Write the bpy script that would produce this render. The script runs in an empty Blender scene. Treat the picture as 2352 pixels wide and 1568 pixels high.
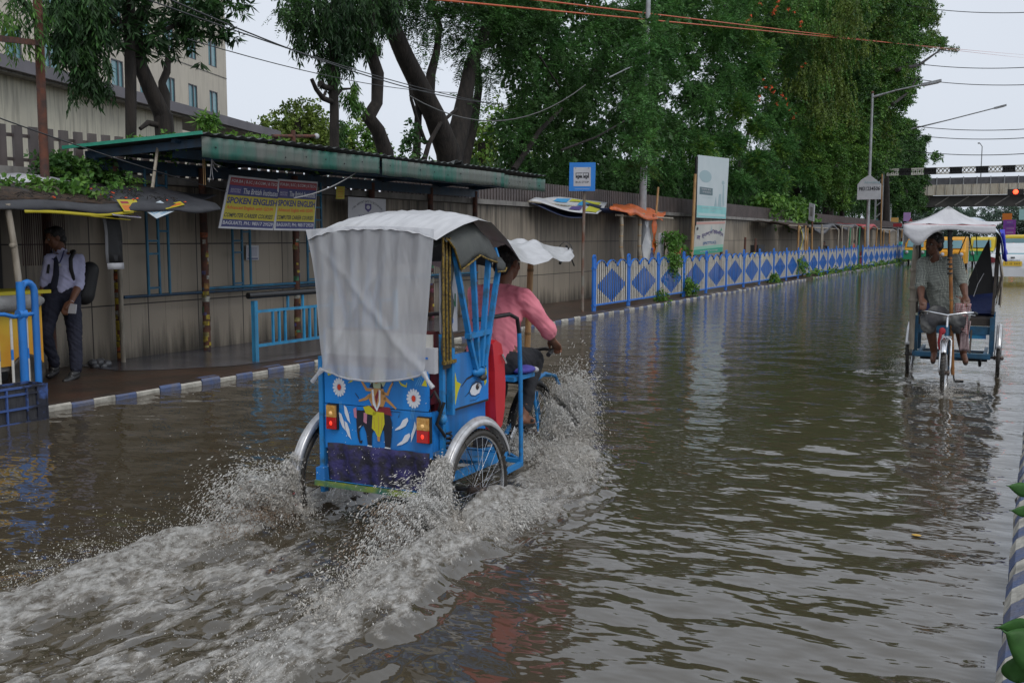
import bpy, math, random
import numpy as np
from mathutils import Vector, Matrix
R_ = math.radians
random.seed(7); RNG = np.random.default_rng(7)
scene = bpy.context.scene
COL = scene.collection

# ---------------------------------------------------------------- camera
PITCH, YAW, FOC, CZ = 5.8916, 28.0296, 2287.0, 1.65
cam = bpy.data.cameras.new("camera"); camo = bpy.data.objects.new("camera", cam); COL.objects.link(camo)
cam.sensor_width = 36.0; cam.lens = 36.0*FOC/2352.0
cam.clip_start = 0.05; cam.clip_end = 3000
camo.location = (0, 0, CZ); camo.rotation_euler = (R_(90-PITCH), 0, R_(YAW))
scene.camera = camo

# ---------------------------------------------------------------- sky, sun, exposure
SUN_EL, SUN_AZ = 52.0, 125.0          # azimuth from +Y towards +X
w = bpy.data.worlds.new("World"); scene.world = w; w.use_nodes = True
nt = w.node_tree; nt.nodes.clear()
wo = nt.nodes.new('ShaderNodeOutputWorld'); bg = nt.nodes.new('ShaderNodeBackground')
sky = nt.nodes.new('ShaderNodeTexSky'); sky.sky_type = 'NISHITA'; sky.sun_disc = False
sky.sun_elevation = R_(SUN_EL); sky.sun_rotation = R_(SUN_AZ)
sky.air_density = 1.0; sky.dust_density = 5.0; sky.ozone_density = 1.0
hs = nt.nodes.new('ShaderNodeHueSaturation'); hs.inputs['Saturation'].default_value = 0.22
mx = nt.nodes.new('ShaderNodeMix'); mx.data_type = 'RGBA'; mx.inputs[0].default_value = 0.82
mx.inputs[7].default_value = (6.0, 6.5, 7.3, 1)   # the even cloud deck
nt.links.new(sky.outputs[0], hs.inputs['Color']); nt.links.new(hs.outputs[0], mx.inputs[6])
# soft cloud mottling
tc = nt.nodes.new('ShaderNodeTexCoord'); nz = nt.nodes.new('ShaderNodeTexNoise'); nz.inputs['Scale'].default_value = 2.2; nz.inputs['Detail'].default_value = 4
mp = nt.nodes.new('ShaderNodeMapRange'); mp.inputs[3].default_value = 0.9; mp.inputs[4].default_value = 1.08
mm = nt.nodes.new('ShaderNodeMix'); mm.data_type = 'RGBA'; mm.blend_type = 'MULTIPLY'; mm.inputs[0].default_value = 1
nt.links.new(tc.outputs['Generated'], nz.inputs['Vector']); nt.links.new(nz.outputs[0], mp.inputs[0])
nt.links.new(mx.outputs[2], mm.inputs[6]); nt.links.new(mp.outputs[0], mm.inputs[7])
nt.links.new(mm.outputs[2], bg.inputs['Color']); bg.inputs['Strength'].default_value = 0.1
nt.links.new(bg.outputs[0], wo.inputs[0])
sl = bpy.data.lights.new("sun", 'SUN'); sl.energy = 0.7; sl.angle = R_(25); sl.color = (1, .97, .92)
so = bpy.data.objects.new("sun", sl); COL.objects.link(so)
so.location = (0, 0, 40)
sd = Vector((math.sin(R_(SUN_AZ))*math.cos(R_(SUN_EL)), math.cos(R_(SUN_AZ))*math.cos(R_(SUN_EL)), math.sin(R_(SUN_EL))))
so.rotation_euler = (-sd).to_track_quat('-Z', 'Y').to_euler()
vs = scene.view_settings; vs.view_transform = 'Standard'; vs.look = 'None'; vs.exposure = 0.42; vs.gamma = 1
try: scene.cycles.max_bounces = 6; scene.cycles.transparent_max_bounces = 6
except Exception: pass

# ---------------------------------------------------------------- surveying helpers: a line of sight cut with a real plane
_t, _y = R_(PITCH), R_(YAW)
F_ = np.array([-math.sin(_y)*math.cos(_t), math.cos(_y)*math.cos(_t), -math.sin(_t)])
Rr = np.array([math.cos(_y), math.sin(_y), 0.0]); U_ = np.cross(Rr, F_); C_ = np.array([0, 0, CZ])
def ray(px, py): return Rr*(px-1176)/FOC + U_*(784-py)/FOC + F_
def gz(px, py, z=0.0): r = ray(px, py); return C_ + r*((z-CZ)/r[2])
def gx(px, py, x): r = ray(px, py); return C_ + r*(x/r[0])
def gy(px, py, y): r = ray(px, py); return C_ + r*(y/r[1])
def gd(px, py, d): return C_ + ray(px, py)*d

# ---------------------------------------------------------------- materials
MATS = {}
def mat(name, c, c2=None, rough=.6, scale=8, metal=0, bump=0, bscale=30, spec=.5, trans=0, detail=5, coat=0, emit=None, estr=1, contrast=(.35, .65), streak=None, sstr=.5, stretch=(1, 1, 1), alpha=1, island=0, sheen=0):
    if name in MATS: return MATS[name]
    m = bpy.data.materials.new(name); m.use_nodes = True; n = m.node_tree.nodes; l = m.node_tree.links
    b = n['Principled BSDF']
    b.inputs['Roughness'].default_value = rough; b.inputs['Metallic'].default_value = metal
    b.inputs['Specular IOR Level'].default_value = spec
    b.inputs['Transmission Weight'].default_value = trans; b.inputs['Coat Weight'].default_value = coat
    b.inputs['Alpha'].default_value = alpha
    tc = n.new('ShaderNodeTexCoord'); mpn = n.new('ShaderNodeMapping'); mpn.inputs['Scale'].default_value = stretch
    l.new(tc.outputs['Object'], mpn.inputs[0])
    col = None
    if c2 is not None:
        nz = n.new('ShaderNodeTexNoise'); nz.inputs['Scale'].default_value = scale; nz.inputs['Detail'].default_value = detail
        l.new(mpn.outputs[0], nz.inputs['Vector'])
        mr = n.new('ShaderNodeMapRange'); mr.inputs[1].default_value = contrast[0]; mr.inputs[2].default_value = contrast[1]
        l.new(nz.outputs[0], mr.inputs[0])
        mix = n.new('ShaderNodeMix'); mix.data_type = 'RGBA'
        mix.inputs[6].default_value = (*c, 1); mix.inputs[7].default_value = (*c2, 1)
        l.new(mr.outputs[0], mix.inputs[0]); col = mix.outputs[2]
    if streak is not None:      # rain streaks and grime running down
        mp2 = n.new('ShaderNodeMapping'); mp2.inputs['Scale'].default_value = (5, 5, .35); l.new(tc.outputs['Object'], mp2.inputs[0])
        nz2 = n.new('ShaderNodeTexNoise'); nz2.inputs['Scale'].default_value = 1.6; nz2.inputs['Detail'].default_value = 6
        l.new(mp2.outputs[0], nz2.inputs['Vector'])
        mr2 = n.new('ShaderNodeMapRange'); mr2.inputs[1].default_value = .48; mr2.inputs[2].default_value = .7; mr2.inputs[4].default_value = sstr
        l.new(nz2.outputs[0], mr2.inputs[0])
        mix2 = n.new('ShaderNodeMix'); mix2.data_type = 'RGBA'; l.new(mr2.outputs[0], mix2.inputs[0])
        if col: l.new(col, mix2.inputs[6])
        else: mix2.inputs[6].default_value = (*c, 1)
        mix2.inputs[7].default_value = (*streak, 1); col = mix2.outputs[2]
    if island:                  # each leaf its own tone
        g = n.new('ShaderNodeNewGeometry'); mr3 = n.new('ShaderNodeMapRange'); mr3.inputs[3].default_value = 1-island; mr3.inputs[4].default_value = 1+island
        l.new(g.outputs['Random Per Island'], mr3.inputs[0])
        mix3 = n.new('ShaderNodeMix'); mix3.data_type = 'RGBA'; mix3.blend_type = 'MULTIPLY'; mix3.inputs[0].default_value = 1
        if col: l.new(col, mix3.inputs[6])
        else: mix3.inputs[6].default_value = (*c, 1)
        l.new(mr3.outputs[0], mix3.inputs[7]); col = mix3.outputs[2]
    if col: l.new(col, b.inputs['Base Color'])
    else: b.inputs['Base Color'].default_value = (*c, 1)
    if bump:
        nb = n.new('ShaderNodeTexNoise'); nb.inputs['Scale'].default_value = bscale; nb.inputs['Detail'].default_value = 4
        l.new(mpn.outputs[0], nb.inputs['Vector']); bp = n.new('ShaderNodeBump'); bp.inputs['Strength'].default_value = bump; bp.inputs['Distance'].default_value = .02
        l.new(nb.outputs[0], bp.inputs['Height']); l.new(bp.outputs[0], b.inputs['Normal'])
    if emit: b.inputs['Emission Color'].default_value = (*emit, 1); b.inputs['Emission Strength'].default_value = estr
    MATS[name] = m; return m
def leafmat(name, c, c2, isl=.45, scale=1.2):
    m = mat(name, c, c2, rough=.55, scale=scale, island=isl, spec=.35)
    n = m.node_tree.nodes; l = m.node_tree.links; b = n['Principled BSDF']
    if 'tl' not in n:
        t = n.new('ShaderNodeBsdfTranslucent'); t.name = 'tl'; ms = n.new('ShaderNodeMixShader'); ms.inputs[0].default_value = .25
        src = b.inputs['Base Color'].links[0].from_socket; l.new(src, t.inputs[0])
        l.new(b.outputs[0], ms.inputs[1]); l.new(t.outputs[0], ms.inputs[2]); l.new(ms.outputs[0], n['Material Output'].inputs[0])
    return m

WHITE = mat('white_paint', (.62, .61, .57), (.5, .48, .43), scale=6, rough=.5, streak=(.25, .22, .18), sstr=.35)
BLUE = mat('railing_blue', (.014, .14, .54), (.018, .17, .6), scale=5, rough=.42, streak=(.02, .06, .2), sstr=.4)
BLACK = mat('black_matte', (.012, .012, .013), rough=.6)
BLACKG = mat('black_gloss', (.012, .012, .013), rough=.25)
RUBBER = mat('rubber', (.014, .013, .012), (.05, .042, .033), rough=.5, scale=14)
CHROME = mat('chrome', (.72, .73, .75), (.35, .33, .3), rough=.22, metal=1, scale=12, contrast=(.5, .8))
RUSTY = mat('rusty_steel', (.13, .045, .025), (.05, .03, .025), rough=.8, scale=9, bump=.3)
GALV = mat('galvanised', (.36, .38, .4), (.26, .27, .28), rough=.5, metal=.2, scale=4, streak=(.12, .09, .07), sstr=.4)
BAMBOO = mat('bamboo_cane', (.42, .25, .1), (.27, .15, .06), rough=.5, scale=7, stretch=(3, 3, .6), bump=.15)
BAMBOOG = mat('weathered_bamboo', (.34, .3, .24), (.2, .17, .13), rough=.7, scale=7, stretch=(3, 3, .6), bump=.15)
BARK = mat('bark', (.010, .008, .007), (.028, .022, .018), rough=.9, scale=6, stretch=(2, 2, .5), bump=.8, bscale=14)
CONC = mat('concrete_grey', (.26, .25, .23), (.18, .17, .16), rough=.85, scale=3, bump=.2, streak=(.06, .055, .05))
SKIN = mat('brown_skin', (.2, .088, .05), (.165, .07, .04), rough=.5, scale=20)
SKIN2 = mat('dark_brown_skin', (.13, .055, .032), (.1, .042, .025), rough=.48, scale=20)
HAIR = mat('black_hair', (.008, .007, .007), (.02, .018, .017), rough=.45, scale=60, bump=.6, bscale=90)
RED = mat('red_plastic', (.55, .02, .03), (.45, .015, .02), rough=.35, scale=4)
REDSIGN = mat('sign_red', (.26, .02, .03), rough=.5)
NAVY = mat('sign_navy', (.025, .03, .13), rough=.5)
YEL = mat('sign_yellow', (.42, .35, .015), rough=.5)
ORG = mat('sign_orange', (.5, .14, .01), rough=.5)
SGREY = mat('sign_greywhite', (.5, .5, .52), (.42, .42, .45), rough=.55, scale=3)
TEAL = mat('sign_teal', (.08, .42, .38), rough=.5)
INK = mat('black_ink', (.015, .015, .02), rough=.5)
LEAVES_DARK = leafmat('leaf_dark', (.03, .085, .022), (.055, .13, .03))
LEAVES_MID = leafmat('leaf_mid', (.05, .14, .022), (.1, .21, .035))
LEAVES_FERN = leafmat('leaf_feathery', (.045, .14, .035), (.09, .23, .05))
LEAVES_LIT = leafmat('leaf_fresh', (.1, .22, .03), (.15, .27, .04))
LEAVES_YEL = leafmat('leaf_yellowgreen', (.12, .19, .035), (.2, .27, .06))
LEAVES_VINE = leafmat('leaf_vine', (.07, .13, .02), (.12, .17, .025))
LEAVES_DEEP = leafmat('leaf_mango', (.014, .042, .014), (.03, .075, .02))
FLOWER = mat('flower_red', (.75, .09, .02), rough=.5)

# ---------------------------------------------------------------- mesh building
_txt = {}
def text_geo(s, bold=0.0, shear=0.0):
    k = (s, bold, shear)
    if k in _txt: return _txt[k]
    cu = bpy.data.curves.new('t', 'FONT'); cu.body = s; cu.size = 1; cu.resolution_u = 2; cu.offset = bold; cu.shear = shear
    o = bpy.data.objects.new('t', cu); COL.objects.link(o)
    dg = bpy.context.evaluated_depsgraph_get(); me = bpy.data.meshes.new_from_object(o.evaluated_get(dg))
    v = np.array([p.co[:2] for p in me.vertices]) if len(me.vertices) else np.zeros((0, 2)); f = [tuple(p.vertices) for p in me.polygons]
    bpy.data.objects.remove(o); bpy.data.curves.remove(cu); bpy.data.meshes.remove(me)
    if len(v):
        lo = v.min(0); hi = v.max(0); v = (v-lo)/np.maximum(hi-lo, 1e-6); asp = (hi-lo)[0]/max((hi-lo)[1], 1e-6)
    else: asp = 1
    _txt[k] = (v, f, asp); return _txt[k]

def unit(v): v = np.asarray(v, float); return v/(np.linalg.norm(v)+1e-12)
class MB:
    def __init__(s): s.v = []; s.f = []; s.m = []; s.mats = []; s.n = 0; s.sm = []
    def mi(s, m):
        if m not in s.mats: s.mats.append(m)
        return s.mats.index(m)
    def add(s, vs, fs, m, smooth=False):
        i = s.mi(m); b = s.n; s.v.extend([tuple(map(float, p)) for p in vs]); s.n += len(vs)
        for f in fs: s.f.append(tuple(b+k for k in f)); s.m.append(i); s.sm.append(smooth)
        return s
    def boxf(s, o, ax, ay, az, m):       # box from centre and three half axes
        o, ax, ay, az = map(lambda q: np.asarray(q, float), (o, ax, ay, az))
        vs = [o+i*ax+j*ay+k*az for k in (-1, 1) for j in (-1, 1) for i in (-1, 1)]
        return s.add(vs, [(0, 2, 3, 1), (4, 5, 7, 6), (0, 1, 5, 4), (2, 6, 7, 3), (0, 4, 6, 2), (1, 3, 7, 5)], m)
    def box(s, c, size, m, rz=0):
        a = math.radians(rz); cx, sx = math.cos(a), math.sin(a)
        return s.boxf(c, (cx*size[0]/2, sx*size[0]/2, 0), (-sx*size[1]/2, cx*size[1]/2, 0), (0, 0, size[2]/2), m)
    def bar(s, a, b, w_, h_, m, up=(0, 0, 1)):
        a = np.asarray(a, float); b = np.asarray(b, float); d = unit(b-a); u = np.asarray(up, float)
        if abs(d@u) > .98: u = np.array([1., 0, 0])
        x = unit(np.cross(d, u)); z = np.cross(x, d)
        return s.boxf((a+b)/2, x*w_/2, (b-a)/2, z*h_/2, m)
    def tube(s, pts, r, m, n=8, cap=True, sm=True):
        pts = [np.asarray(p, float) for p in pts]; k = len(pts)
        rs = list(r) if hasattr(r, '__len__') else [r]*k
        vs = []; prev = None
        for i, p in enumerate(pts):
            d = unit(pts[min(i+1, k-1)]-pts[max(i-1, 0)])
            if prev is None:
                u = np.array([0, 0, 1.]) if abs(d[2]) < .9 else np.array([1., 0, 0])
                x = unit(np.cross(d, u))
            else: x = unit(prev-d*(prev@d))
            prev = x; y = np.cross(d, x)
            for j in range(n): a = 2*math.pi*j/n; vs.append(p+rs[i]*(math.cos(a)*x+math.sin(a)*y))
        fs = [(i*n+j, i*n+(j+1) % n, (i+1)*n+(j+1) % n, (i+1)*n+j) for i in range(k-1) for j in range(n)]
        s.add(vs, fs, m, sm)
        if cap: s.add([vs[j] for j in range(n)], [tuple(range(n))[::-1]], m); s.add(vs[-n:], [tuple(range(n))], m)
        return s
    def prism(s, pts, O, X, Y, t, m, t0=0.0):   # polygon given in (X,Y) from O, pushed out along X x Y from t0 to t0+t
        O, X, Y = map(lambda q: np.asarray(q, float), (O, X, Y)); N = unit(np.cross(X, Y)); n = len(pts)
        a = [O+X*p[0]+Y*p[1]+N*t0 for p in pts]; b = [q+N*t for q in a]
        return s.add(a+b, [tuple(range(n-1, -1, -1)), tuple(range(n, 2*n))]+[(i, (i+1) % n, n+(i+1) % n, n+i) for i in range(n)], m)
    def grid(s, P, m, thick=0, sm=True):        # P: 2D list of points
        a = np.asarray(P, float); h, w_ = a.shape[:2]
        idx = lambda i, j: i*w_+j
        fs = [(idx(i, j), idx(i, j+1), idx(i+1, j+1), idx(i+1, j)) for i in range(h-1) for j in range(w_-1)]
        if not thick: return s.add(a.reshape(-1, 3), fs, m, sm)
        du = np.gradient(a, axis=0); dv = np.gradient(a, axis=1); N = np.cross(dv, du); N /= np.linalg.norm(N, axis=2, keepdims=True)+1e-9
        b = a+N*thick; k = h*w_
        fs2 = [tuple(k+q for q in f[::-1]) for f in fs]
        rim = []
        for j in range(w_-1): rim += [(idx(0, j+1), idx(0, j), k+idx(0, j), k+idx(0, j+1)), (idx(h-1, j), idx(h-1, j+1), k+idx(h-1, j+1), k+idx(h-1, j))]
        for i in range(h-1): rim += [(idx(i, 0), idx(i+1, 0), k+idx(i+1, 0), k+idx(i, 0)), (idx(i+1, w_-1), idx(i, w_-1), k+idx(i, w_-1), k+idx(i+1, w_-1))]
        return s.add(np.vstack([a.reshape(-1, 3), b.reshape(-1, 3)]), fs+fs2+rim, m, sm)
    def lathe(s, prof, O, A, m, n=24, a0=0, a1=2*math.pi, sm=True):   # prof: (radius, along A)
        O = np.asarray(O, float); A = unit(A); u = np.array([0, 0, 1.]) if abs(A[2]) < .9 else np.array([1., 0, 0])
        x = unit(np.cross(u, A)); y = np.cross(A, x); full = abs(a1-a0-2*math.pi) < 1e-6; k = n if full else n+1
        vs = [O+A*h+r*(math.cos(a0+(a1-a0)*i/n)*x+math.sin(a0+(a1-a0)*i/n)*y) for i in range(k) for r, h in prof]
        q = len(prof); fs = [(i*q+j, ((i+1) % k)*q+j, ((i+1) % k)*q+j+1, i*q+j+1) for i in range(n) for j in range(q-1)]
        return s.add(vs, fs, m, sm)
    def ball(s, c, r, m, n=10, k=7, sm=True, M=None):
        r = np.array(r if hasattr(r, '__len__') else (r, r, r), float); vs = []
        for i in range(k+1):
            t = math.pi*i/k
            for j in range(n):
                a = 2*math.pi*j/n; p = np.array([math.sin(t)*math.cos(a), math.sin(t)*math.sin(a), math.cos(t)])*r
                if M is not None: p = M@p
                vs.append(np.asarray(c)+p)
        fs = [(i*n+j, (i+1)*n+j, (i+1)*n+(j+1) % n, i*n+(j+1) % n) for i in range(k) for j in range(n)]
        return s.add(vs, fs, m, sm)
    def raw(s, V, Fc, m):     # numpy bulk: all quads
        i = s.mi(m); s.rawV = V; s.rawF = Fc; return s
    def build(s, name, parent=None, local=False, base=None):
        me = bpy.data.meshes.new(name); off = np.zeros(3)
        V = np.array(s.v, float).reshape(-1, 3)
        if parent is not None and not local:
            q = parent
            while q is not None: off += np.array(q.location); q = q.parent
        elif parent is None:
            off = np.array(base, float) if base is not None else (np.array([(V[:, 0].min()+V[:, 0].max())/2, (V[:, 1].min()+V[:, 1].max())/2, V[:, 2].min()]))
        me.from_pydata((V-off).tolist(), [], s.f)
        for q in s.mats: me.materials.append(q)
        me.polygons.foreach_set('material_index', s.m); me.polygons.foreach_set('use_smooth', s.sm)
        me.update(); me.validate()
        o = bpy.data.objects.new(name, me); COL.objects.link(o)
        if parent is None: o.location = off
        else: o.parent = parent
        return o
def bulk(name, V, Fq, mats, mi=None, parent=None, smooth=False, base=None):
    """big numpy mesh, faces all of one size"""
    me = bpy.data.meshes.new(name); off = np.zeros(3)
    if parent is not None:
        q = parent
        while q is not None: off += np.array(q.location); q = q.parent
    else: off = np.array(base if base is not None else [V[:, 0].mean(), V[:, 1].mean(), V[:, 2].min()])
    nf, k = Fq.shape
    me.vertices.add(len(V)); me.vertices.foreach_set('co', (V-off).astype(np.float32).ravel())
    me.loops.add(nf*k); me.loops.foreach_set('vertex_index', Fq.astype(np.int32).ravel())
    me.polygons.add(nf); me.polygons.foreach_set('loop_start', np.arange(0, nf*k, k, dtype=np.int32))
    try: me.polygons.foreach_set('loop_total', np.full(nf, k, dtype=np.int32))
    except Exception: pass
    for m in mats: me.materials.append(m)
    if mi is not None: me.polygons.foreach_set('material_index', mi.astype(np.int32))
    me.polygons.foreach_set('use_smooth', np.full(nf, smooth))
    me.update(calc_edges=True)
    o = bpy.data.objects.new(name, me); COL.objects.link(o)
    if parent is None: o.location = off
    else: o.parent = parent
    return o
def thing(name, label, cat, loc=(0, 0, 0), rz=0, group=None):
    o = bpy.data.objects.new(name, None); COL.objects.link(o); o.empty_display_size = .2
    o.location = tuple(float(q) for q in loc); o.rotation_euler = (0, 0, rz); return tag(o, label, cat, group)
def tag(o, label=None, cat=None, group=None, kind=None):
    if label: o['label'] = label
    if cat: o['category'] = cat
    if group: o['group'] = group
    if kind: o['kind'] = kind
    return o
def dup(o, parent=None):
    c = o.copy(); COL.objects.link(c)
    if parent is not None: c.parent = parent
    for ch in list(o.children): dup(ch, c)
    return c
class Board:
    """lettering and shapes painted on a flat face: thin layers on a frame"""
    def __init__(s, mb, O, X, Y, e=.0012):
        s.mb = mb; s.O = np.asarray(O, float); s.X = np.asarray(X, float); s.Y = np.asarray(Y, float); s.N = unit(np.cross(s.X, s.Y)); s.e = e; s.k = 0
    def P(s, x, y): return s.O+s.X*x+s.Y*y+s.N*(s.e*s.k)
    def lay(s, k): s.k = k; return s
    def poly(s, pts, m): s.mb.add([s.P(*p) for p in pts], [tuple(range(len(pts)))], m); return s
    def rect(s, x0, y0, x1, y1, m): return s.poly([(x0, y0), (x1, y0), (x1, y1), (x0, y1)], m)
    def disc(s, x, y, rx, ry, m, n=18): return s.poly([(x+rx*math.cos(2*math.pi*i/n), y+ry*math.sin(2*math.pi*i/n)) for i in range(n)], m)
    def stroke(s, pts, w_, m):
        pts = [np.array(p, float) for p in pts]; k = len(pts); L = []; Rt = []
        for i, p in enumerate(pts):
            d = unit(pts[min(i+1, k-1)]-pts[max(i-1, 0)]); nn = np.array([-d[1], d[0]]); ww = (w_[i] if hasattr(w_, '__len__') else w_)/2
            L.append(p+nn*ww); Rt.append(p-nn*ww)
        for i in range(k-1): s.poly([Rt[i], Rt[i+1], L[i+1], L[i]], m)
        return s
    def text(s, t, x, y, w_, h_, m, bold=0.0, shear=0.0, arc=0):
        v, f, a = text_geo(t, bold, shear)
        if not len(v): return s
        pts = [(x+p[0]*w_, y+p[1]*h_+(arc*(1-(2*p[0]-1)**2) if arc else 0)) for p in v]
        s.mb.add([s.P(*p) for p in pts], f, m); return s
# ================================================================ SETTING
GROUND = mat('ground_soil', (.09, .075, .055), (.06, .055, .045), scale=.4, rough=.95, bump=.3)
o = MB(); o.box((0, 600, -.45), (3000, 3000, .3), GROUND); g_ = o.build('ground'); tag(g_, kind='structure')
o = MB(); o.box((-4.2, 70, -.2), (8.6, 180, .11), mat('asphalt', (.05, .05, .05), (.035, .035, .036), rough=.9, scale=30)); tag(o.build('road'), kind='structure')

# --- flood water: one sheet, finer near the camera, real ripples, the wake raised in it
RO = np.array([-3.31, 4.84, -.145]); RA = R_(1.0)      # painted rickshaw: rear axle on the road bed, heading
def wave_h(X, Y):
    r = np.random.default_rng(3); h = np.zeros_like(X)
    dmin = .02+.012*np.maximum(Y-4, 0)
    for i in range(70):
        lam = .10*(9.0**(i/69)); a = r.normal(0, .75)+R_(62); ph = r.uniform(0, 6.28)
        k = 2*math.pi/lam; amp = .00185*lam**.95
        h += amp*np.clip((lam/dmin-2.5)/2.5, 0, 1)*np.sin(k*(X*math.cos(a)+Y*math.sin(a))+ph+.8*np.sin(X*.9*math.cos(i)+Y*.7))
    m = .72+.4*np.sin(X*.8+1.3*np.sin(Y*.45))*np.sin(Y*.55+X*.5)
    return h*m
def vnoise(X, Y, s, seed=0):
    r = np.random.default_rng(seed); T = r.random((257, 257)); x = X/s; y = Y/s
    xi = np.floor(x).astype(int); yi = np.floor(y).astype(int); fx = x-xi; fy = y-yi; fx = fx*fx*(3-2*fx); fy = fy*fy*(3-2*fy)
    g = lambda i, j: T[np.mod(i, 256), np.mod(j, 256)]
    return (g(xi, yi)*(1-fx)+g(xi+1, yi)*fx)*(1-fy)+(g(xi, yi+1)*(1-fx)+g(xi+1, yi+1)*fx)*fy
def fbm(X, Y, s, o=4, seed=0): return sum(vnoise(X, Y, s/2**i, seed+i)*.5**i for i in range(o))/sum(.5**i for i in range(o))
def wake(X, Y):
    ca, sa = math.cos(RA), math.sin(RA); dx = X-RO[0]; dy = Y-RO[1]; u = dx*ca+dy*sa; v = -dx*sa+dy*ca
    b = -v                                                       # metres behind the rear axle
    foam = np.zeros_like(X); h = np.zeros_like(X)
    n1 = fbm(u*1.0, v*.42, .16, 5, 1); n2 = fbm(u, v*.5, .45, 4, 9); n3 = np.abs(fbm(u, v*.7, .13, 4, 20)-.5)*2
    for u0, spread, wgt, hh in ((.55, .15, 1.0, .15), (-.52, .12, .8, .10)):
        c = u0+np.sign(u0)*spread*np.clip(b, 0, 5)**.8+.1*(n2-.5)*np.clip(b+.3, 0, 2)
        sg = .11+.085*np.clip(b, 0, 4); d = np.abs(u-c)
        along = 1/(1+np.exp(-(b+.45)*9))*np.exp(-np.clip(b-.5, 0, 9)*.40)
        foam += wgt*np.exp(-(d/sg)**2)*(1/(1+np.exp(-(b+.45)*9)))*np.exp(-np.clip(b-.8, 0, 9)*.17)*1.15
        h += hh*np.exp(-(d/sg)**2)*along*(.35+1.3*n1)
        # the trailing inner foam
        c2 = u0*.55-.25*np.sin(b*.9+u0); foam += .45*wgt*np.exp(-((u-c2)/(.16+.09*np.clip(b, 0, 4)))**2)*np.clip(b-.3, 0, 1)*np.exp(-np.clip(b-1, 0, 9)*.14)
    mid = np.exp(-(u/(.6+.1*np.clip(b, 0, 5)))**4)*(b > 0)
    foam += .33*mid; h += mid*(n2-.5)*.06+mid*(n1-.5)*.035
    # bow wave from the front wheel, thrown to the right, and the skirt beside the right rear wheel
    for (uu, vv, su, sv, wt, hh) in ((.42, 1.15, .34, .62, .85, .05), (.2, 1.85, .28, .34, .9, .09), (-.3, 1.7, .25, .35, .7, .08), (.78, .55, .28, .55, .7, .02), (.72, -.1, .14, .5, .7, .03)):
        e = np.exp(-((u-uu)/su)**2-((v-vv)/sv)**2); foam += wt*e; h += hh*e*(.4+1.2*n1)
    n4 = fbm(u*1.15, v*.33, .085, 4, 33); rid = 1-np.abs(fbm(u+.12*n2, v*.38, .20, 5, 50)*2-1)*2.6; rid2 = 1-np.abs(fbm(u, v*.4, .075, 4, 60)*2-1)*3
    br = .45*np.clip(rid, 0, 1)+.25*np.clip(rid2, 0, 1)+.45*n1+.25*(n4-.5)
    F = np.clip((np.clip(foam, 0, 1.2)*.95+br*1.1-.98)*1.15, 0, 1)*np.clip(foam*2.5, 0, 1)
    h += (.016*(n1-.5)+.03*(n4-.5)+.012*np.clip(rid2, 0, 1))*np.clip(foam*2, 0, 1)+.02*F*n1
    # second rickshaw's small splashes
    for (cx, cy, sx, sy) in ((-.93, 11.5, .2, .28), (-1.5, 13.2, .25, .3), (-.42, 13.2, .22, .3), (-1.35, 12.2, .35, .5), (-.7, 11.3, .3, .35), (-1.9, 12.9, .3, .3)):
        e = np.exp(-((X-cx)/sx)**2-((Y-cy)/sy)**2); F = np.maximum(F, np.clip(e*(fbm(X, Y, .09, 3, 40)*1.9-.55), 0, .8)); h += .03*e*(fbm(X, Y, .2, 3, 41)-.3)
    return h, F
xs = np.linspace(-8.34, .02, 400)
ys = [0.5]; 
while ys[-1] < 150: ys.append(ys[-1]+max(.019, .019*(max(ys[-1]-3.0, .01)/3)**1.25) if ys[-1] > 2.2 else ys[-1]+.03)
ys = np.array(ys); XX, YY = np.meshgrid(xs, ys)
wh, wf = wake(XX, YY); HH = wave_h(XX, YY)+wh
V = np.stack([XX, YY, HH], -1).reshape(-1, 3); nr, nc = XX.shape
I = np.arange(nr*nc).reshape(nr, nc); Fq = np.stack([I[:-1, :-1], I[:-1, 1:], I[1:, 1:], I[1:, :-1]], -1).reshape(-1, 4)
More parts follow.
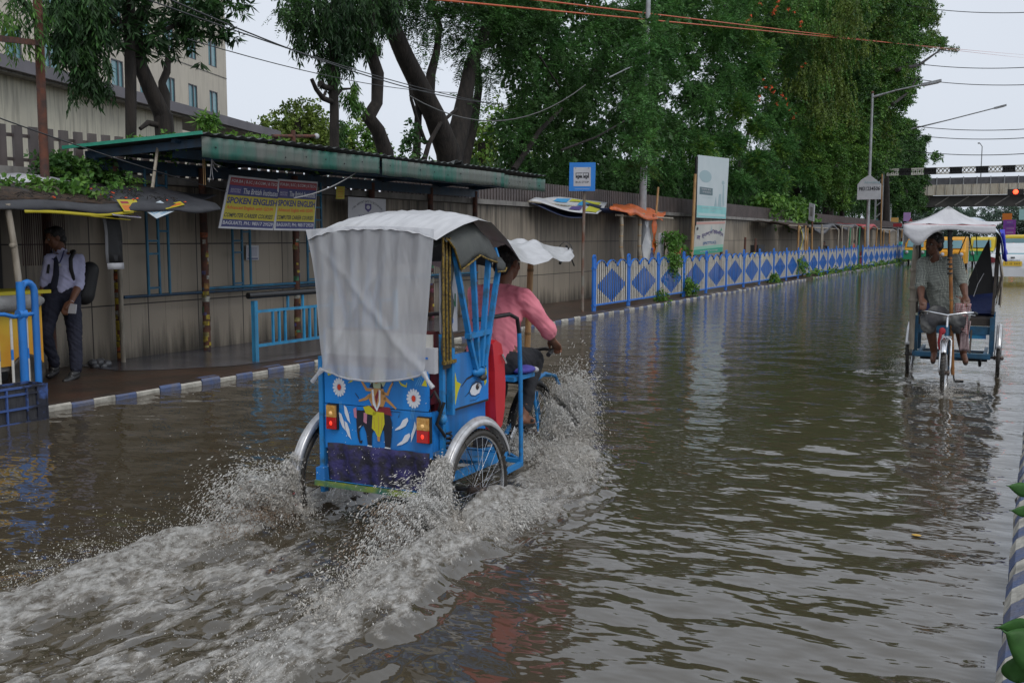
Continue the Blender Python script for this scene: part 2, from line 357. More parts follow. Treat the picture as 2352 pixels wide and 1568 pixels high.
def water_mat():
    m = bpy.data.materials.new('muddy_water'); m.use_nodes = True; n = m.node_tree.nodes; l = m.node_tree.links; b = n['Principled BSDF']
    tc = n.new('ShaderNodeTexCoord'); at = n.new('ShaderNodeAttribute'); at.attribute_name = 'foam'
    nz = n.new('ShaderNodeTexNoise'); nz.inputs['Scale'].default_value = .5; nz.inputs['Detail'].default_value = 4; l.new(tc.outputs['Object'], nz.inputs[0])
    mud = n.new('ShaderNodeMix'); mud.data_type = 'RGBA'; mud.inputs[6].default_value = (.052, .043, .027, 1); mud.inputs[7].default_value = (.070, .056, .038, 1); l.new(nz.outputs[0], mud.inputs[0])
    nf = n.new('ShaderNodeTexNoise'); nf.inputs['Scale'].default_value = 13; nf.inputs['Detail'].default_value = 9; nf.inputs['Roughness'].default_value = .74; nf.inputs['Distortion'].default_value = .6; mpf = n.new('ShaderNodeMapping'); mpf.inputs['Scale'].default_value = (1.5, .62, 1); l.new(tc.outputs['Object'], mpf.inputs[0]); l.new(mpf.outputs[0], nf.inputs[0])
    ad = n.new('ShaderNodeMath'); ad.operation = 'MULTIPLY_ADD'; ad.inputs[1].default_value = .62; l.new(at.outputs['Fac'], ad.inputs[0]); l.new(nf.outputs[0], ad.inputs[2])
    mr = n.new('ShaderNodeMapRange'); mr.inputs[1].default_value = .69; mr.inputs[2].default_value = .95; l.new(ad.outputs[0], mr.inputs[0])
    gt = n.new('ShaderNodeMath'); gt.operation = 'MULTIPLY'; l.new(mr.outputs[0], gt.inputs[0])
    g2 = n.new('ShaderNodeMapRange'); g2.inputs[1].default_value = 0; g2.inputs[2].default_value = .2; l.new(at.outputs['Fac'], g2.inputs[0]); l.new(g2.outputs[0], gt.inputs[1])
    mf = n.new('ShaderNodeMix'); mf.data_type = 'RGBA'; fc = n.new('ShaderNodeTexNoise'); fc.inputs['Scale'].default_value = 22; fc.inputs['Detail'].default_value = 7; fc.inputs['Roughness'].default_value = .72; l.new(mpf.outputs[0], fc.inputs[0]); fm = n.new('ShaderNodeMapRange'); fm.inputs[1].default_value = .38; fm.inputs[2].default_value = .62; l.new(fc.outputs[0], fm.inputs[0]); fx = n.new('ShaderNodeMix'); fx.data_type = 'RGBA'; fx.inputs[6].default_value = (.17, .145, .11, 1); fx.inputs[7].default_value = (.76, .74, .70, 1); l.new(fm.outputs[0], fx.inputs[0]); l.new(fx.outputs[2], mf.inputs[7]); l.new(mud.outputs[2], mf.inputs[6]); l.new(gt.outputs[0], mf.inputs[0])
    l.new(mf.outputs[2], b.inputs['Base Color'])
    rr = n.new('ShaderNodeMapRange'); rr.inputs[3].default_value = .035; rr.inputs[4].default_value = .45; l.new(gt.outputs[0], rr.inputs[0]); l.new(rr.outputs[0], b.inputs['Roughness'])
    b.inputs['IOR'].default_value = 1.72
    mp = n.new('ShaderNodeMapping'); mp.inputs['Rotation'].default_value = (0, 0, R_(-28)); mp.inputs['Scale'].default_value = (.75, 1.5, 1); l.new(tc.outputs['Object'], mp.inputs[0])
    n1 = n.new('ShaderNodeTexNoise'); n1.inputs['Scale'].default_value = 5.5; n1.inputs['Detail'].default_value = 2; n1.inputs['Roughness'].default_value = .5; l.new(mp.outputs[0], n1.inputs[0])
    bp = n.new('ShaderNodeBump'); bp.inputs['Strength'].default_value = .3; bp.inputs['Distance'].default_value = .03; l.new(n1.outputs[0], bp.inputs['Height'])
    b2 = n.new('ShaderNodeBump'); b2.inputs['Distance'].default_value = .05; hs_ = n.new('ShaderNodeMath'); hs_.operation = 'ADD'; l.new(nf.outputs[0], hs_.inputs[0]); l.new(fc.outputs[0], hs_.inputs[1]); l.new(hs_.outputs[0], b2.inputs['Height']); l.new(gt.outputs[0], b2.inputs['Strength']); l.new(bp.outputs[0], b2.inputs['Normal'])
    l.new(b2.outputs[0], b.inputs['Normal']); return m
WATER = water_mat()
fw = bulk('flood_water', V, Fq, [WATER], smooth=True, base=(0, 0, 0)); tag(fw, kind='structure')
at = fw.data.attributes.new('foam', 'FLOAT', 'POINT'); at.data.foreach_set('value', wf.ravel().astype(np.float32))
# water on the far carriageway beyond the median
o = MB(); o.add([(.5, 0, -.02), (40, 0, -.02), (40, 150, -.02), (.5, 150, -.02)], [(0, 1, 2, 3)], WATER); tag(o.build('far_water'), kind='structure')

# --- pavement, kerbs
def pave_mat():
    m = mat('pavement_wet', (.062, .033, .021), (.03, .022, .016), rough=.38, scale=2.2, bump=.35, bscale=18, spec=.5)
    return m
PAV = pave_mat(); PAVG = mat('pavement_wet_grey', (.085, .085, .1), (.05, .048, .06), rough=.22, scale=2.5, bump=.12, bscale=9)
o = MB()
o.box((-9.5, 72, -.07), (2.3, 160, .3), PAV)
edge = [(-8.62, 10.2), (-8.8, 9.2), (-9.3, 8.5), (-9.7, 8.2), (-10.58, 8.3), (-10.58, 17), (-9.4, 17.2), (-8.62, 16)]
o.add([(x, y, .084) for x, y in edge], [tuple(range(len(edge)))], PAVG)
tag(o.build('pavement'), kind='structure')
KB = mat('kerb_blue', (.07, .10, .2), (.12, .12, .15), rough=.6, scale=9, contrast=(.42, .7), bump=.4); KW = mat('kerb_white', (.42, .4, .35), (.2, .19, .165), rough=.65, scale=11, contrast=(.42, .75), bump=.4)
o = MB(); y = -1.0; i = 0
while y < 140:
    L = (.29+random.uniform(-.03, .03)) if y < 60 else .8
    if not (40.6 < y < 41.8):
        dx = random.uniform(-.008, .008); x0, x1 = -8.47+dx, -8.335+dx; zt = .075+random.uniform(-.012, .008)
        prof = [(x1, -.2), (x1+.004, zt-.035), (x1-.02, zt-.008), (x1-.05, zt), (x0+.03, zt), (x0, zt-.02), (x0, -.2)]
        a = [(p[0], y+.004, p[1]) for p in prof]; b = [(p[0], y+L-.004, p[1]) for p in prof]; n = len(prof)
        o.add(a+b, [tuple(range(n)), tuple(range(2*n-1, n-1, -1))]+[(k, n+k, n+(k+1) % n, (k+1) % n) for k in range(n)], (KB, KW)[i % 2])
    y += L; i += 1
tag(o.build('kerb'), kind='structure')
o = MB(); y = 1.0; i = 0       # median kerb at the camera's feet, slanted stripes
while y < 60:
    L = .2 if y < 14 else .6; prof = [(-.06, -.2), (-.075, .12), (-.05, .17), (0, .2), (.1, .205), (.3, .2), (.32, -.2)]
    jj = random.uniform(-.006, .006); sl_ = .35
    a = [(p[0]+jj, y+(p[0]+.06)*sl_+.12*max(p[1], 0), p[1]) for p in prof]; b = [(p[0]+jj, y+L-.003+(p[0]+.06)*sl_+.12*max(p[1], 0), p[1]) for p in prof]; n = len(prof)
    o.add(a+b, [tuple(range(n)), tuple(range(2*n-1, n-1, -1))]+[(k, n+k, n+(k+1) % n, (k+1) % n) for k in range(n)], (KB, KW)[i % 2])
    y += L; i += 1
tag(o.build('median_kerb'), kind='structure')
o = MB(); o.box((1.0, 30, -.05), (1.3, 60, .4), mat('median_soil', (.06, .05, .03), (.03, .05, .02), scale=4, rough=.9)); tag(o.build('median'), kind='structure')

# --- boundary wall with slatted steel fence on its coping
def wall_mat():
    m = bpy.data.materials.new('tiled_wall'); m.use_nodes = True; n = m.node_tree.nodes; l = m.node_tree.links; b = n['Principled BSDF']; b.inputs['Roughness'].default_value = .62
    tc = n.new('ShaderNodeTexCoord'); sp = n.new('ShaderNodeSeparateXYZ'); l.new(tc.outputs['Object'], sp.inputs[0])
    cb = n.new('ShaderNodeCombineXYZ'); l.new(sp.outputs['Y'], cb.inputs[0]); l.new(sp.outputs['Z'], cb.inputs[1])
    br = n.new('ShaderNodeTexBrick'); br.offset = 0; br.inputs['Brick Width'].default_value = .9; br.inputs['Row Height'].default_value = .79; br.inputs['Scale'].default_value = 1
    br.inputs['Mortar Size'].default_value = .009; br.inputs['Color1'].default_value = (.33, .28, .215, 1); br.inputs['Color2'].default_value = (.27, .23, .18, 1); br.inputs['Mortar'].default_value = (.05, .04, .035, 1)
    l.new(cb.outputs[0], br.inputs['Vector'])
    b2 = n.new('ShaderNodeTexBrick'); b2.offset = 0; b2.inputs['Brick Width'].default_value = .3; b2.inputs['Row Height'].default_value = .79; b2.inputs['Scale'].default_value = 1
    b2.inputs['Mortar Size'].default_value = .004; b2.inputs['Color1'].default_value = (1, 1, 1, 1); b2.inputs['Color2'].default_value = (.92, .92, .92, 1); b2.inputs['Mortar'].default_value = (.5, .48, .45, 1); l.new(cb.outputs[0], b2.inputs['Vector'])
    m1 = n.new('ShaderNodeMix'); m1.data_type = 'RGBA'; m1.blend_type = 'MULTIPLY'; m1.inputs[0].default_value = .8; l.new(br.outputs[0], m1.inputs[6]); l.new(b2.outputs[0], m1.inputs[7])
    mp = n.new('ShaderNodeMapping'); mp.inputs['Scale'].default_value = (1, 4.5, .32); l.new(tc.outputs['Object'], mp.inputs[0])
    nz = n.new('ShaderNodeTexNoise'); nz.inputs['Scale'].default_value = 1.5; nz.inputs['Detail'].default_value = 7; nz.inputs['Roughness'].default_value = .65; l.new(mp.outputs[0], nz.inputs[0])
    # streaks gather under the coping and mould rises from the footing
    r1 = n.new('ShaderNodeMapRange'); r1.inputs[1].default_value = 1.5; r1.inputs[2].default_value = 2.4; r1.inputs[3].default_value = -.12; r1.inputs[4].default_value = .16; l.new(sp.outputs['Z'], r1.inputs[0])
    r2 = n.new('ShaderNodeMapRange'); r2.inputs[1].default_value = 0.1; r2.inputs[2].default_value = .55; r2.inputs[3].default_value = .3; r2.inputs[4].default_value = 0; l.new(sp.outputs['Z'], r2.inputs[0])
    # wide noise blotches that darken the wall unevenly
    dn = n.new('ShaderNodeTexNoise'); dn.inputs['Scale'].default_value = .55; dn.inputs['Detail'].default_value = 5; l.new(tc.outputs['Object'], dn.inputs[0]); dm = n.new('ShaderNodeMath'); dm.operation = 'MULTIPLY_ADD'; dm.inputs[1].default_value = .5; dm.inputs[2].default_value = -.22; l.new(dn.outputs[0], dm.inputs[0]); d2 = n.new('ShaderNodeMath'); d2.operation = 'ADD'; l.new(dm.outputs[0], d2.inputs[0]); l.new(nz.outputs[0], d2.inputs[1])
    a1 = n.new('ShaderNodeMath'); a1.operation = 'ADD'; l.new(d2.outputs[0], a1.inputs[0]); l.new(r1.outputs[0], a1.inputs[1])
    a2 = n.new('ShaderNodeMath'); a2.operation = 'ADD'; l.new(a1.outputs[0], a2.inputs[0]); l.new(r2.outputs[0], a2.inputs[1])
    mr = n.new('ShaderNodeMapRange'); mr.inputs[1].default_value = .45; mr.inputs[2].default_value = .78; mr.inputs[4].default_value = .92; l.new(a2.outputs[0], mr.inputs[0])
    mx = n.new('ShaderNodeMix'); mx.data_type = 'RGBA'; mx.inputs[7].default_value = (.035, .03, .022, 1); l.new(mr.outputs[0], mx.inputs[0]); l.new(m1.outputs[2], mx.inputs[6]); l.new(mx.outputs[2], b.inputs['Base Color'])
    return m
WALL = wall_mat(); SLAT = mat('slat_brown_grey', (.12, .095, .09), (.085, .07, .068), rough=.5, scale=2, streak=(.05, .04, .035))
r = thing('boundary_wall', 'long tiled tan wall, rain streaked, topped by brown slats behind the pavement', 'wall', (-10.6, -4, 0))
o = MB(); o.box((-10.75, 60, 1.15), (.3, 132, 2.46), WALL); o.build('wall', r)
o = MB(); o.box((-10.73, 60, 2.43), (.42, 132, .1), CONC); o.build('coping', r)
o = MB(); y = -4
while y < 90:
    st = .21 if y < 15 else .135
    o.box((-10.72, y, 2.72), (.045, st*.52, .50), SLAT); y += st
o.bar((-10.76, -4, 2.58), (-10.76, 90, 2.58), .03, .04, SLAT); o.bar((-10.76, -4, 2.86), (-10.76, 90, 2.86), .03, .04, SLAT)
o.build('slat_fence', r)

# --- hotel building, far left
BA = np.array([-47.54, 49.62, 0]); BD = np.array([-.33, .944, 0]); BD /= np.linalg.norm(BD); BN = np.array([BD[1], -BD[0], 0])
FAC = mat('facade_render', (.60, .55, .46), (.53, .49, .42), rough=.8, scale=.35, streak=(.33, .3, .25), sstr=.35)
GLASS = mat('teal_window_glass', (.09, .22, .26), (.16, .33, .37), rough=.12, scale=.5, spec=.9); FRM = mat('window_frame', (.09, .09, .1), rough=.5)
def bp(s, z, n=0): return BA+BD*s+BN*n+np.array([0, 0, z])
r = thing('hotel_building', 'large beige building with rows of teal windows beyond the left trees', 'building', BA)
o = MB()
rows = [9.35+3.1*k for k in range(-1, 9)]; cols = [-2.35-2.82*k for k in range(16)]
# wall face built round the openings
xsb = sorted([-46, 0.2]+[c for c in cols]+[c+1.15 for c in cols]); zsb = sorted([0, 40]+[z for z in rows]+[z+1.58 for z in rows])
for i in range(len(xsb)-1):
    for j in range(len(zsb)-1):
        mx_, mz_ = (xsb[i]+xsb[i+1])/2, (zsb[j]+zsb[j+1])/2
        if any(c < mx_ < c+1.15 for c in cols) and any(z < mz_ < z+1.58 for z in rows) : continue
        a, b = xsb[i], xsb[i+1]; c, d = zsb[j], zsb[j+1]
        o.add([bp(a, c), bp(b, c), bp(b, d), bp(a, d)], [(3, 2, 1, 0)], FAC)
o.boxf(bp(-22.9, 20, -6.3), BD*23.1, BN*6, (0, 0, 20), FAC)
for z in rows:                       # thin joint strips between the storeys
    o.boxf(bp(-22.9, z+2.66, .012), BD*23.1, BN*.012, (0, 0, .025), CONC)
o.build('wall', r)
for z in rows[1:6]:
    for k, c in enumerate(cols[:12]):
        f = MB(); cx = c+.575; cz = z+.79
        for q, (hw, hh) in (((-.55, 0), (.03, .79)), ((.55, 0), (.03, .79)), ((.12 if k % 3 else -.15, 0), (.05, .73))): f.boxf(bp(cx+q[0], cz, -.03), BD*hw, BN*.02, (0, 0, hh), FRM)
        for zz in (-.76, .76): f.boxf(bp(cx, cz+zz, -.03), BD*.52, BN*.02, (0, 0, .03), FRM)
        fo = f.build('window', r)
        g = MB(); g.boxf(bp(cx, cz, -.09), BD*.57, BN*.02, (0, 0, .8), GLASS); g.build('pane', fo)
# podium in front with its oversailing eaves
PB = mat('podium_eaves', (.19, .18, .2), (.14, .135, .15), rough=.7, scale=.6)
o = MB(); o.boxf(bp(-27, 7.68, 4.4), BD*21.0, BN*1.7, (0, 0, .22), PB); o.boxf(bp(-27, 7.42, 5.4), BD*20.8, BN*.5, (0, 0, .05), CONC); o.build('eaves', r)
o = MB(); o.boxf(bp(-32, 3.6, 2.2), BD*15.2, BN*3.2, (0, 0, 3.8), mat('podium_wall', (.62, .59, .48), (.54, .51, .42), rough=.85, scale=.8, streak=(.13, .12, .1))); o.build('podium', r)

# --- bus shelter with green corrugated roof
GRN = mat('green_sheet', (.02, .12, .09), (.11, .125, .11), rough=.5, scale=1.3, contrast=(.38, .55), streak=(.13, .14, .13), sstr=.85)
GRN2 = mat('green_sheet_edge', (.02, .23, .15), (.03, .3, .2), rough=.5, scale=5)
UND = mat('sheet_underside', (.09, .1, .1), (.05, .055, .055), rough=.7, scale=2)
DBL = mat('dark_blue_paint', (.012, .05, .1), (.01, .03, .055), rough=.5, scale=5, streak=(.02, .02, .02)); LBL = mat('light_blue_paint', (.02, .16, .27), (.015, .1, .18), rough=.5, scale=6, streak=(.03, .04, .04))
r = thing('bus_shelter', 'long open bus shelter with stained green corrugated roof edge against the wall', 'bus shelter', (-10, 13.5, .08))
def roofz(x, y): return 2.9-.082*(-9-x)+.012*math.sin(y*1.3)
o = MB(); ny = 260; P = []; 
for i in range(ny+1):
    y = 8.88+(18.15-8.88)*i/ny; lift = .015*math.sin(2*math.pi*y/.19)
    P.append([(x, y-.31*(-8.88-x)*(18.15-y)/9.27, roofz(x, y)+lift+(.05 if (14.6 < y < 14.9 and x > -9.1) else 0)) for x in (-8.88, -9.1, -9.6, -10.1, -10.62)])
o.grid(P, UND, thick=-.004); o.grid([[(a[0], a[1], a[2]+.004) for a in row] for row in P], GRN2); o.bar((-8.88, 8.86, roofz(-8.88, 8.88)), (-10.64, 8.31, roofz(-10.62, 8.3)), .03, .04, GRN2); o.build('roof_sheet', r)
o = MB()
for (ya, yb, dz, dx) in ((8.9, 12.5, 0, 0), (12.52, 16.4, -.012, .02), (16.42, 18.15, -.03, 0)):
    P = [[(-8.92+dx+.012*math.sin(2*math.pi*y/.19)+.02*math.sin(y*2.1), y, 2.86+dz-.245*k/3-.006*math.sin(y*7)*(k == 3)) for k in range(4)] for y in np.arange(ya, yb, .02)]
    o.grid(P, GRN, thick=.008)
    for y in np.arange(ya+.2, yb, .42): o.ball((-8.9+dx, y, 2.74+dz+.03*math.sin(y*9)), .011, INK, 6, 4)
o.build('fascia', r)
o = MB()
for y in (9.0, 10.9, 12.8, 14.7, 16.6, 18.0): o.bar((-9.0, y, 2.80), (-10.58, y-(.4 if y == 9.0 else 0), 2.68), .05, .1, DBL)
for x in (-9.3, -9.9, -10.5): o.bar((x, 8.8, roofz(x, 9)-.045), (x, 18.1, roofz(x, 18)-.045), .05, .05, DBL)
o.bar((-10.45, 8.6, 2.58), (-10.45, 18.1, 2.58), .06, .16, DBL); o.bar((-9.5, 9.0, 2.7), (-9.5, 18.1, 2.7), .05, .12, DBL)
o.build('roof_frame', r)
FLY = [(.5, .38, .03), (.45, .1, .03), (.1, .09, .25), (.45, .44, .38), (.4, .2, .04), (.05, .2, .1), (.3, .05, .1), (.35, .3, .1)]
FLYM = [mat('flyer_%s' % n, c, tuple(q*.4 for q in c), rough=.6, scale=18, contrast=(.4, .6), streak=(.04, .03, .02), sstr=.7) for n, c in zip(('yellow', 'orange', 'blue', 'white', 'amber', 'green', 'crimson', 'straw'), FLY)]
def shelter_post(x, y, z1, seed, dense):
    rr = random.Random(seed); m = MB(); m.tube([(x, y, .06), (x, y, z1)], .052, RUSTY, 12); po = m.build('post', r)
    f = MB(); z = .12
    while z < z1-.75:
        h_ = rr.uniform(.025, .085); a0 = rr.uniform(0, 6.28) if not dense else rr.uniform(-1.2, -.2); a1 = a0+rr.uniform(.7, 2.6)
        f.lathe([(.0535+rr.uniform(0, .004), z), (.0535+rr.uniform(0, .004), z+h_)], (x, y, 0), (0, 0, 1), rr.choice(FLYM[:2]+FLYM[3:5]+[FLYM[0]] if dense else FLYM), 9, a0, a1)
        z += h_*rr.uniform(.45, 1.3)
    f.build('flyer_wrap', po)
for k, (x, y) in enumerate(((-10.45, 8.9), (-10.4, 10.35), (-10.4, 12.3), (-10.45, 14.4), (-10.45, 16.3), (-10.45, 18.0))): shelter_post(x, y, 2.62, k, k == 0)
o = MB()
for ya in (9.36, 10.93, 12.6):
    for d in (0, .19, .36): o.tube([(-10.42, ya+d, .9), (-10.42, ya+d, 2.55)], .02, LBL, 6)
    for z in (1.0, 1.45, 1.62): o.bar((-10.42, ya, z), (-10.42, ya+.19, z), .025, .025, LBL)
    for z in (1.75, 1.95, 2.15, 2.35): o.bar((-10.42, ya+.19, z), (-10.42, ya+.36, z), .025, .025, LBL)
o.tube([(-10.42, 8.95, .9), (-10.42, 18, .9)], .022, DBL, 8); o.tube([(-10.4, 10.3, .95), (-10.4, 18, .95)], .022, LBL, 8)
o.build('lattice_rail', r)
# plants growing on the roof are made with the trees

# --- flyover and road gantry in the distance
r = thing('flyover_bridge', 'pale stained concrete flyover with dark underside crossing the road far away', 'bridge', (0, 120, 0))
o = MB(); o.box((15, 121, 7.0), (70, .5, 1.15), mat('girder_cream', (.5, .47, .4), (.42, .38, .3), scale=.6, rough=.8, streak=(.2, .12, .07), sstr=.7))
for x in np.arange(-19, 50, .9): o.box((x, 120.72, 7.0), (.05, .05, 1.15), CONC)
o.build('girder', r)
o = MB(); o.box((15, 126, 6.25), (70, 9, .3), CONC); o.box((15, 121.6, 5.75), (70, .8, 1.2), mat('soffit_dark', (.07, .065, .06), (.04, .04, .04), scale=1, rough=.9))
for x in np.arange(-19, 50, 2): o.bar((x, 121.15, 5.3), (x+1.4, 121.15, 6.25), .04, .12, CONC)
o.build('deck', r)
o = MB(); o.box((15, 121, 7.95), (70, .12, .75), mat('parapet_grey', (.1, .1, .11), (.07, .07, .08), scale=2))
for x in np.arange(-19, 50, 1.35): o.box((x, 120.9, 7.98), (.1, .1, .86), GALV)
o.build('parapet', r)
for x, y in ((-.6, 125), (14, 125), (-17, 125)):
    o = MB(); o.box((x, y, 2.6), (1.6, 2.2, 5.4), CONC); o.prism([(-1.8, 0), (1.8, 0), (.8, -1.6), (-.8, -1.6)], (x, y+1.2, 5.6), (1, 0, 0), (0, 0, 1), 2.4, CONC); o.build('pier', r)
for x in (-6.5, 4):
    o = MB(); o.tube([(x, 121, 8.3), (x, 121, 11.6), (x-.2, 120.5, 11.9)], [.07, .05, .04], GALV, 6); o.box((x-.3, 120.2, 11.9), (.2, .6, .1), GALV); o.build('lamp_mast', r)
r = thing('overhead_gantry', 'black and white chequered height gantry spanning the road before the flyover', 'gantry', (-11.7, 85, 0))
o = MB(); CRM = mat('gantry_white', (.6, .59, .55), (.45, .44, .4), scale=3); x = -11.4; i = 0
while x < 8:
    m_ = CRM if i % 2 == 0 else BLACK; x2 = x+.92
    for z in (6.68, 7.12): o.bar((x, 85, z), (x2, 85, z), .1, .1, m_)
    for t in (0, .33, .66): o.bar((x+t*.92, 85, 6.7), (x+(t+.33)*.92, 85, 7.1), .05, .1, m_); o.bar((x+(t+.33)*.92, 85.0, 6.7), (x+t*.92, 85, 7.1), .05, .08, m_)
    if i % 2: o.box(((x+x2)/2, 85.07, 6.9), (.9, .03, .4), BLACK)
    x = x2; i += 1
o.build('beam', r)
o = MB()
for dx in (-.25, .25):
    o.bar((-11.9+dx, 85, 0), (-11.9+dx, 85, 7.0), .13, .13, GALV)
for z in np.arange(.6, 7, .9): o.bar((-12.15, 85, z), (-11.65, 85, z+.45), .07, .07, GALV)
o.build('post', r)
# ================================================================ TREES AND PLANTS
def nrm(a): return a/(np.linalg.norm(a, axis=-1, keepdims=True)+1e-9)
KIND = {  # sprig length, leaves, leaf length, width, along, side, down, droop of the sprig
 'whorl': (.07, 9, .21, .05, .35, 1.0, .45, .0), 'frond': (.42, 22, .10, .03, .35, 1.0, .15, .14),
 'hang': (.2, 9, .17, .036, .35, .75, .8, .1), 'broad': (.3, 8, .14, .085, .4, .8, .35, .1), 'vine': (.9, 14, .22, .15, .2, .6, .8, .3)}
def sprigs(P, A, kind, size=1.0, rng=RNG):
    L, k, ll, lw, fa, fs, fd, dr = KIND[kind]; N = len(P); L *= size; ll *= size; lw *= size
    s = (np.arange(k)+1)/k; up = np.array([0, 0, 1.]); side = nrm(np.cross(A, up+rng.normal(0, .25, (N, 3)))); nn = nrm(np.cross(side, A))
    if kind in ('hang', 'vine'): A = nrm(A*.35+np.array([0, 0, -1.])+rng.normal(0, .15, (N, 3)))
    sc = rng.uniform(.75, 1.2, (N, 1, 1))
    O = P[:, None]+A[:, None]*L*s[None, :, None]*sc+np.array([0, 0, -1.])*dr*size*(s**2)[None, :, None]*sc
    if kind == 'frond': sgn = np.where(np.arange(k) % 2, 1, -1)[None, :, None]*side[:, None]
    else:
        th = (np.arange(k)*2.4)[None, :]+rng.uniform(0, 6.28, (N, 1)); sgn = np.cos(th)[..., None]*side[:, None]+np.sin(th)[..., None]*nn[:, None]
    D = nrm(A[:, None]*fa+sgn*fs+np.array([0, 0, -fd])+rng.normal(0, .16, (N, k, 3)))
    W = nrm(np.cross(D, nn[:, None]+rng.normal(0, .5, (N, k, 3))))
    l_ = ll*sc*rng.uniform(.75, 1.2, (N, k, 1)); ww = lw*sc*rng.uniform(.8, 1.2, (N, k, 1))
    if kind == 'frond': l_ = l_*np.sin(np.clip(s*2.9+.15, 0, 3.0))[None, :, None]**.5
    a = O; b = O+D*l_*.45+W*ww*.5; c = O+D*l_; d = O+D*l_*.45-W*ww*.5
    V = np.stack([a, b, c, d], 2).reshape(-1, 3); return V
def crown(clumps, n, kind, size, shell=.55, out=.8, rng=RNG):
    c = np.array([q[0] for q in clumps]); r = np.array([q[1] for q in clumps]); wgt = (r.prod(1))**(.667); wgt /= wgt.sum()
    i = rng.choice(len(c), n, p=wgt); u = nrm(rng.normal(0, 1, (n, 3))); rad = np.where(rng.random(n) < shell, rng.uniform(.75, 1.05, n), rng.random(n)**.5)
    lump = 1+.22*np.sin(u[:, 0]*5+i)*np.cos(u[:, 1]*4+i*2)+.15*np.sin(u[:, 2]*7+i*3)
    P = c[i]+u*r[i]*(rad*lump)[:, None]
    if shell > .5:      # foliage gathers in tufts with hollows between them
        K = 16; j = rng.integers(0, K, n); uu = nrm(rng.normal(0, 1, (len(c), K, 3)))*rng.uniform(.55, 1.0, (len(c), K, 1)); q = rng.random(n) < .8
        P2 = c[i]+uu[i, j]*r[i]+u*r[i]*.34*(rng.random(n)**.6)[:, None]*np.array([1, 1, .62]); P = np.where(q[:, None], P2, P)
    A = nrm(u*out+rng.normal(0, .45, (n, 3))+np.array([0, 0, .15])); return sprigs(P, A, kind, size, rng), i, P
def mk_tree(name, label, trunk, layers, base, group=None, cat='tree', bark=None, extra=None):
    """trunk: list of (points, radii); layers: list of (clumps, n, kind, size, [materials], shell)"""
    root = thing(name, label, cat, base, group=group)
    if trunk:
        m = MB()
        for pts, rad in trunk: m.tube(pts, rad, bark or BARK, 9)
        m.build('trunk', root)
    Vs = []; Ms = []; mats = []
    for (cl, n, kind, size, ms, shell) in layers:
        V, i, P = crown(cl, n, kind, size, shell); k = KIND[kind][1]
        for q in ms:
            if q not in mats: mats.append(q)
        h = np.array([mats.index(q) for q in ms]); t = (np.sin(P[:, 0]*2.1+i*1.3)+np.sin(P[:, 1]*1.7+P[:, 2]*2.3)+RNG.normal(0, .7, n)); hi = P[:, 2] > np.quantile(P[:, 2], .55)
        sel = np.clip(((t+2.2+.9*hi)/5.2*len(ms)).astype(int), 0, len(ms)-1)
        Ms.append(np.repeat(h[sel], k)); Vs.append(V)
    if extra:
        for V, m_ in extra:
            if m_ not in mats: mats.append(m_)
            Vs.append(V); Ms.append(np.full(len(V)//4, mats.index(m_)))
    V = np.vstack(Vs); M = np.concatenate(Ms)
    bulk('crown', V, np.arange(len(V)).reshape(-1, 4), mats, M, parent=root); return root
def CL(lst, x):    # clumps given by where they are sighted, on the vertical plane x
    out = []
    for q in lst:
        px, py, r = q[:3]; xx = x+(q[3] if len(q) > 3 else 0); out.append((gx(px, py, xx), (r, r, r*.8)))
    return out
def TP(lst, x): return [gx(a, b, x) for a, b in lst]
D3 = [LEAVES_DEEP, LEAVES_DEEP, LEAVES_DARK]
# mango-like tree at the left, leaves in whorls
x = -12.3
mk_tree('mango_tree', 'dark forked tree with whorled long leaves behind the bus shelter roof',
 [(TP([(385, 420), (380, 330), (374, 262)], x), [.16, .15, .15]), (TP([(376, 270), (345, 205), (322, 150), (312, 70), (330, 20), (360, -60)], x), [.14, .12, .11, .1, .07, .04]),
  (TP([(374, 268), (377, 215), (372, 190), (383, 165), (386, 130), (378, 95)], x), [.11, .09, .06, .06, .045, .03]), (TP([(301, 420), (300, 200), (296, 0), (294, -90)], x), [.08, .085, .09, .06]),
  (TP([(312, 130), (285, 110), (262, 90), (250, 60)], x), [.04, .035, .025, .02]), (TP([(312, 100), (400, 60), (470, 30)], x), [.05, .035, .02]), (TP([(300, 60), (220, 40), (170, 60)], x), [.05, .035, .02]), (TP([(374, 290), (340, 282), (322, 296)], x), [.05, .045, .03])],
 [(CL([(150, 20, .36), (190, 60, .3), (165, 95, .26), (205, 125, .25), (190, 165, .18), (235, 190, .13), (185, -20, .4), (225, 60, .22), (170, 210, .06)], x), 900, 'hang', .8, D3, .5),
  (CL([(280, 30, .4), (330, 60, .38), (340, 110, .3), (290, -20, .45), (390, 10, .45), (450, 20, .4), (500, 10, .35), (420, 70, .3), (490, 60, .28), (525, 80, .16), (440, 110, .16), (395, 100, .2), (545, 20, .2), (350, -40, .5), (475, 135, .1), (270, 85, .12)], x), 430, 'whorl', .85, D3, .6)], gx(380, 420, x)*[1, 1, 0])
x = -10.2
mk_tree('willowy_tree', 'hanging leafy branch with yellowish green tips at the top left corner', [(TP([(-60, -60), (10, -30), (60, 10), (90, 60)], x), [.07, .05, .03, .02])],
 [(CL([(15, 10, .32), (50, 50, .24), (20, 85, .22), (75, 100, .12), (-15, 30, .3), (60, -10, .2), (105, 30, .12)], x), 110, 'hang', .6, [LEAVES_DARK, LEAVES_MID, LEAVES_LIT], .5)], gx(-60, -60, x))
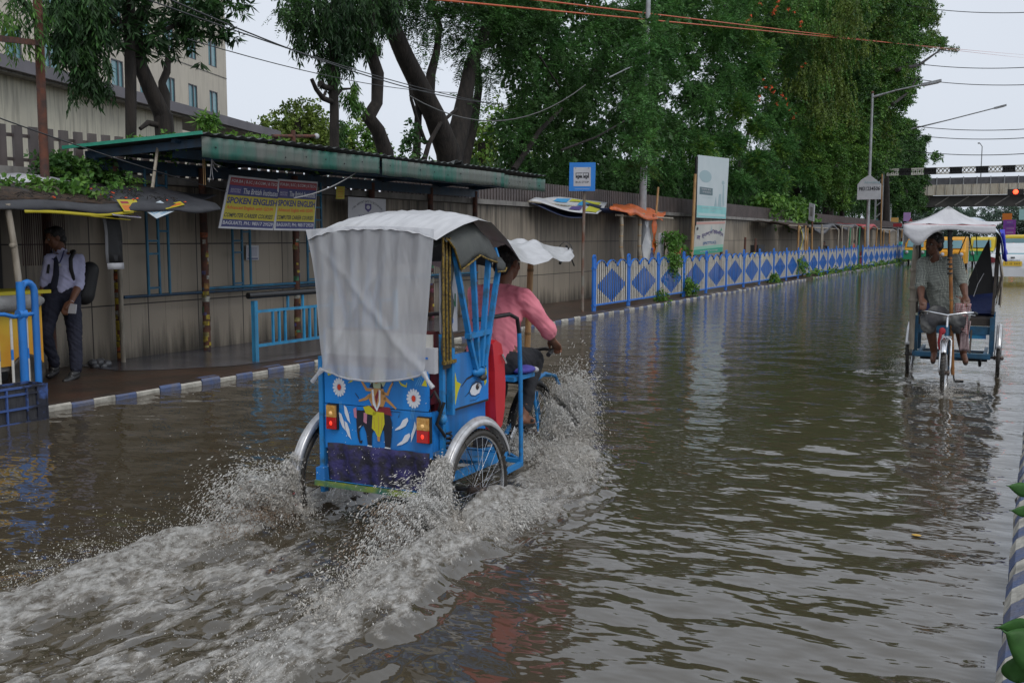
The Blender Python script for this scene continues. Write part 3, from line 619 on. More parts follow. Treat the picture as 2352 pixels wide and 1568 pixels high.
# pruned slim tree
x = -13.0
mk_tree('pruned_tree', 'slim pruned trunk with bare stubs and drooping leaf tufts above the shelter roof', 
 [(TP([(768, 420), (768, 345), (768, 240), (764, 190), (764, 110), (760, 20)], x), [.1, .1, .095, .11, .07, .04]), (TP([(768, 236), (742, 226), (726, 205), (716, 182)], x), [.06, .055, .045, .04]), (TP([(764, 205), (745, 200), (735, 192)], x), [.06, .06, .07]), (TP([(768, 225), (785, 205), (805, 204)], x), [.05, .03, .02]), (TP([(742, 226), (748, 210)], x), [.03, .03])],
 [(CL([(745, 60, .5), (700, 30, .4), (775, 120, .36), (730, -10, .6), (790, 40, .4), (685, 80, .17), (678, 105, .1), (755, 160, .2), (810, 90, .3), (650, 20, .1)], x), 800, 'hang', .9, D3, .5),
  (CL([(808, 210, .16), (820, 235, .12), (815, 190, .1)], x), 80, 'hang', .8, [LEAVES_MID], .5), (CL([(786, 275, .05), (787, 300, .05), (786, 325, .06)], x), 40, 'hang', .6, [LEAVES_DARK], .5), (CL([(655, 12, .2), (668, 22, .14)], x), 40, 'frond', .9, [LEAVES_DARK], .5)], gx(768, 420, x)*[1, 1, 0])
mk_tree('crooked_tree', 'crooked bare dark trunk curving up between pruned tree and leaning tree',
 [(TP([(895, 430), (886, 350), (868, 300), (846, 268), (866, 235), (868, 170), (845, 100), (852, 30), (840, -80)], x), [.2, .18, .16, .17, .13, .14, .13, .12, .1])],
 [(CL([(810, 20, .55), (860, -20, .6), (830, 70, .35), (790, -10, .5), (880, 30, .4), (855, 100, .2), (850, -80, .7)], x), 900, 'hang', .9, D3, .5)], gx(895, 430, x)*[1, 1, 0])
# the big leaning tree
x = -13.4
mk_tree('leaning_tree', 'massive leaning dark trunk forking into limbs, feathery leaves above, right of crooked trunk',
 [(TP([(1045, 450), (1030, 350), (1000, 270), (965, 200), (930, 130), (900, 60), (880, -20), (870, -120)], x), [.36, .32, .27, .24, .22, .2, .18, .15]),
  (TP([(1035, 370), (1058, 280), (1072, 200), (1080, 150), (1120, 60), (1150, -40)], x), [.3, .26, .2, .17, .13, .1]), (TP([(985, 240), (990, 170), (1003, 120), (1010, 60), (990, 0)], x), [.14, .12, .09, .08, .06]),
  (TP([(955, 420), (958, 330), (962, 240), (945, 200)], x-.3), [.1, .1, .09, .06]), (TP([(965, 400), (985, 330), (1010, 285), (1050, 250)], x+.2), [.07, .06, .05, .04]), (TP([(1060, 420), (1090, 280), (1100, 200), (1095, 120)], x-.5), [.12, .12, .11, .08]), (TP([(978, 330), (960, 280), (945, 230), (940, 190)], x), [.05, .045, .04, .03])],
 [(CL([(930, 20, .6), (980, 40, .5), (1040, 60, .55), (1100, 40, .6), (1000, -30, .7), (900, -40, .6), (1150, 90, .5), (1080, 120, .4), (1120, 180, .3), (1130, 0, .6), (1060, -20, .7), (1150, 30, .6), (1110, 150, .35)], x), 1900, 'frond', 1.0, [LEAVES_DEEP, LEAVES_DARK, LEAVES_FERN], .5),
  (CL([(975, 120, .16), (985, 160, .16), (1000, 110, .2), (1070, 100, .3), (960, 90, .2), (1090, 170, .3), (1110, 250, .25), (1065, 235, .15)], x), 150, 'frond', .8, [LEAVES_DARK, LEAVES_FERN], .5),
  (CL([(940, 290, .06), (950, 330, .08), (930, 350, .05), (945, 310, .05)], x), 34, 'broad', .9, [LEAVES_DARK], .5)], gx(1045, 450, x)*[1, 1, 0])
# the dense row behind the wall
def rowtree(name, label, x, tr, cl, n, kinds, mats, inner=700, size=1.0, lit=None, ex=None, isz=1.5):
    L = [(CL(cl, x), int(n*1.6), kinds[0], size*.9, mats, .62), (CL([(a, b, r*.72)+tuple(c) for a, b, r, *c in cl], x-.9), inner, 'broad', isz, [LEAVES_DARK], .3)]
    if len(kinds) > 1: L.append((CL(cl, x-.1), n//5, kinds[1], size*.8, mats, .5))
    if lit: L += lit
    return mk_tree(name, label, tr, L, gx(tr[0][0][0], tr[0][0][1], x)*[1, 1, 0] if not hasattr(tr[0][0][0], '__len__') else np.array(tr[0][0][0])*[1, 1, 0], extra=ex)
x = -13.2
rowtree('feathery_tree', 'dense dark feathery tree directly behind the bus stop sign, hanging over the slats', x,
 [(TP([(1190, 470), (1180, 380), (1230, 250), (1300, 100)], x-1), [.16, .15, .12, .08]), (TP([(1290, 480), (1310, 380), (1340, 250), (1400, 90)], x-1), [.24, .22, .18, .12]), (TP([(1180, 390), (1240, 300), (1290, 250)], x+.2), [.09, .07, .04]), (TP([(1290, 345), (1370, 315), (1445, 272)], x+1.5), [.035, .03, .02]), (TP([(1240, 130), (1265, 170), (1285, 200)], x+.8), [.03, .025, .02])],
 [(1170, 60, .8), (1240, 30, .9), (1200, 150, .75), (1290, 130, .9), (1220, 230, .7), (1320, 220, .9), (1270, 310, .8), (1180, 300, .55), (1380, 60, 1.0), (1400, 170, 1.0), (1350, 330, .8), (1430, 290, .9), (1300, 400, .7), (1400, 400, .7), (1250, 400, .45), (1460, 400, .6), (1300, -40, 1.2), (1190, 370, .35), (1150, -30, .9), (1450, 60, 1.0), (1480, 200, .9)], 3600, ('frond', 'hang'), [LEAVES_DARK, LEAVES_DARK, LEAVES_FERN], 2600)
rowtree('bushy_tree', 'dense dark tree with drooping leaves behind the tall steel pole and the billboard', x+.6,
 [(TP([(1480, 490), (1485, 380), (1500, 250), (1520, 80)], x-1), [.22, .2, .18, .12]), (TP([(1560, 490), (1570, 380), (1540, 280)], x-1.4), [.16, .14, .1])],
 [(1500, 40, 1.1), (1580, 30, 1.1), (1550, 130, 1.1), (1640, 100, 1.0), (1520, 300, 1.0), (1600, 230, 1.0), (1660, 180, .9), (1580, 330, .9), (1650, 300, .9), (1530, 400, .7), (1600, 410, .7), (1700, 90, .9), (1700, 200, .8), (1560, -50, 1.3), (1680, 0, 1.1), (1655, 395, .55), (1478, 130, .42, 3.4), (1490, 180, .4, 3.4), (1472, 240, .42, 3.4), (1488, 290, .38, 3.4), (1470, 330, .36, 3.4), (1482, 375, .3, 3.4), (1495, 70, .3, 3.4)], 4200, ('frond',), [LEAVES_DARK, LEAVES_FERN, LEAVES_FERN, LEAVES_MID], 2600, 1.15)
rowtree('subabul_tree', 'sprawling tree with bright feathery sprays reaching over the billboard towards the road', x+1.2,
 [(TP([(1740, 480), (1760, 430), (1800, 330), (1780, 200), (1730, 80)], x-.8), [.16, .14, .12, .1, .07]), (TP([(1690, 490), (1700, 380), (1720, 300)], x-1), [.13, .12, .09])],
 [(1730, 150, .55), (1760, 120, .5), (1700, 240, .6), (1750, 290, .6), (1790, 250, .5), (1680, 330, .55), (1740, 370, .7), (1800, 340, .7), (1700, 420, .5), (1780, 420, .7), (1640, 380, .4), (1620, 340, .35), (1840, 300, .5), (1660, 60, .7), (1840, 400, .6), (1870, 440, .5), (1720, 70, .4)], 2900, ('frond',), [LEAVES_FERN, LEAVES_FERN, LEAVES_LIT], 1300, 1.25)
# flame tree with red flowers
x = -13.0
fl = []
for px, py, n in ((1790, 0, 18), (1783, 28, 12), (1838, 50, 14), (1745, 8, 5), (1720, 40, 4), (1848, 150, 5), (1770, 210, 14), (1800, 215, 10), (1745, 225, 6), (1812, 245, 7), (1780, 240, 6), (1830, 255, 5), (1760, 185, 4), (1815, 20, 8)):
    c = gx(px, py, x+1.7); n = max(2, n//3); P = c+RNG.normal(0, .12, (n, 3)); V = sprigs(P, nrm(RNG.normal(0, 1, (n, 3))), 'whorl', .6); fl.append(V)
rowtree('flame_tree', 'tall deep green tree sprinkled with clusters of orange red flowers', x,
 [(TP([(1830, 500), (1825, 400), (1810, 250), (1800, 60)], x-1), [.3, .28, .22, .15])],
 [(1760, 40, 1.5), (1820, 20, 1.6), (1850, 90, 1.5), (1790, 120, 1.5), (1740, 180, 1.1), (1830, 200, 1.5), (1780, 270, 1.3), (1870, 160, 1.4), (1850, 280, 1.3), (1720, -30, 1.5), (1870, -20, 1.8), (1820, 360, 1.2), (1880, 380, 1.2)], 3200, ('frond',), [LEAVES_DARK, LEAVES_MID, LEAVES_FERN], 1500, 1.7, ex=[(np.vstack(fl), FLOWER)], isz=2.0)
# tall vine-hung trees and the brighter tree by the lamp
x = -12.5
vine = [(CL([(1870, 30, 2.2), (1880, 120, 1.8), (1900, 200, 1.8), (1860, 180, 1.2), (1925, 90, 2), (1930, 250, 1.3), (1870, 250, 1.0)], x+1.2), 1500, 'vine', .62, [LEAVES_VINE, LEAVES_VINE, LEAVES_MID], .7)]
rowtree('vine_draped_tree', 'very tall tree draped in yellowish green hanging creepers behind the street lamp', x,
 [(TP([(1900, 520), (1905, 400), (1910, 250), (1900, 60)], x-1), [.4, .36, .3, .2])],
 [(1880, 20, 3), (1900, 100, 2.6), (1920, 200, 2.4), (1960, 60, 2.8), (1960, 160, 2.5), (1880, 280, 1.8), (1940, 300, 2), (1900, 370, 1.6), (1940, 0, 3), (1970, 240, 2.2), (1920, -60, 3.5), (1880, 430, 1.2)], 7500, ('broad',), [LEAVES_DARK, LEAVES_MID, LEAVES_VINE], 1800, 1.35, lit=vine, isz=3)
x = -12.0
rowtree('tall_roadside_tree', 'tallest round-headed green tree at the right end, one branch poking into the sky', x,
 [(TP([(2030, 540), (2030, 430), (2020, 250), (2040, 60)], x), [.5, .45, .4, .3]), (TP([(2060, 160), (2110, 150), (2160, 115), (2200, 120)], x+2), [.16, .12, .07, .04]), (TP([(2050, 240), (2090, 210), (2110, 170)], x+2), [.12, .09, .05])],
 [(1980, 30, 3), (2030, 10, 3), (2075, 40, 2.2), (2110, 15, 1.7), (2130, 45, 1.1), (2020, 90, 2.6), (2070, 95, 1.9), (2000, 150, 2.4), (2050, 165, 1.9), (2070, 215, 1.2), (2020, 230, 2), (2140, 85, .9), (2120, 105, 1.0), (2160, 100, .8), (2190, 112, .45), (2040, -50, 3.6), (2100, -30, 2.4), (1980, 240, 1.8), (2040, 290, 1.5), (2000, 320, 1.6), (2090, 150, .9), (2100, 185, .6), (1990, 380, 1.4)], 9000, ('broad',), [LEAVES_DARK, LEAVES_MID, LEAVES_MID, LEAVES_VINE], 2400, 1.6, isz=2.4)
x = -11.4
rowtree('young_leafy_tree', 'bright green leafy tree partly covering the phone number board by the lamp post', x,
 [(TP([(1935, 520), (1930, 440), (1920, 380)], x), [.16, .14, .1])],
 [(1890, 300, .9), (1930, 290, 1.0), (1965, 310, 1.0), (1900, 350, 1.1), (1950, 360, 1.1), (1985, 350, .7), (1910, 410, 1.0), (1955, 420, .9), (1880, 400, .7), (1930, 460, .6), (1870, 350, .6), (1975, 400, .6), (1940, 245, .6)], 4200, ('broad',), [LEAVES_MID, LEAVES_MID, LEAVES_LIT], 1200, .95, isz=1.5)
x = -12.5
rowtree('far_spreading_tree', 'dark drooping tree around the gantry post beside the flyover', x,
 [(TP([(2080, 540), (2080, 470), (2075, 380)], x), [.3, .28, .2])],
 [(2050, 300, 1.4), (2080, 300, 1.2), (2040, 350, 1.5), (2075, 340, 1.5), (2100, 335, 1.0), (2088, 385, 1.5), (2110, 410, 1.1), (2050, 410, 1.5), (2085, 440, 1.4), (2030, 440, 1.3), (2118, 440, .9), (2150, 360, .45), (2060, 470, 1.2), (2108, 365, .8), (2125, 322, .5), (2020, 390, 1.4), (2100, 465, 1.0), (2125, 470, .7)], 5200, ('broad',), [LEAVES_DARK, LEAVES_DARK, LEAVES_MID], 1500, 1.5, isz=2.6)
# undergrowth that closes the view under the crowns
L = []
for px in range(940, 2060, 34):
    for py, xx in ((445, -15.5), (400, -17.5), (480, -15)): L.append((px+RNG.uniform(-15, 15), py+RNG.uniform(-22, 14), 1.0+(px-1100)/900*1.2 if px > 1100 else .7, xx+13))
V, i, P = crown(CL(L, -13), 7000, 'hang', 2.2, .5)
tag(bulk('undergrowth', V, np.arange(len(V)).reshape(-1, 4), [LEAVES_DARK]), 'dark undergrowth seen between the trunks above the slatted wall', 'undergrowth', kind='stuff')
# far trees over the shelter roof
def fartree(name, label, cl, d, n, size, mats):
    c = [(gd(px, py, d), (r, r, r*1.1)) for px, py, r in cl]; b = gd(cl[0][0], 548, d)
    mk_tree(name, label, [([b*[1, 1, 0], np.array([b[0], b[1], c[0][0][2]])], [.4, .3])], [(c, n, 'broad', size, mats, .6)], b*[1, 1, 0])
fartree('distant_creeper_tree', 'distant yellow green tree with two upright lobes beyond the shelter roof', [(690, 275, 1.3), (715, 275, 1.3), (695, 300, 1.8), (725, 310, 1.6), (650, 300, 1.6), (670, 320, 2), (735, 335, 1.6), (700, 262, .9), (640, 318, 1.6)], 75, 900, 2.2, [LEAVES_YEL, LEAVES_YEL, LEAVES_VINE])
fartree('distant_domed_tree', 'distant low domed bright green tree beyond the shelter, right of pruned trunk', [(820, 340, 2.2), (800, 335, 1.6), (845, 345, 1.8), (780, 345, 1.6), (865, 352, 1.2), (760, 352, 1.5)], 80, 900, 2.0, [LEAVES_YEL, LEAVES_LIT, LEAVES_MID])
fartree('distant_pale_tree', 'sparse pale green tree seen between the leaning trunks in the gaps', [(1110, 330, 2.5), (1160, 350, 2.5), (1200, 300, 2), (1090, 350, 2)], 60, 500, 2.2, [LEAVES_YEL, LEAVES_LIT])
V, i, P = crown([(np.array([px, 178+RNG.uniform(-3, 3), 3.0+RNG.uniform(0, 3.2)]), (6, 4, 3.2)) for px in np.arange(-20, 60, 4.5)], 12000, 'broad', 2.8)
tag(bulk('tree_belt', V, np.arange(len(V)).reshape(-1, 4), [leafmat('leaf_hazy', (.07, .11, .08), (.1, .15, .11))]), 'hazy belt of trees under the far flyover', 'trees', kind='stuff')  # distance haze is mixed into the leaf colour itself
# creepers and weeds
def weeds(name, label, cat, cl, n, kind, size, mats, shell=.5):
    V, i, P = crown(cl, n, kind, size, shell, out=.5); mi = (np.arange(len(V)//4)//KIND[kind][1]) % len(mats)
    o = bulk(name, V, np.arange(len(V)).reshape(-1, 4), mats, mi); return tag(o, label, cat)
rcl = []
for y in np.arange(9.0, 13.2, .14): rcl.append(((lambda xx: np.array([xx, y, roofz(xx, y)+.05]))(-9.7-RNG.uniform(0, .85)), (.22, .18, .06)))
for y in np.arange(9.0, 13.4, .2): rcl.append(((lambda xx: np.array([xx, y, roofz(xx, y)+.03]))(-9.15-RNG.uniform(0, .7)), (.2, .14, .035)))
weeds('roof_creeper', 'leafy green creeper spreading over the bus shelter roof', 'creeper', rcl, 520, 'broad', .42, [LEAVES_LIT, LEAVES_MID, LEAVES_MID])['kind'] = 'stuff'
weeds('roof_weed', 'upright broad-leaved weed sprouting from the shelter roof corner by the building eaves', 'plant', [(gx(483, 295, -9.6), (.07, .09, .09)), (gx(470, 275, -9.6), (.06, .08, .07)), (gx(490, 275, -9.6), (.06, .06, .06))], 34, 'whorl', .55, [LEAVES_LIT, LEAVES_MID])
weeds('wall_creeper', 'mass of heart-leaved creeper hanging at the left end of shelter below the roof', 'creeper', [(gx(a, b, -10.5), (.12, .2, r)) for a, b, r in ((150, 392, .13), (190, 395, .15), (225, 392, .13), (250, 408, .12), (128, 372, .08), (120, 390, .1), (215, 410, .12), (265, 415, .07))], 360, 'broad', .5, [LEAVES_DARK, LEAVES_MID])
for k, (px, py, rr, lab) in enumerate(((1515, 690, .13, 'weed tuft growing at the fence foot near third panel'), (1580, 655, .16, 'bushy weed growing through the fence near the fourth post'), (1838, 606, .2, 'creeper clump growing on the fence foot near its far end'), (1775, 640, .1, 'low weed on kerb below the fence middle panels'), (1545, 600, .17, 'small shrub with trailing stems tied to fence top beside the planter'))):
    w_ = weeds('weed', lab, 'weed', [(gx(px, py, -8.52), (.1, rr, rr*1.1)), (gx(px+8, py+8, -8.5), (.08, rr, rr*.6))], 70, 'broad', .6, [LEAVES_MID, LEAVES_LIT])
weeds('kerb_weeds', 'strip of low green weeds along the far kerb under the second railing', 'weeds', [(np.array([-8.45, y, .12]), (.14, .5, .12)) for y in np.arange(42, 86, 1.0)], 380, 'broad', .8, [LEAVES_MID, LEAVES_LIT])['kind'] = 'stuff'
weeds('wall_shrub', 'leafy shrub over the wall coping behind the far stalls', 'shrub', [(gx(a, b, -11.0), (.5, 1.2, r)) for a, b, r in ((1790, 490, .6), (1830, 500, .6), (1760, 480, .5), (1810, 505, .5), (1815, 480, .4))], 500, 'broad', 1.6, [LEAVES_MID, LEAVES_MID, LEAVES_LIT])
# vine on the median close to the camera
def bigleaf(O, A, W, l, w_, m, name, label, stem):
    o = MB(); O = np.array(O); A = unit(A); W = unit(W); N = np.cross(A, W); P = []
    for i in range(11):
        t = i/10; wd = w_*math.sin(math.pi*min(t*1.06+.04, 1))**.7*(1.15-.5*t); P.append([O+A*l*t+W*wd*s+N*(.012*math.sin(t*3)+.02*abs(s)*w_*8-.03*t*t) for s in (-1, -.5, 0, .5, 1)])
    o.grid(P, m, thick=.0012); o.tube([O, O-A*.06+np.array([0, 0, -.03]), np.array(stem)], .0028, LEAVES_LIT, 6)
    return o
LF = leafmat('median_leaf', (.05, .15, .03), (.03, .09, .018), isl=.05, scale=24)
st = np.array([.35, 2.2, .2])
root = thing('median_creeper', 'big bright green creeper leaves rising from the median kerb at right edge', 'plant', tuple(st))
for (px, py, d, A, W, l, w_) in ((2352, 1500, 2.3, (-.2, .1, -.7), (.8, -.2, .2), .1, .05), (2350, 1440, 2.32, (-.95, .3, -.25), (.1, .1, 1), .07, .022), (2352, 1130, 3.3, (-.9, .2, .15), (.1, .2, 1), .07, .025), (2355, 1175, 3.2, (-.9, .2, -.1), (.1, .2, 1), .06, .02), (2380, 1520, 2.25, (-.7, .3, .4), (.2, .2, .6), .1, .05)):
    P = gd(px+14, py, d); bigleaf(P, A, W, l, w_, LF, 'leaf', '', st+np.array([P[0]-st[0], P[1]-st[1], 0])*.6).build('leaf', root)
# ================================================================ STREET FURNITURE
# --- blue and white railing
def fence_post():
    m = MB(); h = 1.2
    P = [(0, -.055, -.1), (0, -.055, h-.06)]+[(0, -.055*math.cos(a), h-.06+.06*math.sin(a)) for a in np.linspace(.3, math.pi-.3, 6)]+[(0, .055, h-.06), (0, .055, -.1)]
    for a, b in zip(P[:-1], P[1:]): m.bar(np.array(a), np.array(b)+unit(np.array(b)-np.array(a))*.004, .05, .035, BLUE, up=(1, 0, 0))
    m.boxf((0, 0, .93), (.033, 0, 0), (0, .085, 0), (0, 0, .016), BLUE); m.boxf((0, 0, .12), (.033, 0, 0), (0, .075, 0), (0, 0, .016), BLUE); m.boxf((0, 0, .55), (.012, 0, 0), (0, .04, 0), (0, 0, .6), BLUE)
    return m
def fence_panel(L, seed):
    m = MB(); rr = random.Random(seed); nb = 17; y0, y1 = .09, L-.09; zb = .13
    top = lambda y: .95+.15*abs(math.sin(3*math.pi*(y-y0)/(y1-y0)))**.8
    ys_ = np.linspace(y0, y1, 37)
    for a, b in zip(ys_[:-1], ys_[1:]): m.bar((0, a, top(a)), (0, b, top(b)), .045, .014, BLUE, up=(0, 0, 1))
    m.boxf((0, L/2, zb), (.014, 0, 0), (0, (y1-y0)/2, 0), (0, 0, .018), BLUE); c = .53; hh = .37
    for k in range(nb):
        y = y0+(k+.5)*(y1-y0)/nb; d = 1-abs(y-L/2)/((y1-y0)/2*.97); t = top(y)-.01; lean = rr.gauss(0, .003)
        lo, hi = max(c-hh*d, zb+.02), min(c+hh*d, t)
        segs = [(zb+.018, lo, WHITE), (lo, hi, BLUE), (hi, t, WHITE)] if d > .06 else [(zb+.018, t, WHITE)]
        for a, b, mt in segs:
            if b-a > .005: m.boxf((lean, y, (a+b)/2), (.006, 0, 0), (0, .0175, 0), (0, 0, (b-a)/2), mt)
    return m
postm = None; pcache = []
def railing(y0, n, L, label, name='pedestrian_fence'):
    global postm
    r = thing(name, label, 'fence', (-8.6, y0, .08))
    for k in range(n+1):
        if postm is None: po = fence_post().build('post', r, local=True); postm = po.data
        else: po = bpy.data.objects.new('post', postm); COL.objects.link(po); po.parent = r
        po.location = (0, k*L, 0)
        if k < n:
            if len(pcache) < 5: pa = fence_panel(2.04, len(pcache)).build('panel', r, local=True); pcache.append(pa.data)
            else: pa = bpy.data.objects.new('panel', pcache[(k*3) % 5]); COL.objects.link(pa); pa.parent = r
            pa.location = (random.uniform(-.01, .01), k*L, random.uniform(-.012, .006)); pa.scale.y = L/2.04
railing(19.95, 17, 2.04, 'long blue and white railing with painted diamonds from the bus stop sign onward')
railing(56.2, 14, 2.04, 'second blue and white diamond railing, farther down the road beyond the gap')

# --- bus stop sign
def P3(x, y, z): return np.array([x, y, z], float)
SB = mat('sign_blue', (.015, .17, .55), (.02, .2, .6), rough=.35, scale=3)
r = thing('bus_stop_sign', 'blue square BUS STOP sign on a tall rusty pole beside the first fence post', 'sign', (-8.76, 19.7, .08))
o = MB(); o.tube([P3(-8.76, 19.7, -.05), P3(-8.77, 19.72, 1.4), P3(-8.74, 19.72, 2.75)], .034, mat('sign_pole', (.2, .19, .16), (.15, .06, .035), rough=.7, scale=2.2, contrast=(.42, .6)), 8); o.build('pole', r)
o = MB(); ang = R_(14); X = np.array([math.cos(ang), math.sin(ang), -.012]); Y = P3(0, 0, 1); O = P3(-9.03, 19.55, 2.66)
o.prism([(0, 0), (.56, 0), (.57, .6), (.01, .6)], O, X, Y, .02, SB, -.02)
b = Board(o, O, X, Y, .0015); b.lay(1).rect(.1, .1, .47, .5, SGREY); b.lay(2)
for q in ((.16, .19), (.17, .485)):
    pass
b.rect(.145, .275, .43, .385, INK); b.lay(3)
for k in range(3): b.rect(.16+k*.042, .325, .195+k*.042, .372, SGREY)
b.rect(.285, .28, .31, .378, SGREY)
for k in range(2): b.rect(.32+k*.05, .325, .362+k*.05, .372, SGREY)
for xx in (.2, .375): b.disc(xx, .272, .026, .026, SGREY, 14)
b.lay(4)
for xx in (.2, .375): b.disc(xx, .272, .02, .02, INK, 14)
b.lay(2).text('BUS STOP', .145, .165, .285, .045, INK, .01); b.rect(.13, .475, .155, .485, INK); b.rect(.41, .475, .435, .485, INK)
b.lay(1).text('||||||||||||||||', .13, .035, .31, .018, SGREY, .01); o.build('sign_panel', r)

# --- tall steel pole by the wall
r = thing('steel_pole', 'tall grey steel street pole rising through the tree foliage behind the orange tarpaulin', 'pole', (-10.3, 27.3, .08))
o = MB(); a, c = gx(1476, 480, -10.3), gx(1491, -60, -10.3); a0 = a-(c-a)*.45; a0[2] = .05; o.tube([a0, a, (a+c)/2, c], [.115, .11, .085, .06], GALV, 12); o.build('pole', r)
o = MB(); o.tube([gx(1463, 150, -10.2), gx(1440, 158, -10), gx(1400, 178, -9.8)], .018, GALV, 6); o.build('stay', r)

# --- billboards on a bamboo frame
SK = np.array([0, 1, 0.]); r = thing('tall_billboard', 'tall faded teal and white billboard on dark post, half covered by leaves', 'billboard', (-9.8, 32.5, .08))
O = gx(1600, 500, -9.8); X = gx(1667, 503, -9.8)-O; Yv = gx(1604, 356, -9.8)-O; o = MB(); o.prism([(0, 0), (1, 0), (1.06, 1.06), (0, 1)], O, X, Yv, .03, mat('billboard_white', (.52, .58, .6), (.44, .52, .54), rough=.4, scale=.8), -.03)
b = Board(o, O, X, Yv, .004); TL = mat('faded_teal', (.2, .5, .5), (.26, .56, .55), rough=.5, scale=2); b.lay(1).rect(0, .005, 1, .2, TL); b.rect(.07, .38, .5, .5, mat('billboard_slate', (.09, .15, .17), rough=.5)); GT = mat('billboard_grey_teal', (.3, .42, .45), rough=.5)
b.poly([(.56, .2), (.62, .38), (.66, .2)], GT); b.poly([(.68, .2), (.73, .42), (.8, .42), (.82, .2)], GT); b.disc(.86, .62, .05, .035, GT); b.poly([(.84, .3), (.86, .58), (.9, .58), (.92, .25), (.88, .2)], GT); b.disc(.25, .68, .2, .1, GT)
b.lay(2).text('আপনার পাশে', .12, .455, .33, .03, SGREY, .01); b.text('সবসময়', .15, .405, .3, .03, SGREY, .01); b.text('ঠিকানা বিমানবন্দর', .15, .155, .7, .022, SGREY, .005); b.text('মোবাইল', .4, .115, .2, .02, SGREY); b.rect(.04, .035, .96, .08, mat('pale_band', (.42, .58, .58), rough=.5)); b.lay(1).text('সার্ভিস কেন্দ্র', .15, .33, .35, .018, GT)
o.build('panel', r)
o = MB(); o.tube([gx(1594, 640, -9.85), gx(1600, 360, -9.85)], .05, BLACK, 6); o.build('post', r); o = MB(); o.tube([gx(1652, 640, -9.9), gx(1663, 500, -9.9)], .05, RUSTY, 6); o.build('post', r)
tag(MB().tube([gx(1582, 660, -9.7), gx(1590, 560, -9.7), gx(1597, 400, -9.7)], [.06, .055, .045], BAMBOO, 8).build('bamboo_pole'), 'long bamboo pole leaning beside the two stacked billboards', 'pole')
O = gx(1592, 586, -9.8); X = gx(1660, 578, -9.8)-O; Yv = gx(1599, 508, -9.8)-O
bn = MB(); bn.prism([(0, 0), (1, 0), (1.02, 1), (0.02, .98)], O, X, Yv, .03, mat('union_board', (.5, .49, .45), (.4, .41, .38), rough=.5, scale=1.5), -.03)
b = Board(bn, O, X, Yv, .004); b.lay(1).rect(.01, .9, .99, .97, mat('faded_pink', (.5, .28, .24), rough=.5)); b.rect(.005, .0, .99, .15, mat('board_green', (.03, .3, .2), rough=.5)); b.rect(.005, .15, .99, .24, mat('board_pale_green', (.24, .48, .36), rough=.5))
PUR = mat('lettering_indigo', (.07, .05, .18), rough=.5)
b.lay(2).text('ট্যাক্সি ইউনিয়ন', .22, .44, .74, .17, PUR, .02, arc=.12); b.text('নং', .06, .44, .11, .13, PUR, .02); b.text('(INTTUC)', .28, .26, .44, .11, mat('lettering_blue', (.03, .12, .3), rough=.5), .02); b.text('বাগুইআটি, কলকাতা', .2, .04, .6, .07, SGREY, .02)
b.poly([(.5, .7), (.54, .7), (.53, .8), (.52, .88), (.51, .8)], GT); b.poly([(.84, .68), (.9, .68), (.87, .78)], mat('leaf_emblem', (.03, .3, .15), rough=.5)); b.disc(.06, .78, .03, .05, INK, 8)
tag(bn.build('union_signboard'), 'white and green Bengali signboard reading INTTUC below the tall billboard', 'sign')

# --- tarpaulin stall under the bus stop sign
TP1 = mat('banner_tarp', (.5, .5, .5), (.36, .37, .4), rough=.4, scale=3); TPB = mat('tarp_blue', (.03, .25, .5), rough=.4); TPY = mat('tarp_yellow', (.45, .45, .04), rough=.4); TPN = mat('tarp_navy', (.012, .025, .07), (.02, .03, .08), rough=.5, scale=5)
r = thing('banner_awning', 'sagging awning of reused white, blue and yellow banner cloth against the wall', 'awning', (-10, 21, .08))
o = MB(); A0, A1, A2 = gx(1213, 461, -10.5), gx(1365, 488, -9.4), gx(1400, 470, -10.5); P = []
def lerp(a, b, t): return np.asarray(a)*(1-t)+np.asarray(b)*t
B0, B1 = gx(1215, 463, -10.5), gx(1372, 494, -9.3); T0, T1 = gx(1250, 458, -10.55), gx(1395, 468, -10.55)
for i in range(15):
    t = i/14; row = []
    for j in range(7):
        s = j/6; p = lerp(lerp(B0, B1, t), lerp(T0, T1, t), s); p = p+np.array([0, 0, .10*math.sin(math.pi*t)*s+.05*math.sin(t*9+s*4)*math.sin(math.pi*s)+.035*math.sin(math.pi*t*2+1)]); row.append(p)
    P.append(row)
o.grid(P, TP1, thick=.008); Pa = np.array(P)
def patch(t0, t1, s0, s1, m):
    Q = []
    for t in np.linspace(t0, t1, 5):
        row = []
        for s in np.linspace(s0, s1, 4):
            i = min(int(t*14), 13); j = min(int(s*6), 5); ft = t*14-i; fs = s*6-j
            row.append((Pa[i, j]*(1-ft)+Pa[i+1, j]*ft)*(1-fs)+(Pa[i, j+1]*(1-ft)+Pa[i+1, j+1]*ft)*fs+np.array([.004, 0, .016]))
        Q.append(row)
    o.grid(Q, m)
patch(.8, .97, .05, .55, TPY); patch(.62, .75, .35, .7, TPB); patch(.22, .42, .55, .8, TPB); patch(.45, .62, .6, .8, TPY); patch(.6, .9, .75, .9, TPY); patch(.55, .72, .1, .3, mat('tarp_violet', (.08, .05, .2), rough=.4)); patch(.72, .95, .6, .72, INK); patch(.3, .5, .3, .42, GT)
o.build('cloth', r); o = MB(); o.grid([[p-np.array([0, 0, .05+.1*math.sin(math.pi*i/14)*(j < 4)]) for j, p in enumerate(row[:5])] for i, row in enumerate(P[:12])], TPN, thick=.006); o.build('lining', r)
o = MB(); o.tube([gx(1213, 463, -10.4), gx(1480, 492, -9.5)], .025, BAMBOOG, 6); o.build('ridge_pole', r)
r = thing('orange_awning', 'ragged orange tarpaulin awning on bamboo posts beside the tall steel pole', 'awning', (-9.5, 25, .08))
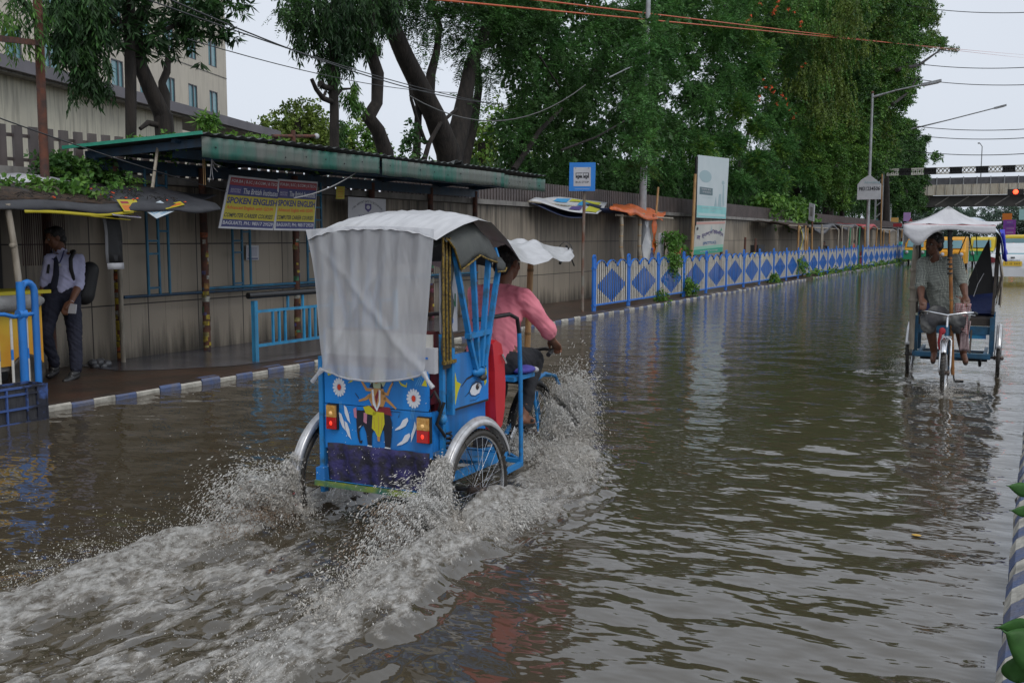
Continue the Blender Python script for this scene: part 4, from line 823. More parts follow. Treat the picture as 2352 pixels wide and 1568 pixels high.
OT = mat('tarp_orange', (.6, .13, .02), (.42, .08, .015), rough=.45, scale=6, bump=.5, bscale=9)
o = MB(); f0, f1 = gx(1400, 478, -9.4), gx(1522, 500, -9.4); k0, k1 = gx(1410, 470, -10.5), gx(1530, 484, -10.5); P = []
for i in range(19):
    t = i/18; row = [lerp(f0, f1, t)+np.array([.04, 0, -.04-.10*abs(math.sin(t*7))*(t > .3)])]+[lerp(lerp(f0, f1, t), lerp(k0, k1, t), s)+np.array([0, 0, .04*math.sin(t*17+s*9)+.05*math.sin(t*5)]) for s in (0, .15, .35, .6, .8, 1)]
    P.append(row)
o.grid(P, OT, thick=.008); a = gx(1504, 490, -9.4); o.grid([[a+np.array([.03*math.sin(k*2+j), (j-1.5)*.13*(1-k*.09), -k*.16]) for j in range(4)] for k in range(8)], OT, thick=.008); o.build('tarpaulin', r)
o = MB(); o.grid([[lerp(gx(1345, 468, -10), gx(1440, 486, -9.5), t)+np.array([0, s*.2, -.12*s+.03*math.sin(t*12)]) for s in (0, .5, 1)] for t in np.linspace(0, 1, 9)], TPN, thick=.008); o.build('navy_sheet', r)
for px, pt in ((1425, 492), (1467, 492)):
    o = MB(); t_ = gx(px+2, pt, -9.5); b_ = np.array([-9.5, t_[1]+.1, .06]); pts = [lerp(b_, t_, k/8)+np.array([.012*math.sin(k*2), .012*math.cos(k*3), 0]) for k in range(9)]; o.tube(pts, .052, BAMBOOG, 8)
    for k in range(1, 8): o.lathe([(.052, -.015), (.061, 0), (.052, .015)], pts[k], (0, 0, 1), BAMBOO, 8)
    o.build('bamboo_post', r)
o = MB(); o.tube([gx(1415, 494, -9.5), gx(1545, 502, -9.5)], .03, BAMBOOG, 6); o.tube([gx(1505, 520, -9.6), gx(1512, 430, -9.6)], .03, BAMBOO, 6); o.build('cross_pole', r)
o = MB(); a = gx(1480, 505, -9.45); o.grid([[a+np.array([.05*math.sin(k+j), j*.12+.04*math.sin(k*1.3), -k*.17]) for j in range(5)] for k in range(9)], TP1, thick=.006)
o.grid([[a+np.array([.04+.03*math.sin(k*2+j), .42+j*.07, -.75-k*.1]) for j in range(4)] for k in range(6)], mat('cloth_blue_print', (.09, .13, .3), rough=.7), thick=.006); tag(o.build('torn_cloth'), 'torn white cloth with blue print hanging under the orange awning', 'cloth')
o = MB(); a = gx(1512, 535, -9.3); X = gx(1524, 540, -9.3)-a; o.prism([(0, 0), (1, .05), (.8, -1.25), (0, -1.32)], a, X, (0, 0, 1), .03, SGREY); o.prism([(.95, .06), (1.12, .06), (.95, -1.3), (.82, -1.3)], a, X, (0, 0, 1), .04, RUSTY); tag(o.build('white_board'), 'white board in dark frame leaning behind the fence by the planter', 'board')
r = thing('hanging_planter', 'green white and orange plant pot hung behind the fence with a leafy plant', 'planter', gx(1545, 595, -9.0))
c = gx(1546, 595, -9.0)
for k, (m_, a0) in enumerate(((mat('pot_green', (.02, .1, .07), rough=.5), -2.6), (mat('pot_white', (.4, .39, .36), rough=.5), -1.6), (mat('pot_orange', (.42, .06, .02), rough=.5), -.7))):
    pass
o = MB(); n = 12; pm = [mat('pot_green', (.02, .1, .07), rough=.5), mat('pot_white', (.4, .39, .36), rough=.5), mat('pot_orange', (.42, .06, .02), rough=.5)]
for i in range(n):
    a0, a1 = 2*math.pi*i/n-1.9, 2*math.pi*(i+1)/n-1.9; o.lathe([(.13, 0), (.215, .34), (.2, .34)], c, (.1, .15, 1), pm[min(i//2, 2) if i < 6 else 2], 3, a0, a1)
o.ball(c+np.array([0, 0, .3]), (.18, .18, .05), GROUND); o.build('pot', r)
V, i, P = crown([(c+np.array([0, .05, .5]), (.28, .3, .16)), (c+np.array([0, .4, .52]), (.12, .14, .1)), (c+np.array([.1, -.3, .2]), (.1, .1, .3)), (c+np.array([.1, -.25, -.2]), (.1, .12, .3))], 80, 'broad', .9)
bulk('foliage', V, np.arange(len(V)).reshape(-1, 4), [LEAVES_MID], parent=r)

# --- banner, notices and cart at the shelter
def ebanner(px0, px1, lab):
    o = MB(); O = gx(px0[0], px0[1], -9.62); X = gx(px1[0], px1[1], -9.62)-O; Yv = gx(px0[2], px0[3], -9.7)-O; Yv2 = Yv
    o.prism([(0, 0), (1, 0), (1, 1), (0, 1)], O, X, Yv, .012, SGREY, -.012); b = Board(o, O, X, Yv, .0015)
    b.lay(1).rect(.035, .82, .985, .965, REDSIGN); b.rect(.035, .63, .985, .82, NAVY); b.rect(.035, .175, .985, .63, YEL); b.rect(.035, .035, .985, .175, NAVY)
    b.lay(2).text('FOR.BA | B.SC | B.COM | B.TECH.', .06, .855, .9, .075, SGREY, .015); b.text('The British Institutes', .3, .665, .66, .11, SGREY, .015); b.rect(.06, .655, .26, .8, PUR); b.text('SPOKEN ENGLISH', .045, .47, .93, .125, NAVY, .035)
    b.text('Advanced English with GD/PI', .06, .345, .86, .09, mat('lettering_red_orange', (.55, .08, .01), rough=.5), .02); b.text('COMPUTER CAREER COURSES', .045, .215, .9, .08, INK, .02, .25); b.text('BAGUIATI, PH.: 98317 29529', .05, .065, .92, .08, SGREY, .02)
    b.lay(3).text('BRITISH', .075, .72, .17, .035, SGREY); b.text('INSTITUTES', .075, .68, .17, .03, SGREY)
    return tag(o.build('course_banner'), lab, 'banner', 'SPOKEN ENGLISH banners hung under the shelter')
ebanner((502, 524, 527, 402), (627, 529), 'left of the two SPOKEN ENGLISH course banners under the shelter'); ebanner((629, 529, 639, 411), (721, 530), 'right of the two SPOKEN ENGLISH course banners, its edge behind the rickshaw tarp')
o = MB(); O = gx(800, 520, -10.2); X = gx(886, 522, -10.2)-O; Yv = gx(800, 452, -10.2)-O; o.prism([(0, 0), (1, 0), (1, 1), (0, 1)], O, X, Yv, .01, SGREY, -.01); b = Board(o, O, X, Yv, .0015).lay(1)
b.text('1 No. AIRPORT GATE TO SECTOR FIVE', .1, .56, .8, .08, INK, .01, arc=.28); b.text('TATA MAGIC', .26, .3, .5, .1, PUR, .03); b.poly([(.43, .8), (.6, .8), (.6, .62), (.515, .5), (.43, .62)], PUR); b.lay(2).disc(.515, .68, .05, .07, SGREY, 10)
tag(o.build('route_board'), 'white board lettered TATA MAGIC with an arched line and crest, under the shelter', 'sign')
o = MB(); O = gx(772, 457, -10.1); X = gx(791, 457, -10.1)-O; Yv = gx(773, 428, -10.1)-O; o.prism([(0, 0), (1, 0), (1, 1), (0, 1)], O, X, Yv, .008, YEL, -.008); b = Board(o, O, X, Yv).lay(1)
for k in range(4): b.rect(.15, .15+.2*k, .8, .2+.2*k, ORG)
tag(o.build('yellow_notice'), 'small yellow notice hung under the shelter roof beside white route board', 'notice')
o = MB(); O = gx(565, 597, -10.56); X = gx(594, 597, -10.56)-O; Yv = gx(565, 563, -10.56)-O; o.prism([(0, 0), (1, 0), (1, 1), (0, 1)], O, X, Yv, .004, SGREY); b = Board(o, O, X, Yv); b.lay(5).rect(.08, .06, .92, .14, NAVY)
for k in range(8): b.rect(.12, .25+.08*k, .85, .27+.08*k, PUR)
tag(o.build('paper_notice'), 'white paper notice stuck on the wall behind blue lattice', 'notice')
# railing with the dark handrail
r = thing('shelter_railing', 'light blue pavement railing with black top rail in front of the shelter', 'railing', (-8.87, 9.7, .08))
LB2 = mat('railing_light_blue', (.03, .25, .46), (.02, .19, .37), rough=.45, scale=6, streak=(.05, .08, .1)); o = MB()
o.tube([P3(-8.87, 9.55, .93), P3(-8.87, 12.9, .93)], .042, BLACKG, 10); o.build('handrail', r)
for y in (9.66, 11.2, 12.8): m_ = MB(); m_.box((-8.87, y, .45), (.06, .06, .82), LB2); m_.build('post', r)
o = MB()
for y0 in (9.7, 11.24):
    for z in (.28, .72): o.bar((-8.87, y0, z), (-8.87, y0+1.48, z), .035, .035, LB2)
    for d in (.3, .42, .54, .92, 1.04, 1.16): o.bar((-8.87, y0+d, .28), (-8.87, y0+d, .72), .028, .028, LB2)
    for d in (.6, .9): o.bar((-8.87, y0+d, .72), (-8.87, y0+d, .9), .028, .028, LB2)
o.build('infill', r)
# hooped railing at the left edge
r = thing('hooped_railing', 'bright blue hooped railing end with white bars at left edge behind the crate', 'railing', (-8.62, 6.2, .08)); BL3 = mat('hoop_blue', (.02, .2, .62), (.02, .17, .52), rough=.4, scale=6, streak=(.03, .08, .2), sstr=.4)
a, c = gx(46, 655, -8.62), gx(78, 655, -8.62); ya, yb = a[1], c[1]; m_ = MB()
P = [P3(-8.62, ya, .02), P3(-8.62, ya, 1.12)]+[P3(-8.62, (ya+yb)/2-(yb-ya)/2*math.cos(t), 1.13+.1*math.sin(t)) for t in np.linspace(.25, math.pi-.25, 7)]+[P3(-8.62, yb, 1.12), P3(-8.62, yb, .02)]
m_.tube(P, .034, BL3, 8); m_.tube([P3(-8.62, ya, .02), P3(-8.62, ya, 1.24)], .04, BL3, 8); m_.build('hoop_post', r)
m_ = MB(); m_.tube([P3(-8.62, yb, .93), P3(-8.62, ya, .92), P3(-8.62, ya-.08, .91), P3(-8.62, ya-.18, .94), P3(-8.62, ya-.35, .95), P3(-8.62, ya-1.2, .95)], .02, BL3, 8); m_.tube([P3(-8.62, ya-.04, .93), P3(-8.62, ya+.04, .93)], .05, BL3, 8); m_.tube([P3(-8.62, yb, .12), P3(-8.62, ya-1.2, .12)], .02, BL3, 8); m_.build('rail', r)
m_ = MB()
for d in (.11, -.06, .25, .4, .55):
    y = ya-d if d != -.06 else ya+.055
    for z0, z1, mm_ in ((.12, .5, WHITE), (.5, .6, BL3), (.6, .92, WHITE)): m_.tube([P3(-8.63, y, z0), P3(-8.63, y, z1)], .014, mm_, 6)
m_.build('bar', r)
# crate
CR = mat('crate_blue', (.045, .09, .26), (.016, .018, .03), rough=.5, scale=7, contrast=(.44, .56), bump=.2); CRB = mat('crate_black', (.02, .02, .025), (.05, .05, .055), rough=.5, scale=14, stretch=(3, 3, .4))
r = thing('plastic_crate', 'weathered blue black plastic crate standing in the water by the kerb', 'crate', (-8.26, 5.42, 0)); o = MB()
cx, cy, zz = -8.19, 5.60, .0; w2, l2, h_ = .13, .40, .31
for sx, sy, n_ in ((1, 0, 8), (-1, 0, 8), (0, 1, 4), (0, -1, 4)):
    ax = np.array([-sy, sx, 0.]); half = l2 if sx else w2; c0 = np.array([cx+sx*w2, cy+sy*l2, zz+h_/2])
    o.boxf(c0-np.array([sx, sy, 0])*.012, ax*half, np.array([sx, sy, 0])*.005, (0, 0, h_/2), CRB)
    for z in (0, .13, .26, .32): o.boxf(c0+np.array([0, 0, z-h_/2]), ax*(half+.01), np.array([sx, sy, 0])*.014, (0, 0, .009), CR)
    for k in range(n_+1):
        q = -half+2*half*k/n_
        if k % 2 == 0: o.boxf(c0+ax*q, ax*.008, np.array([sx, sy, 0])*.012, (0, 0, h_/2), CR)
    for q in (-half+.05, half-.05): o.boxf(c0+ax*q, ax*.05, np.array([sx, sy, 0])*.009, (0, 0, h_/2), CR)
o.box((cx, cy, zz+.02), (2*w2, 2*l2, .02), CRB); o.build('basket', r)
# left stall
r = thing('food_stall', 'dark roadside stall roofed with black tarpaulin covered in leaves at left edge', 'stall', (-9.5, 6.5, .08))
TB = mat('tarp_black', (.035, .036, .042), (.02, .02, .024), rough=.55, scale=5, bump=.4, bscale=8); DEB = mat('leaf_litter', (.06, .035, .02), (.02, .015, .012), rough=.9, scale=16, bump=.8, bscale=30)
def edge_z(y): return 1.975+.03*max(y-7.2, 0)+.012*math.sin(y*5)
o = MB(); P = []
for y in np.linspace(3.6, 8.9, 40):
    e = edge_z(y); P.append([(-8.66, y, e-.055-.01*math.sin(y*9)), (-8.68, y, e-.02), (-8.74, y, e+.025), (-9.1, y, e+.12+.02*math.sin(y*4)), (-9.6, y, e+.2+.03*math.sin(y*3)), (-10.2, y, e+.26), (-10.55, y, e+.3)])
o.grid(P, TB, thick=-.015); o.build('roof_sheet', r)
o = MB(); P = [[(x, y, edge_z(y)+dz+.03*fbm(np.array([y*1.]), np.array([x*1.]), .12, 3, 5)[0]) for x, dz in ((-8.76, .04), (-9.1, .14), (-9.5, .215), (-9.9, .25))] for y in np.linspace(3.6, 7.5, 60)]
o.grid(P, DEB, thick=.02); rr = random.Random(4)
for k in range(420):
    y = rr.uniform(4.4, 8.6); x = rr.uniform(-10.0, -8.76); z = edge_z(y)+.05+(-x-8.76)*.17; a = rr.uniform(0, 3.1); l_ = rr.uniform(.04, .16); o.tube([(x, y, z+.02), (x+math.cos(a)*l_*.5, y+math.sin(a)*l_*.5, z+.035+rr.uniform(0, .02)), (x+math.cos(a)*l_, y+math.sin(a)*l_, z+.02)], .0035, BARK, 3, cap=False)
for k in range(60):
    y = rr.uniform(4.6, 8.8); x = rr.uniform(-9.8, -8.7); z = edge_z(y)+.06+(-x-8.7)*.17; o.ball((x, y, z), (.018*rr.uniform(.6, 1.4), .014*rr.uniform(.6, 1.6), .008), FLOWER, 5, 3)
o.build('leaf_litter', r)
o = MB(); o.grid([[(-8.655, y, edge_z(y)-.05-.012*math.sin(y*3)), (-8.65, y, edge_z(y)-.08-.012*math.sin(y*3))] for y in np.linspace(6.3, 7.6, 14)], YEL, thick=.006)
for y0, dy, z0, sx, m_ in ((7.05, .5, -.085, .1, YEL),): o.grid([[(-8.64-sx*s, y0+dy*t, edge_z(y0)+z0-.03*t) for s in (0, 1)] for t in (0, .5, 1)], m_, thick=.006)
o.build('banner_edge', r)
o = MB(); o.grid([[(x, y, edge_z(y)+dz+.02*math.sin(y*7)) for x, dz in ((-9.85, .3), (-10.1, .34), (-10.4, .4))] for y in np.linspace(3.6, 7.9, 12)], SGREY, thick=.01); o.build('white_sheet', r)
o = MB(); o.box((-10.2, 5.4, 1.05), (.05, 3.4, 2.0), BLACK); o.box((-9.6, 4.0, 1.0), (1.3, .05, 1.9), BLACK); o.build('dark_interior_backing', r)  # black sheets put the stall interior's shade into the colour
o = MB(); rd = mat('bead_curtain', (.06, .015, .012), (.02, .008, .008), rough=.7, scale=30, stretch=(20, 20, 1))
for k in range(22): y = 6.95+k*.026; o.tube([(-9.95, y+.25, 2.0), (-9.95+.01*math.sin(k), y+.25, 1.35)], .006, rd, 4)
o.build('bead_curtain', r)
o = MB(); o.tube([gx(16, 468, -8.7), lerp(gx(16, 468, -8.7), gx(44, 657, -8.7), .5)+np.array([0, .01, 0]), gx(44, 657, -8.7), (-8.7, 6.3, .05)], [.03, .03, .033, .034], BAMBOOG, 8)
q = lerp(gx(16, 468, -8.7), gx(44, 657, -8.7), .5); o.lathe([(.03, -.02), (.04, 0), (.03, .02)], q, (0, 0, 1), BAMBOOG, 8); o.build('bamboo_post', r)
o = MB(); o.tube([(-10.3, 8.8, .06), (-10.3, 8.8, 2.1)], .03, BAMBOOG, 7); o.tube([(-8.75, 3.6, edge_z(4)-.03), (-8.75, 8.7, edge_z(8)-.04)], .025, BAMBOOG, 6); o.build('pole', r)
V, i, P = crown([(np.array([-8.95-RNG.uniform(0, .7), y, edge_z(y)+.2]), (.12, .1, .05)) for y in np.arange(5.9, 7.5, .12)], 130, 'broad', .5); bulk('weed', V, np.arange(len(V)).reshape(-1, 4), [LEAVES_MID, LEAVES_LIT], (np.arange(len(V)//4)//8) % 2, parent=r)
weeds('ferny_weed', 'feathery weed sprig standing on the stall roof corner below the shelter', 'plant', [(gx(285, 430, -9.2), (.08, .1, .07)), (gx(290, 412, -9.2), (.05, .08, .04))], 16, 'frond', .5, [LEAVES_LIT, LEAVES_MID])
# second black sheet carried to the shelter post
o = MB(); P = [[lerp((-9.0, 7.9, edge_z(7.9)+.06), (-9.7, 9.9, 2.22), t)+np.array([-.9*s, -.15*s, .1*s-.03*math.sin(t*9)*(1-s)+.02*math.sin(t*14+s*5)]) for s in (0, .1, .4, 1)] for t in np.linspace(0, 1, 14)]
o.grid(P, TB, thick=.01); tag(o.build('black_tarpaulin'), 'crumpled black tarpaulin stretched from the stall roof to the shelter post', 'tarpaulin')
def card(name, lab, cat, pts, x, painter, th=.004, mcol=SGREY):
    O = gx(*pts[0], x+.06); X = gx(*pts[1], x+(pts[3] if len(pts) > 3 else 0))-O; Yv = gx(*pts[2], x-.04)-O; o = MB(); o.prism([(0, 0), (1, 0), (1, 1), (0, 1)], O, X, Yv, th, mcol, -th); painter(Board(o, O, X, Yv, .0012)); return tag(o.build(name), lab, cat)
BLT = mat('lettering_cyan', (.03, .25, .45), rough=.5)
def pn(b): b.lay(1).text('NEET', .12, .42, .55, .26, BLT, .03); b.text('GO EDUCATION', .35, .1, .55, .14, BLT, .01); b.rect(.2, .78, .7, .86, REDSIGN); b.rect(.1, .33, .7, .36, BLT)
card('flyer_card', 'white card lettered NEET dangling from the stall roof edge', 'card', [(360, 502), (402, 484), (325, 478)], -8.66, pn, mcol=mat('card_white_blue', (.5, .56, .6), (.4, .46, .5), scale=4))
def po_(b): b.lay(1).rect(.05, .1, .95, .55, ORG); b.rect(.1, .65, .5, .85, REDSIGN)
card('flyer_card', 'orange and yellow card on the stall roof edge beside the NEET card', 'card', [(286, 486), (330, 486), (268, 458)], -8.68, po_, mcol=YEL)
def pp(b): b.lay(1).rect(.03, .1, .97, .9, PUR); b.lay(2).rect(.1, .25, .4, .75, YEL); b.rect(.5, .4, .9, .6, YEL)
card('flyer_card', 'dark purple card with yellow square under the stall roof edge', 'card', [(262, 494), (325, 500), (250, 486)], -8.665, pp)
card('flyer_card', 'red and yellow card strip on the tarpaulin right of NEET card', 'card', [(382, 480), (424, 470), (372, 472)], -8.7, lambda b: b.lay(1).rect(.3, .2, .9, .7, ORG), mcol=YEL)
o = MB(); a = gx(232, 487, -9.0); P = [[a+np.array([.02*math.sin(j*2+k), j*.075+k*.012, -k*.11]) for j in range(4)] for k in range(6)]; o.grid(P, BLACK, thick=.006)
l_ = np.array(P); o.grid([[p+np.array([.01, 0, 0]) for p in l_[5]], [p+np.array([.01, 0.004, -.07]) for p in l_[5]]], SGREY, thick=.004); o.grid([[l_[k, 0]+np.array([.012, -.01, 0]), l_[k, 0]+np.array([.012, .03, 0])] for k in range(6)], mat('cloth_grey', (.2, .2, .21), rough=.8), thick=.003)
tag(o.build('hanging_cloth'), 'black cloth with pale hem hanging from the tarpaulin right of the student', 'cloth')
r = thing('food_cart', 'yellow food cart with a grey sack on top behind the hooped railing', 'cart', (-9.35, 6.1, .08)); YC = mat('cart_yellow', (.62, .42, .03), (.6, .28, .02), rough=.4, scale=1.6, contrast=(.4, .6))
o = MB(); c1 = gx(105, 840, -9.2); o.box((-9.5, c1[1]-.75, .72), (.55, 1.5, .72), YC); o.box((-9.5, c1[1]-.72, .335), (.5, 1.4, .05), CONC); o.build('body', r)
o = MB(); o.box((-9.5, c1[1]-.7, 1.1), (.62, 1.6, .035), YEL); o.build('counter', r)
for dy in (-.2, -1.2): o = MB(); o.lathe([(.02, -.02), (.17, -.02), (.19, -.03), (.2, 0), (.19, .03), (.17, .02), (.02, .02)], (-9.22, c1[1]+dy, .27), (1, 0, 0), RUBBER, 18); o.build('wheel', r)
SACK = mat('sack_grey', (.3, .3, .3), (.2, .2, .2), rough=.8, scale=6, bump=.5)
o = MB(); o.tube([P3(-9.3, c1[1]-1.3, 1.0), P3(-9.2, c1[1]-.7, .99), P3(-9.2, c1[1]-.1, 1.0), P3(-9.25, c1[1]+.02, 1.01)], [.08, .095, .085, .04], SACK, 10); tag(o.build('rolled_sack'), 'grey rolled sack lying along the front of the yellow food cart', 'sack')
o = MB(); 
BAG = mat('bag_clear_grey', (.12, .12, .125), (.06, .06, .065), rough=.3, scale=9, bump=.6)
for k in range(9): o.ball((-10.2+.05*math.sin(k*3), 8.25+.025*k, .11+.03*math.cos(k*2)), (.07, .06, .05), BAG, 7, 5)
tag(o.build('rubbish_bag'), 'small crumpled plastic rubbish bag on the pavement at wall foot', 'bag')
# rusty pole, upper left
r = thing('rusty_pole', 'rusty brown pole with a cross arm rising through the left trees', 'pole', (-10.2, 7.6, .08)); o = MB(); a, c = gx(103, 400, -10.2), gx(83, -70, -10.2); a0 = a+(a-c)*.9; a0[2] = .05; o.tube([a0, a, c], .05, RUSTY, 10); o.build('shaft', r)
o = MB(); q = lerp(a, c, .645); o.bar(q+np.array([0, .02, 0]), gx(-40, 84, -9.2), .05, .06, RUSTY); o.build('cross_arm', r)
r = thing('cut_pipe', 'short rusty pipe cross sticking up over the shelter roof near pruned tree', 'pipe', (-11.2, 14.0, 2.9)); a = gx(674, 330, -11.2); o = MB(); o.tube([a-np.array([0, 0, .3]), a+np.array([0, 0, .22])], .04, RUSTY, 8); o.tube([gx(625, 313, -11.2), gx(722, 313, -11.2)], .03, RUSTY, 8); o.ball(gx(727, 313, -11.2), (.05, .05, .05), SGREY, 8, 6); o.build('cross', r)
o = MB(); o.tube([gx(362, 340, -9.6), gx(350, 432, -9.4)], [.018, .022], BAMBOOG, 6); tag(o.build('thin_strut'), 'thin leaning grey strut between stall roof and shelter roof', 'strut')
o = MB(); 
for px in (466, 470): o.tube([gx(px, 365, -9.3), gx(px+2, 425, -9.3)], .006, BAMBOO, 4)
for k, (dx, dy) in enumerate(((14, 22), (20, 12), (-6, 40), (4, 36))): o.tube([gx(486, 366, -9.25), gx(486+dx*.4, 366+dy*.9, -9.25), gx(486+dx, 366+dy*1.3, -9.25)], .006, SGREY, 4)
tag(o.build('loose_strings'), 'loose white strings dangling from the shelter roof corner', 'string')

# --- far stalls along the pavement
def stall(y0, y1, z, roof, posts, lab, pm, sag=.12, x0=-9.0, goods=()):
    r = thing('roadside_stall', lab, 'stall', (-9.8, (y0+y1)/2, .08)); o = MB(); rr = random.Random(int(y0*10))
    P = [[(x, lerp([y0], [y1], t)[0], z+dz-sag*math.sin(math.pi*t*2.0)*(1-s)*.6+.04*math.sin(t*11+s*5)) for x, dz, s in ((x0+.05, -.14, 0), (x0, 0, 0), (-9.6, .1, .5), (-10.5, .18, 1))] for t in np.linspace(0, 1, 14)]
    o.grid(P, roof, thick=.02); o.build('roof_sheet', r)
    for k, (y, h) in enumerate(posts):
        m = MB(); lean = rr.uniform(-.1, .1); m.tube([(x0+.06, y, .05), (x0+.05+rr.uniform(-.03, .03), y+lean*.5, h*.5), (x0+.06, y+lean, h)], [.05, .046, .04], pm[k % len(pm)], 7); m.build('post', r)
    m = MB(); m.tube([(x0, y0, z-.03), (x0, y1, z-.03)], .03, BAMBOOG, 6)
    m.build('cross_pole', r)
    if goods:
        m = MB(); m.box((-9.7, (y0+y1)/2, .62), (.8, (y1-y0)*.75, .08), BAMBOOG); m.box((-9.7, (y0+y1)/2, .35), (.7, (y1-y0)*.7, .45), goods[0])
        for k in range(7): m.box((-9.6+rr.uniform(-.2, .2), y0+(y1-y0)*(.15+.1*k), .74+rr.uniform(0, .06)), (.2, .25, .18), goods[k % len(goods)], rr.uniform(0, 40))
        m.build('counter', r)
GP = [BAMBOO, BAMBOO, BAMBOOG]; GTP = mat('tarp_grey', (.1, .1, .11), (.05, .05, .055), rough=.6, scale=2, bump=.4, bscale=3); BRN = mat('goods_brown', (.12, .08, .05), rough=.8)
stall(40.3, 44.6, 2.2, DEB, [(41.9, 2.2), (43.1, 2.2), (43.5, 2.1), (44.5, 2.15)], 'open stall frame of four orange bamboo posts with thatch of rubbish on top', [BAMBOO], goods=(BRN, SACK))
stall(45.2, 51.0, 2.15, GTP, [(46.9, 2.1), (50.8, 2.1)], 'stall under drooping dark grey tarpaulin with a painted cloth at its front', [BAMBOOG], .3, goods=(BLACK, BRN))
stall(51.5, 57.5, 2.3, GTP, [(51.8, 2.3), (53.6, 2.2), (54.1, 2.2), (55.0, 2.2), (56.2, 2.3), (57.2, 2.3)], 'stall under grey sheet on many thin pale poles', [BAMBOOG, BAMBOOG, mat('pipe_green', (.05, .2, .1), rough=.6)], .15, goods=(SGREY, BRN))
stall(58.2, 64, 2.35, mat('tarp_red', (.45, .03, .04), (.3, .02, .03), rough=.5), [(59.0, 2.3), (60.4, 2.3), (63.5, 2.3)], 'stall with bright red cloth roof before the lamp post', [BAMBOO], .2, goods=(REDSIGN, BRN))
stall(66, 73, 2.2, mat('roof_asbestos', (.22, .21, .2), (.15, .14, .13), rough=.9, scale=2), [(66.5, 2.2), (69, 2.2), (72.5, 2.2)], 'grey roofed stall just beyond the lamp post', GP, .1, goods=(TEAL, ORG, SGREY))
stall(75, 82, 2.3, GTP, [(75.5, 2.3), (78, 2.3), (81, 2.3)], 'stall with red signboard below the gantry post', GP, .1, goods=(REDSIGN, YEL, TEAL))
stall(86, 96, 2.5, mat('tarp_bluegrey', (.12, .16, .22), rough=.6), [(87, 2.5), (91, 2.5), (95, 2.5)], 'last stall in the row, blue grey roof', GP, .1, goods=(ORG, SGREY, TEAL))
o = MB(); a = gx(1846, 520, -9.0); P = [[a+np.array([.05*math.sin(k), -.5+(j*.42)+.1*k*(k < 3)-.12*abs(k-3), -k*.26]) for j in range(4)] for k in range(7)]
o.grid(P, mat('printed_cloth', (.45, .43, .38), (.08, .1, .1), rough=.7, scale=2.5, contrast=(.45, .55)), thick=.01); o.grid([[np.array(P[k][0])+np.array([.02, 0, 0]), np.array(P[k][0])+np.array([.02, .12, 0])] for k in range(7)], YEL, thick=.01); tag(o.build('printed_cloth'), 'yellow edged printed cloth hanging at the front of dark grey stall', 'cloth')
for k, (px, top, x, lab, m_) in enumerate(((1867, 475, -8.95, 'rusty post carrying the small weathered sign above the stalls', RUSTY), (1888, 515, -8.95, 'pale crooked pole leaning behind the fence near the person in black', BAMBOOG), (1712, 545, -9.6, 'dark angle iron upright left of the rubbish heap', RUSTY), (1736, 548, -9.6, 'dark angle iron upright right of the rubbish heap', RUSTY), (2026, 400, -8.9, 'thin tall cane by the gantry post', BAMBOO))):
    b_ = gx(px-3, 575, x); b_[2] = .05; tag(MB().tube([b_, gx(px, top, x)], [.05, .04], m_, 7).build('stake'), lab, 'pole')
o = MB(); O = gx(1858, 505, -8.85); X = gx(1870, 509, -8.6)-O; Yv = gx(1860, 466, -8.85)-O; o.prism([(0, 0), (1, 0), (1, 1), (0, 1)], O, X, Yv, .03, SGREY); Board(o, O, X, Yv, .01).lay(4).rect(.25, .25, .75, .8, CONC); tag(o.build('weathered_sign'), 'small weathered white sign plate above the stalls', 'sign')
o = MB(); c = gx(1738, 590, -9.7); rr = random.Random(9)
for k in range(26): o.ball(c+np.array([rr.uniform(-.3, .3), rr.uniform(-1.6, 1.7), rr.uniform(-.12, .14)]), (rr.uniform(.1, .2), rr.uniform(.15, .35), rr.uniform(.07, .14)), rr.choice([SACK, SGREY, DEB, GTP, YEL]), 7, 5)
o.box(c+np.array([0, .1, .28]), (.3, 1.0, .35), BLACK); o.box(c-np.array([0, 0, .5]), (.6, 3.4, .8), CONC); tag(o.build('rubbish_heap'), 'heap of sacks and rubbish on a low platform behind the fence', 'rubbish')
# phone number board and lamp post
def lamp(name, lab, x, px, pyb, pyt, arm, w0=.1, board=False):
    t_ = gx(px, pyt, x); r = thing(name, lab, 'street lamp', (x, t_[1], .08)); o = MB(); o.tube([P3(x, t_[1], 0), P3(x, t_[1], t_[2]*.5), t_], [w0, w0*.8, w0*.6], GALV, 10); o.ball(t_, w0*.8, RUSTY, 8, 6); o.build('pole', r)
    o = MB(); pts = [t_-np.array([0, 0, .25])]+[t_+np.array(q) for q in arm]; o.tube(pts, [w0*.65]+[w0*.4]*(len(arm)), GALV, 7); o.build('arm', r)
    o = MB(); e = pts[-1]; d = unit(pts[-1]-pts[-2]); o.boxf(e+d*.45, d*.5, unit(np.cross(d, (0, 0, 1)))*.16, (0, 0, .07), GALV); o.boxf(e+d*.45-np.array([0, 0, .08]), d*.35, unit(np.cross(d, (0, 0, 1)))*.12, (0, 0, .02), SGREY); o.build('lamp_head', r); return t_
lamp('street_lamp', 'nearest tall street lamp standing by the phone number board, arm over the road', -8.9, 2004, 590, 213, [(1.3, 0, .05), (2.6, 0, .25)], .11)
lamp('street_lamp', 'second street lamp, its arm emerging from the far tree crown', -12.6, 2052, 590, 300, [(4.6, 0, .7), (8.2, 0, 1.5)], .13)
lamp('street_lamp', 'third street lamp whose head pokes in at the right edge of the sky', .9, 2420, 590, 322, [(-1.0, 0, .05), (-1.9, 0, .15)], .1)
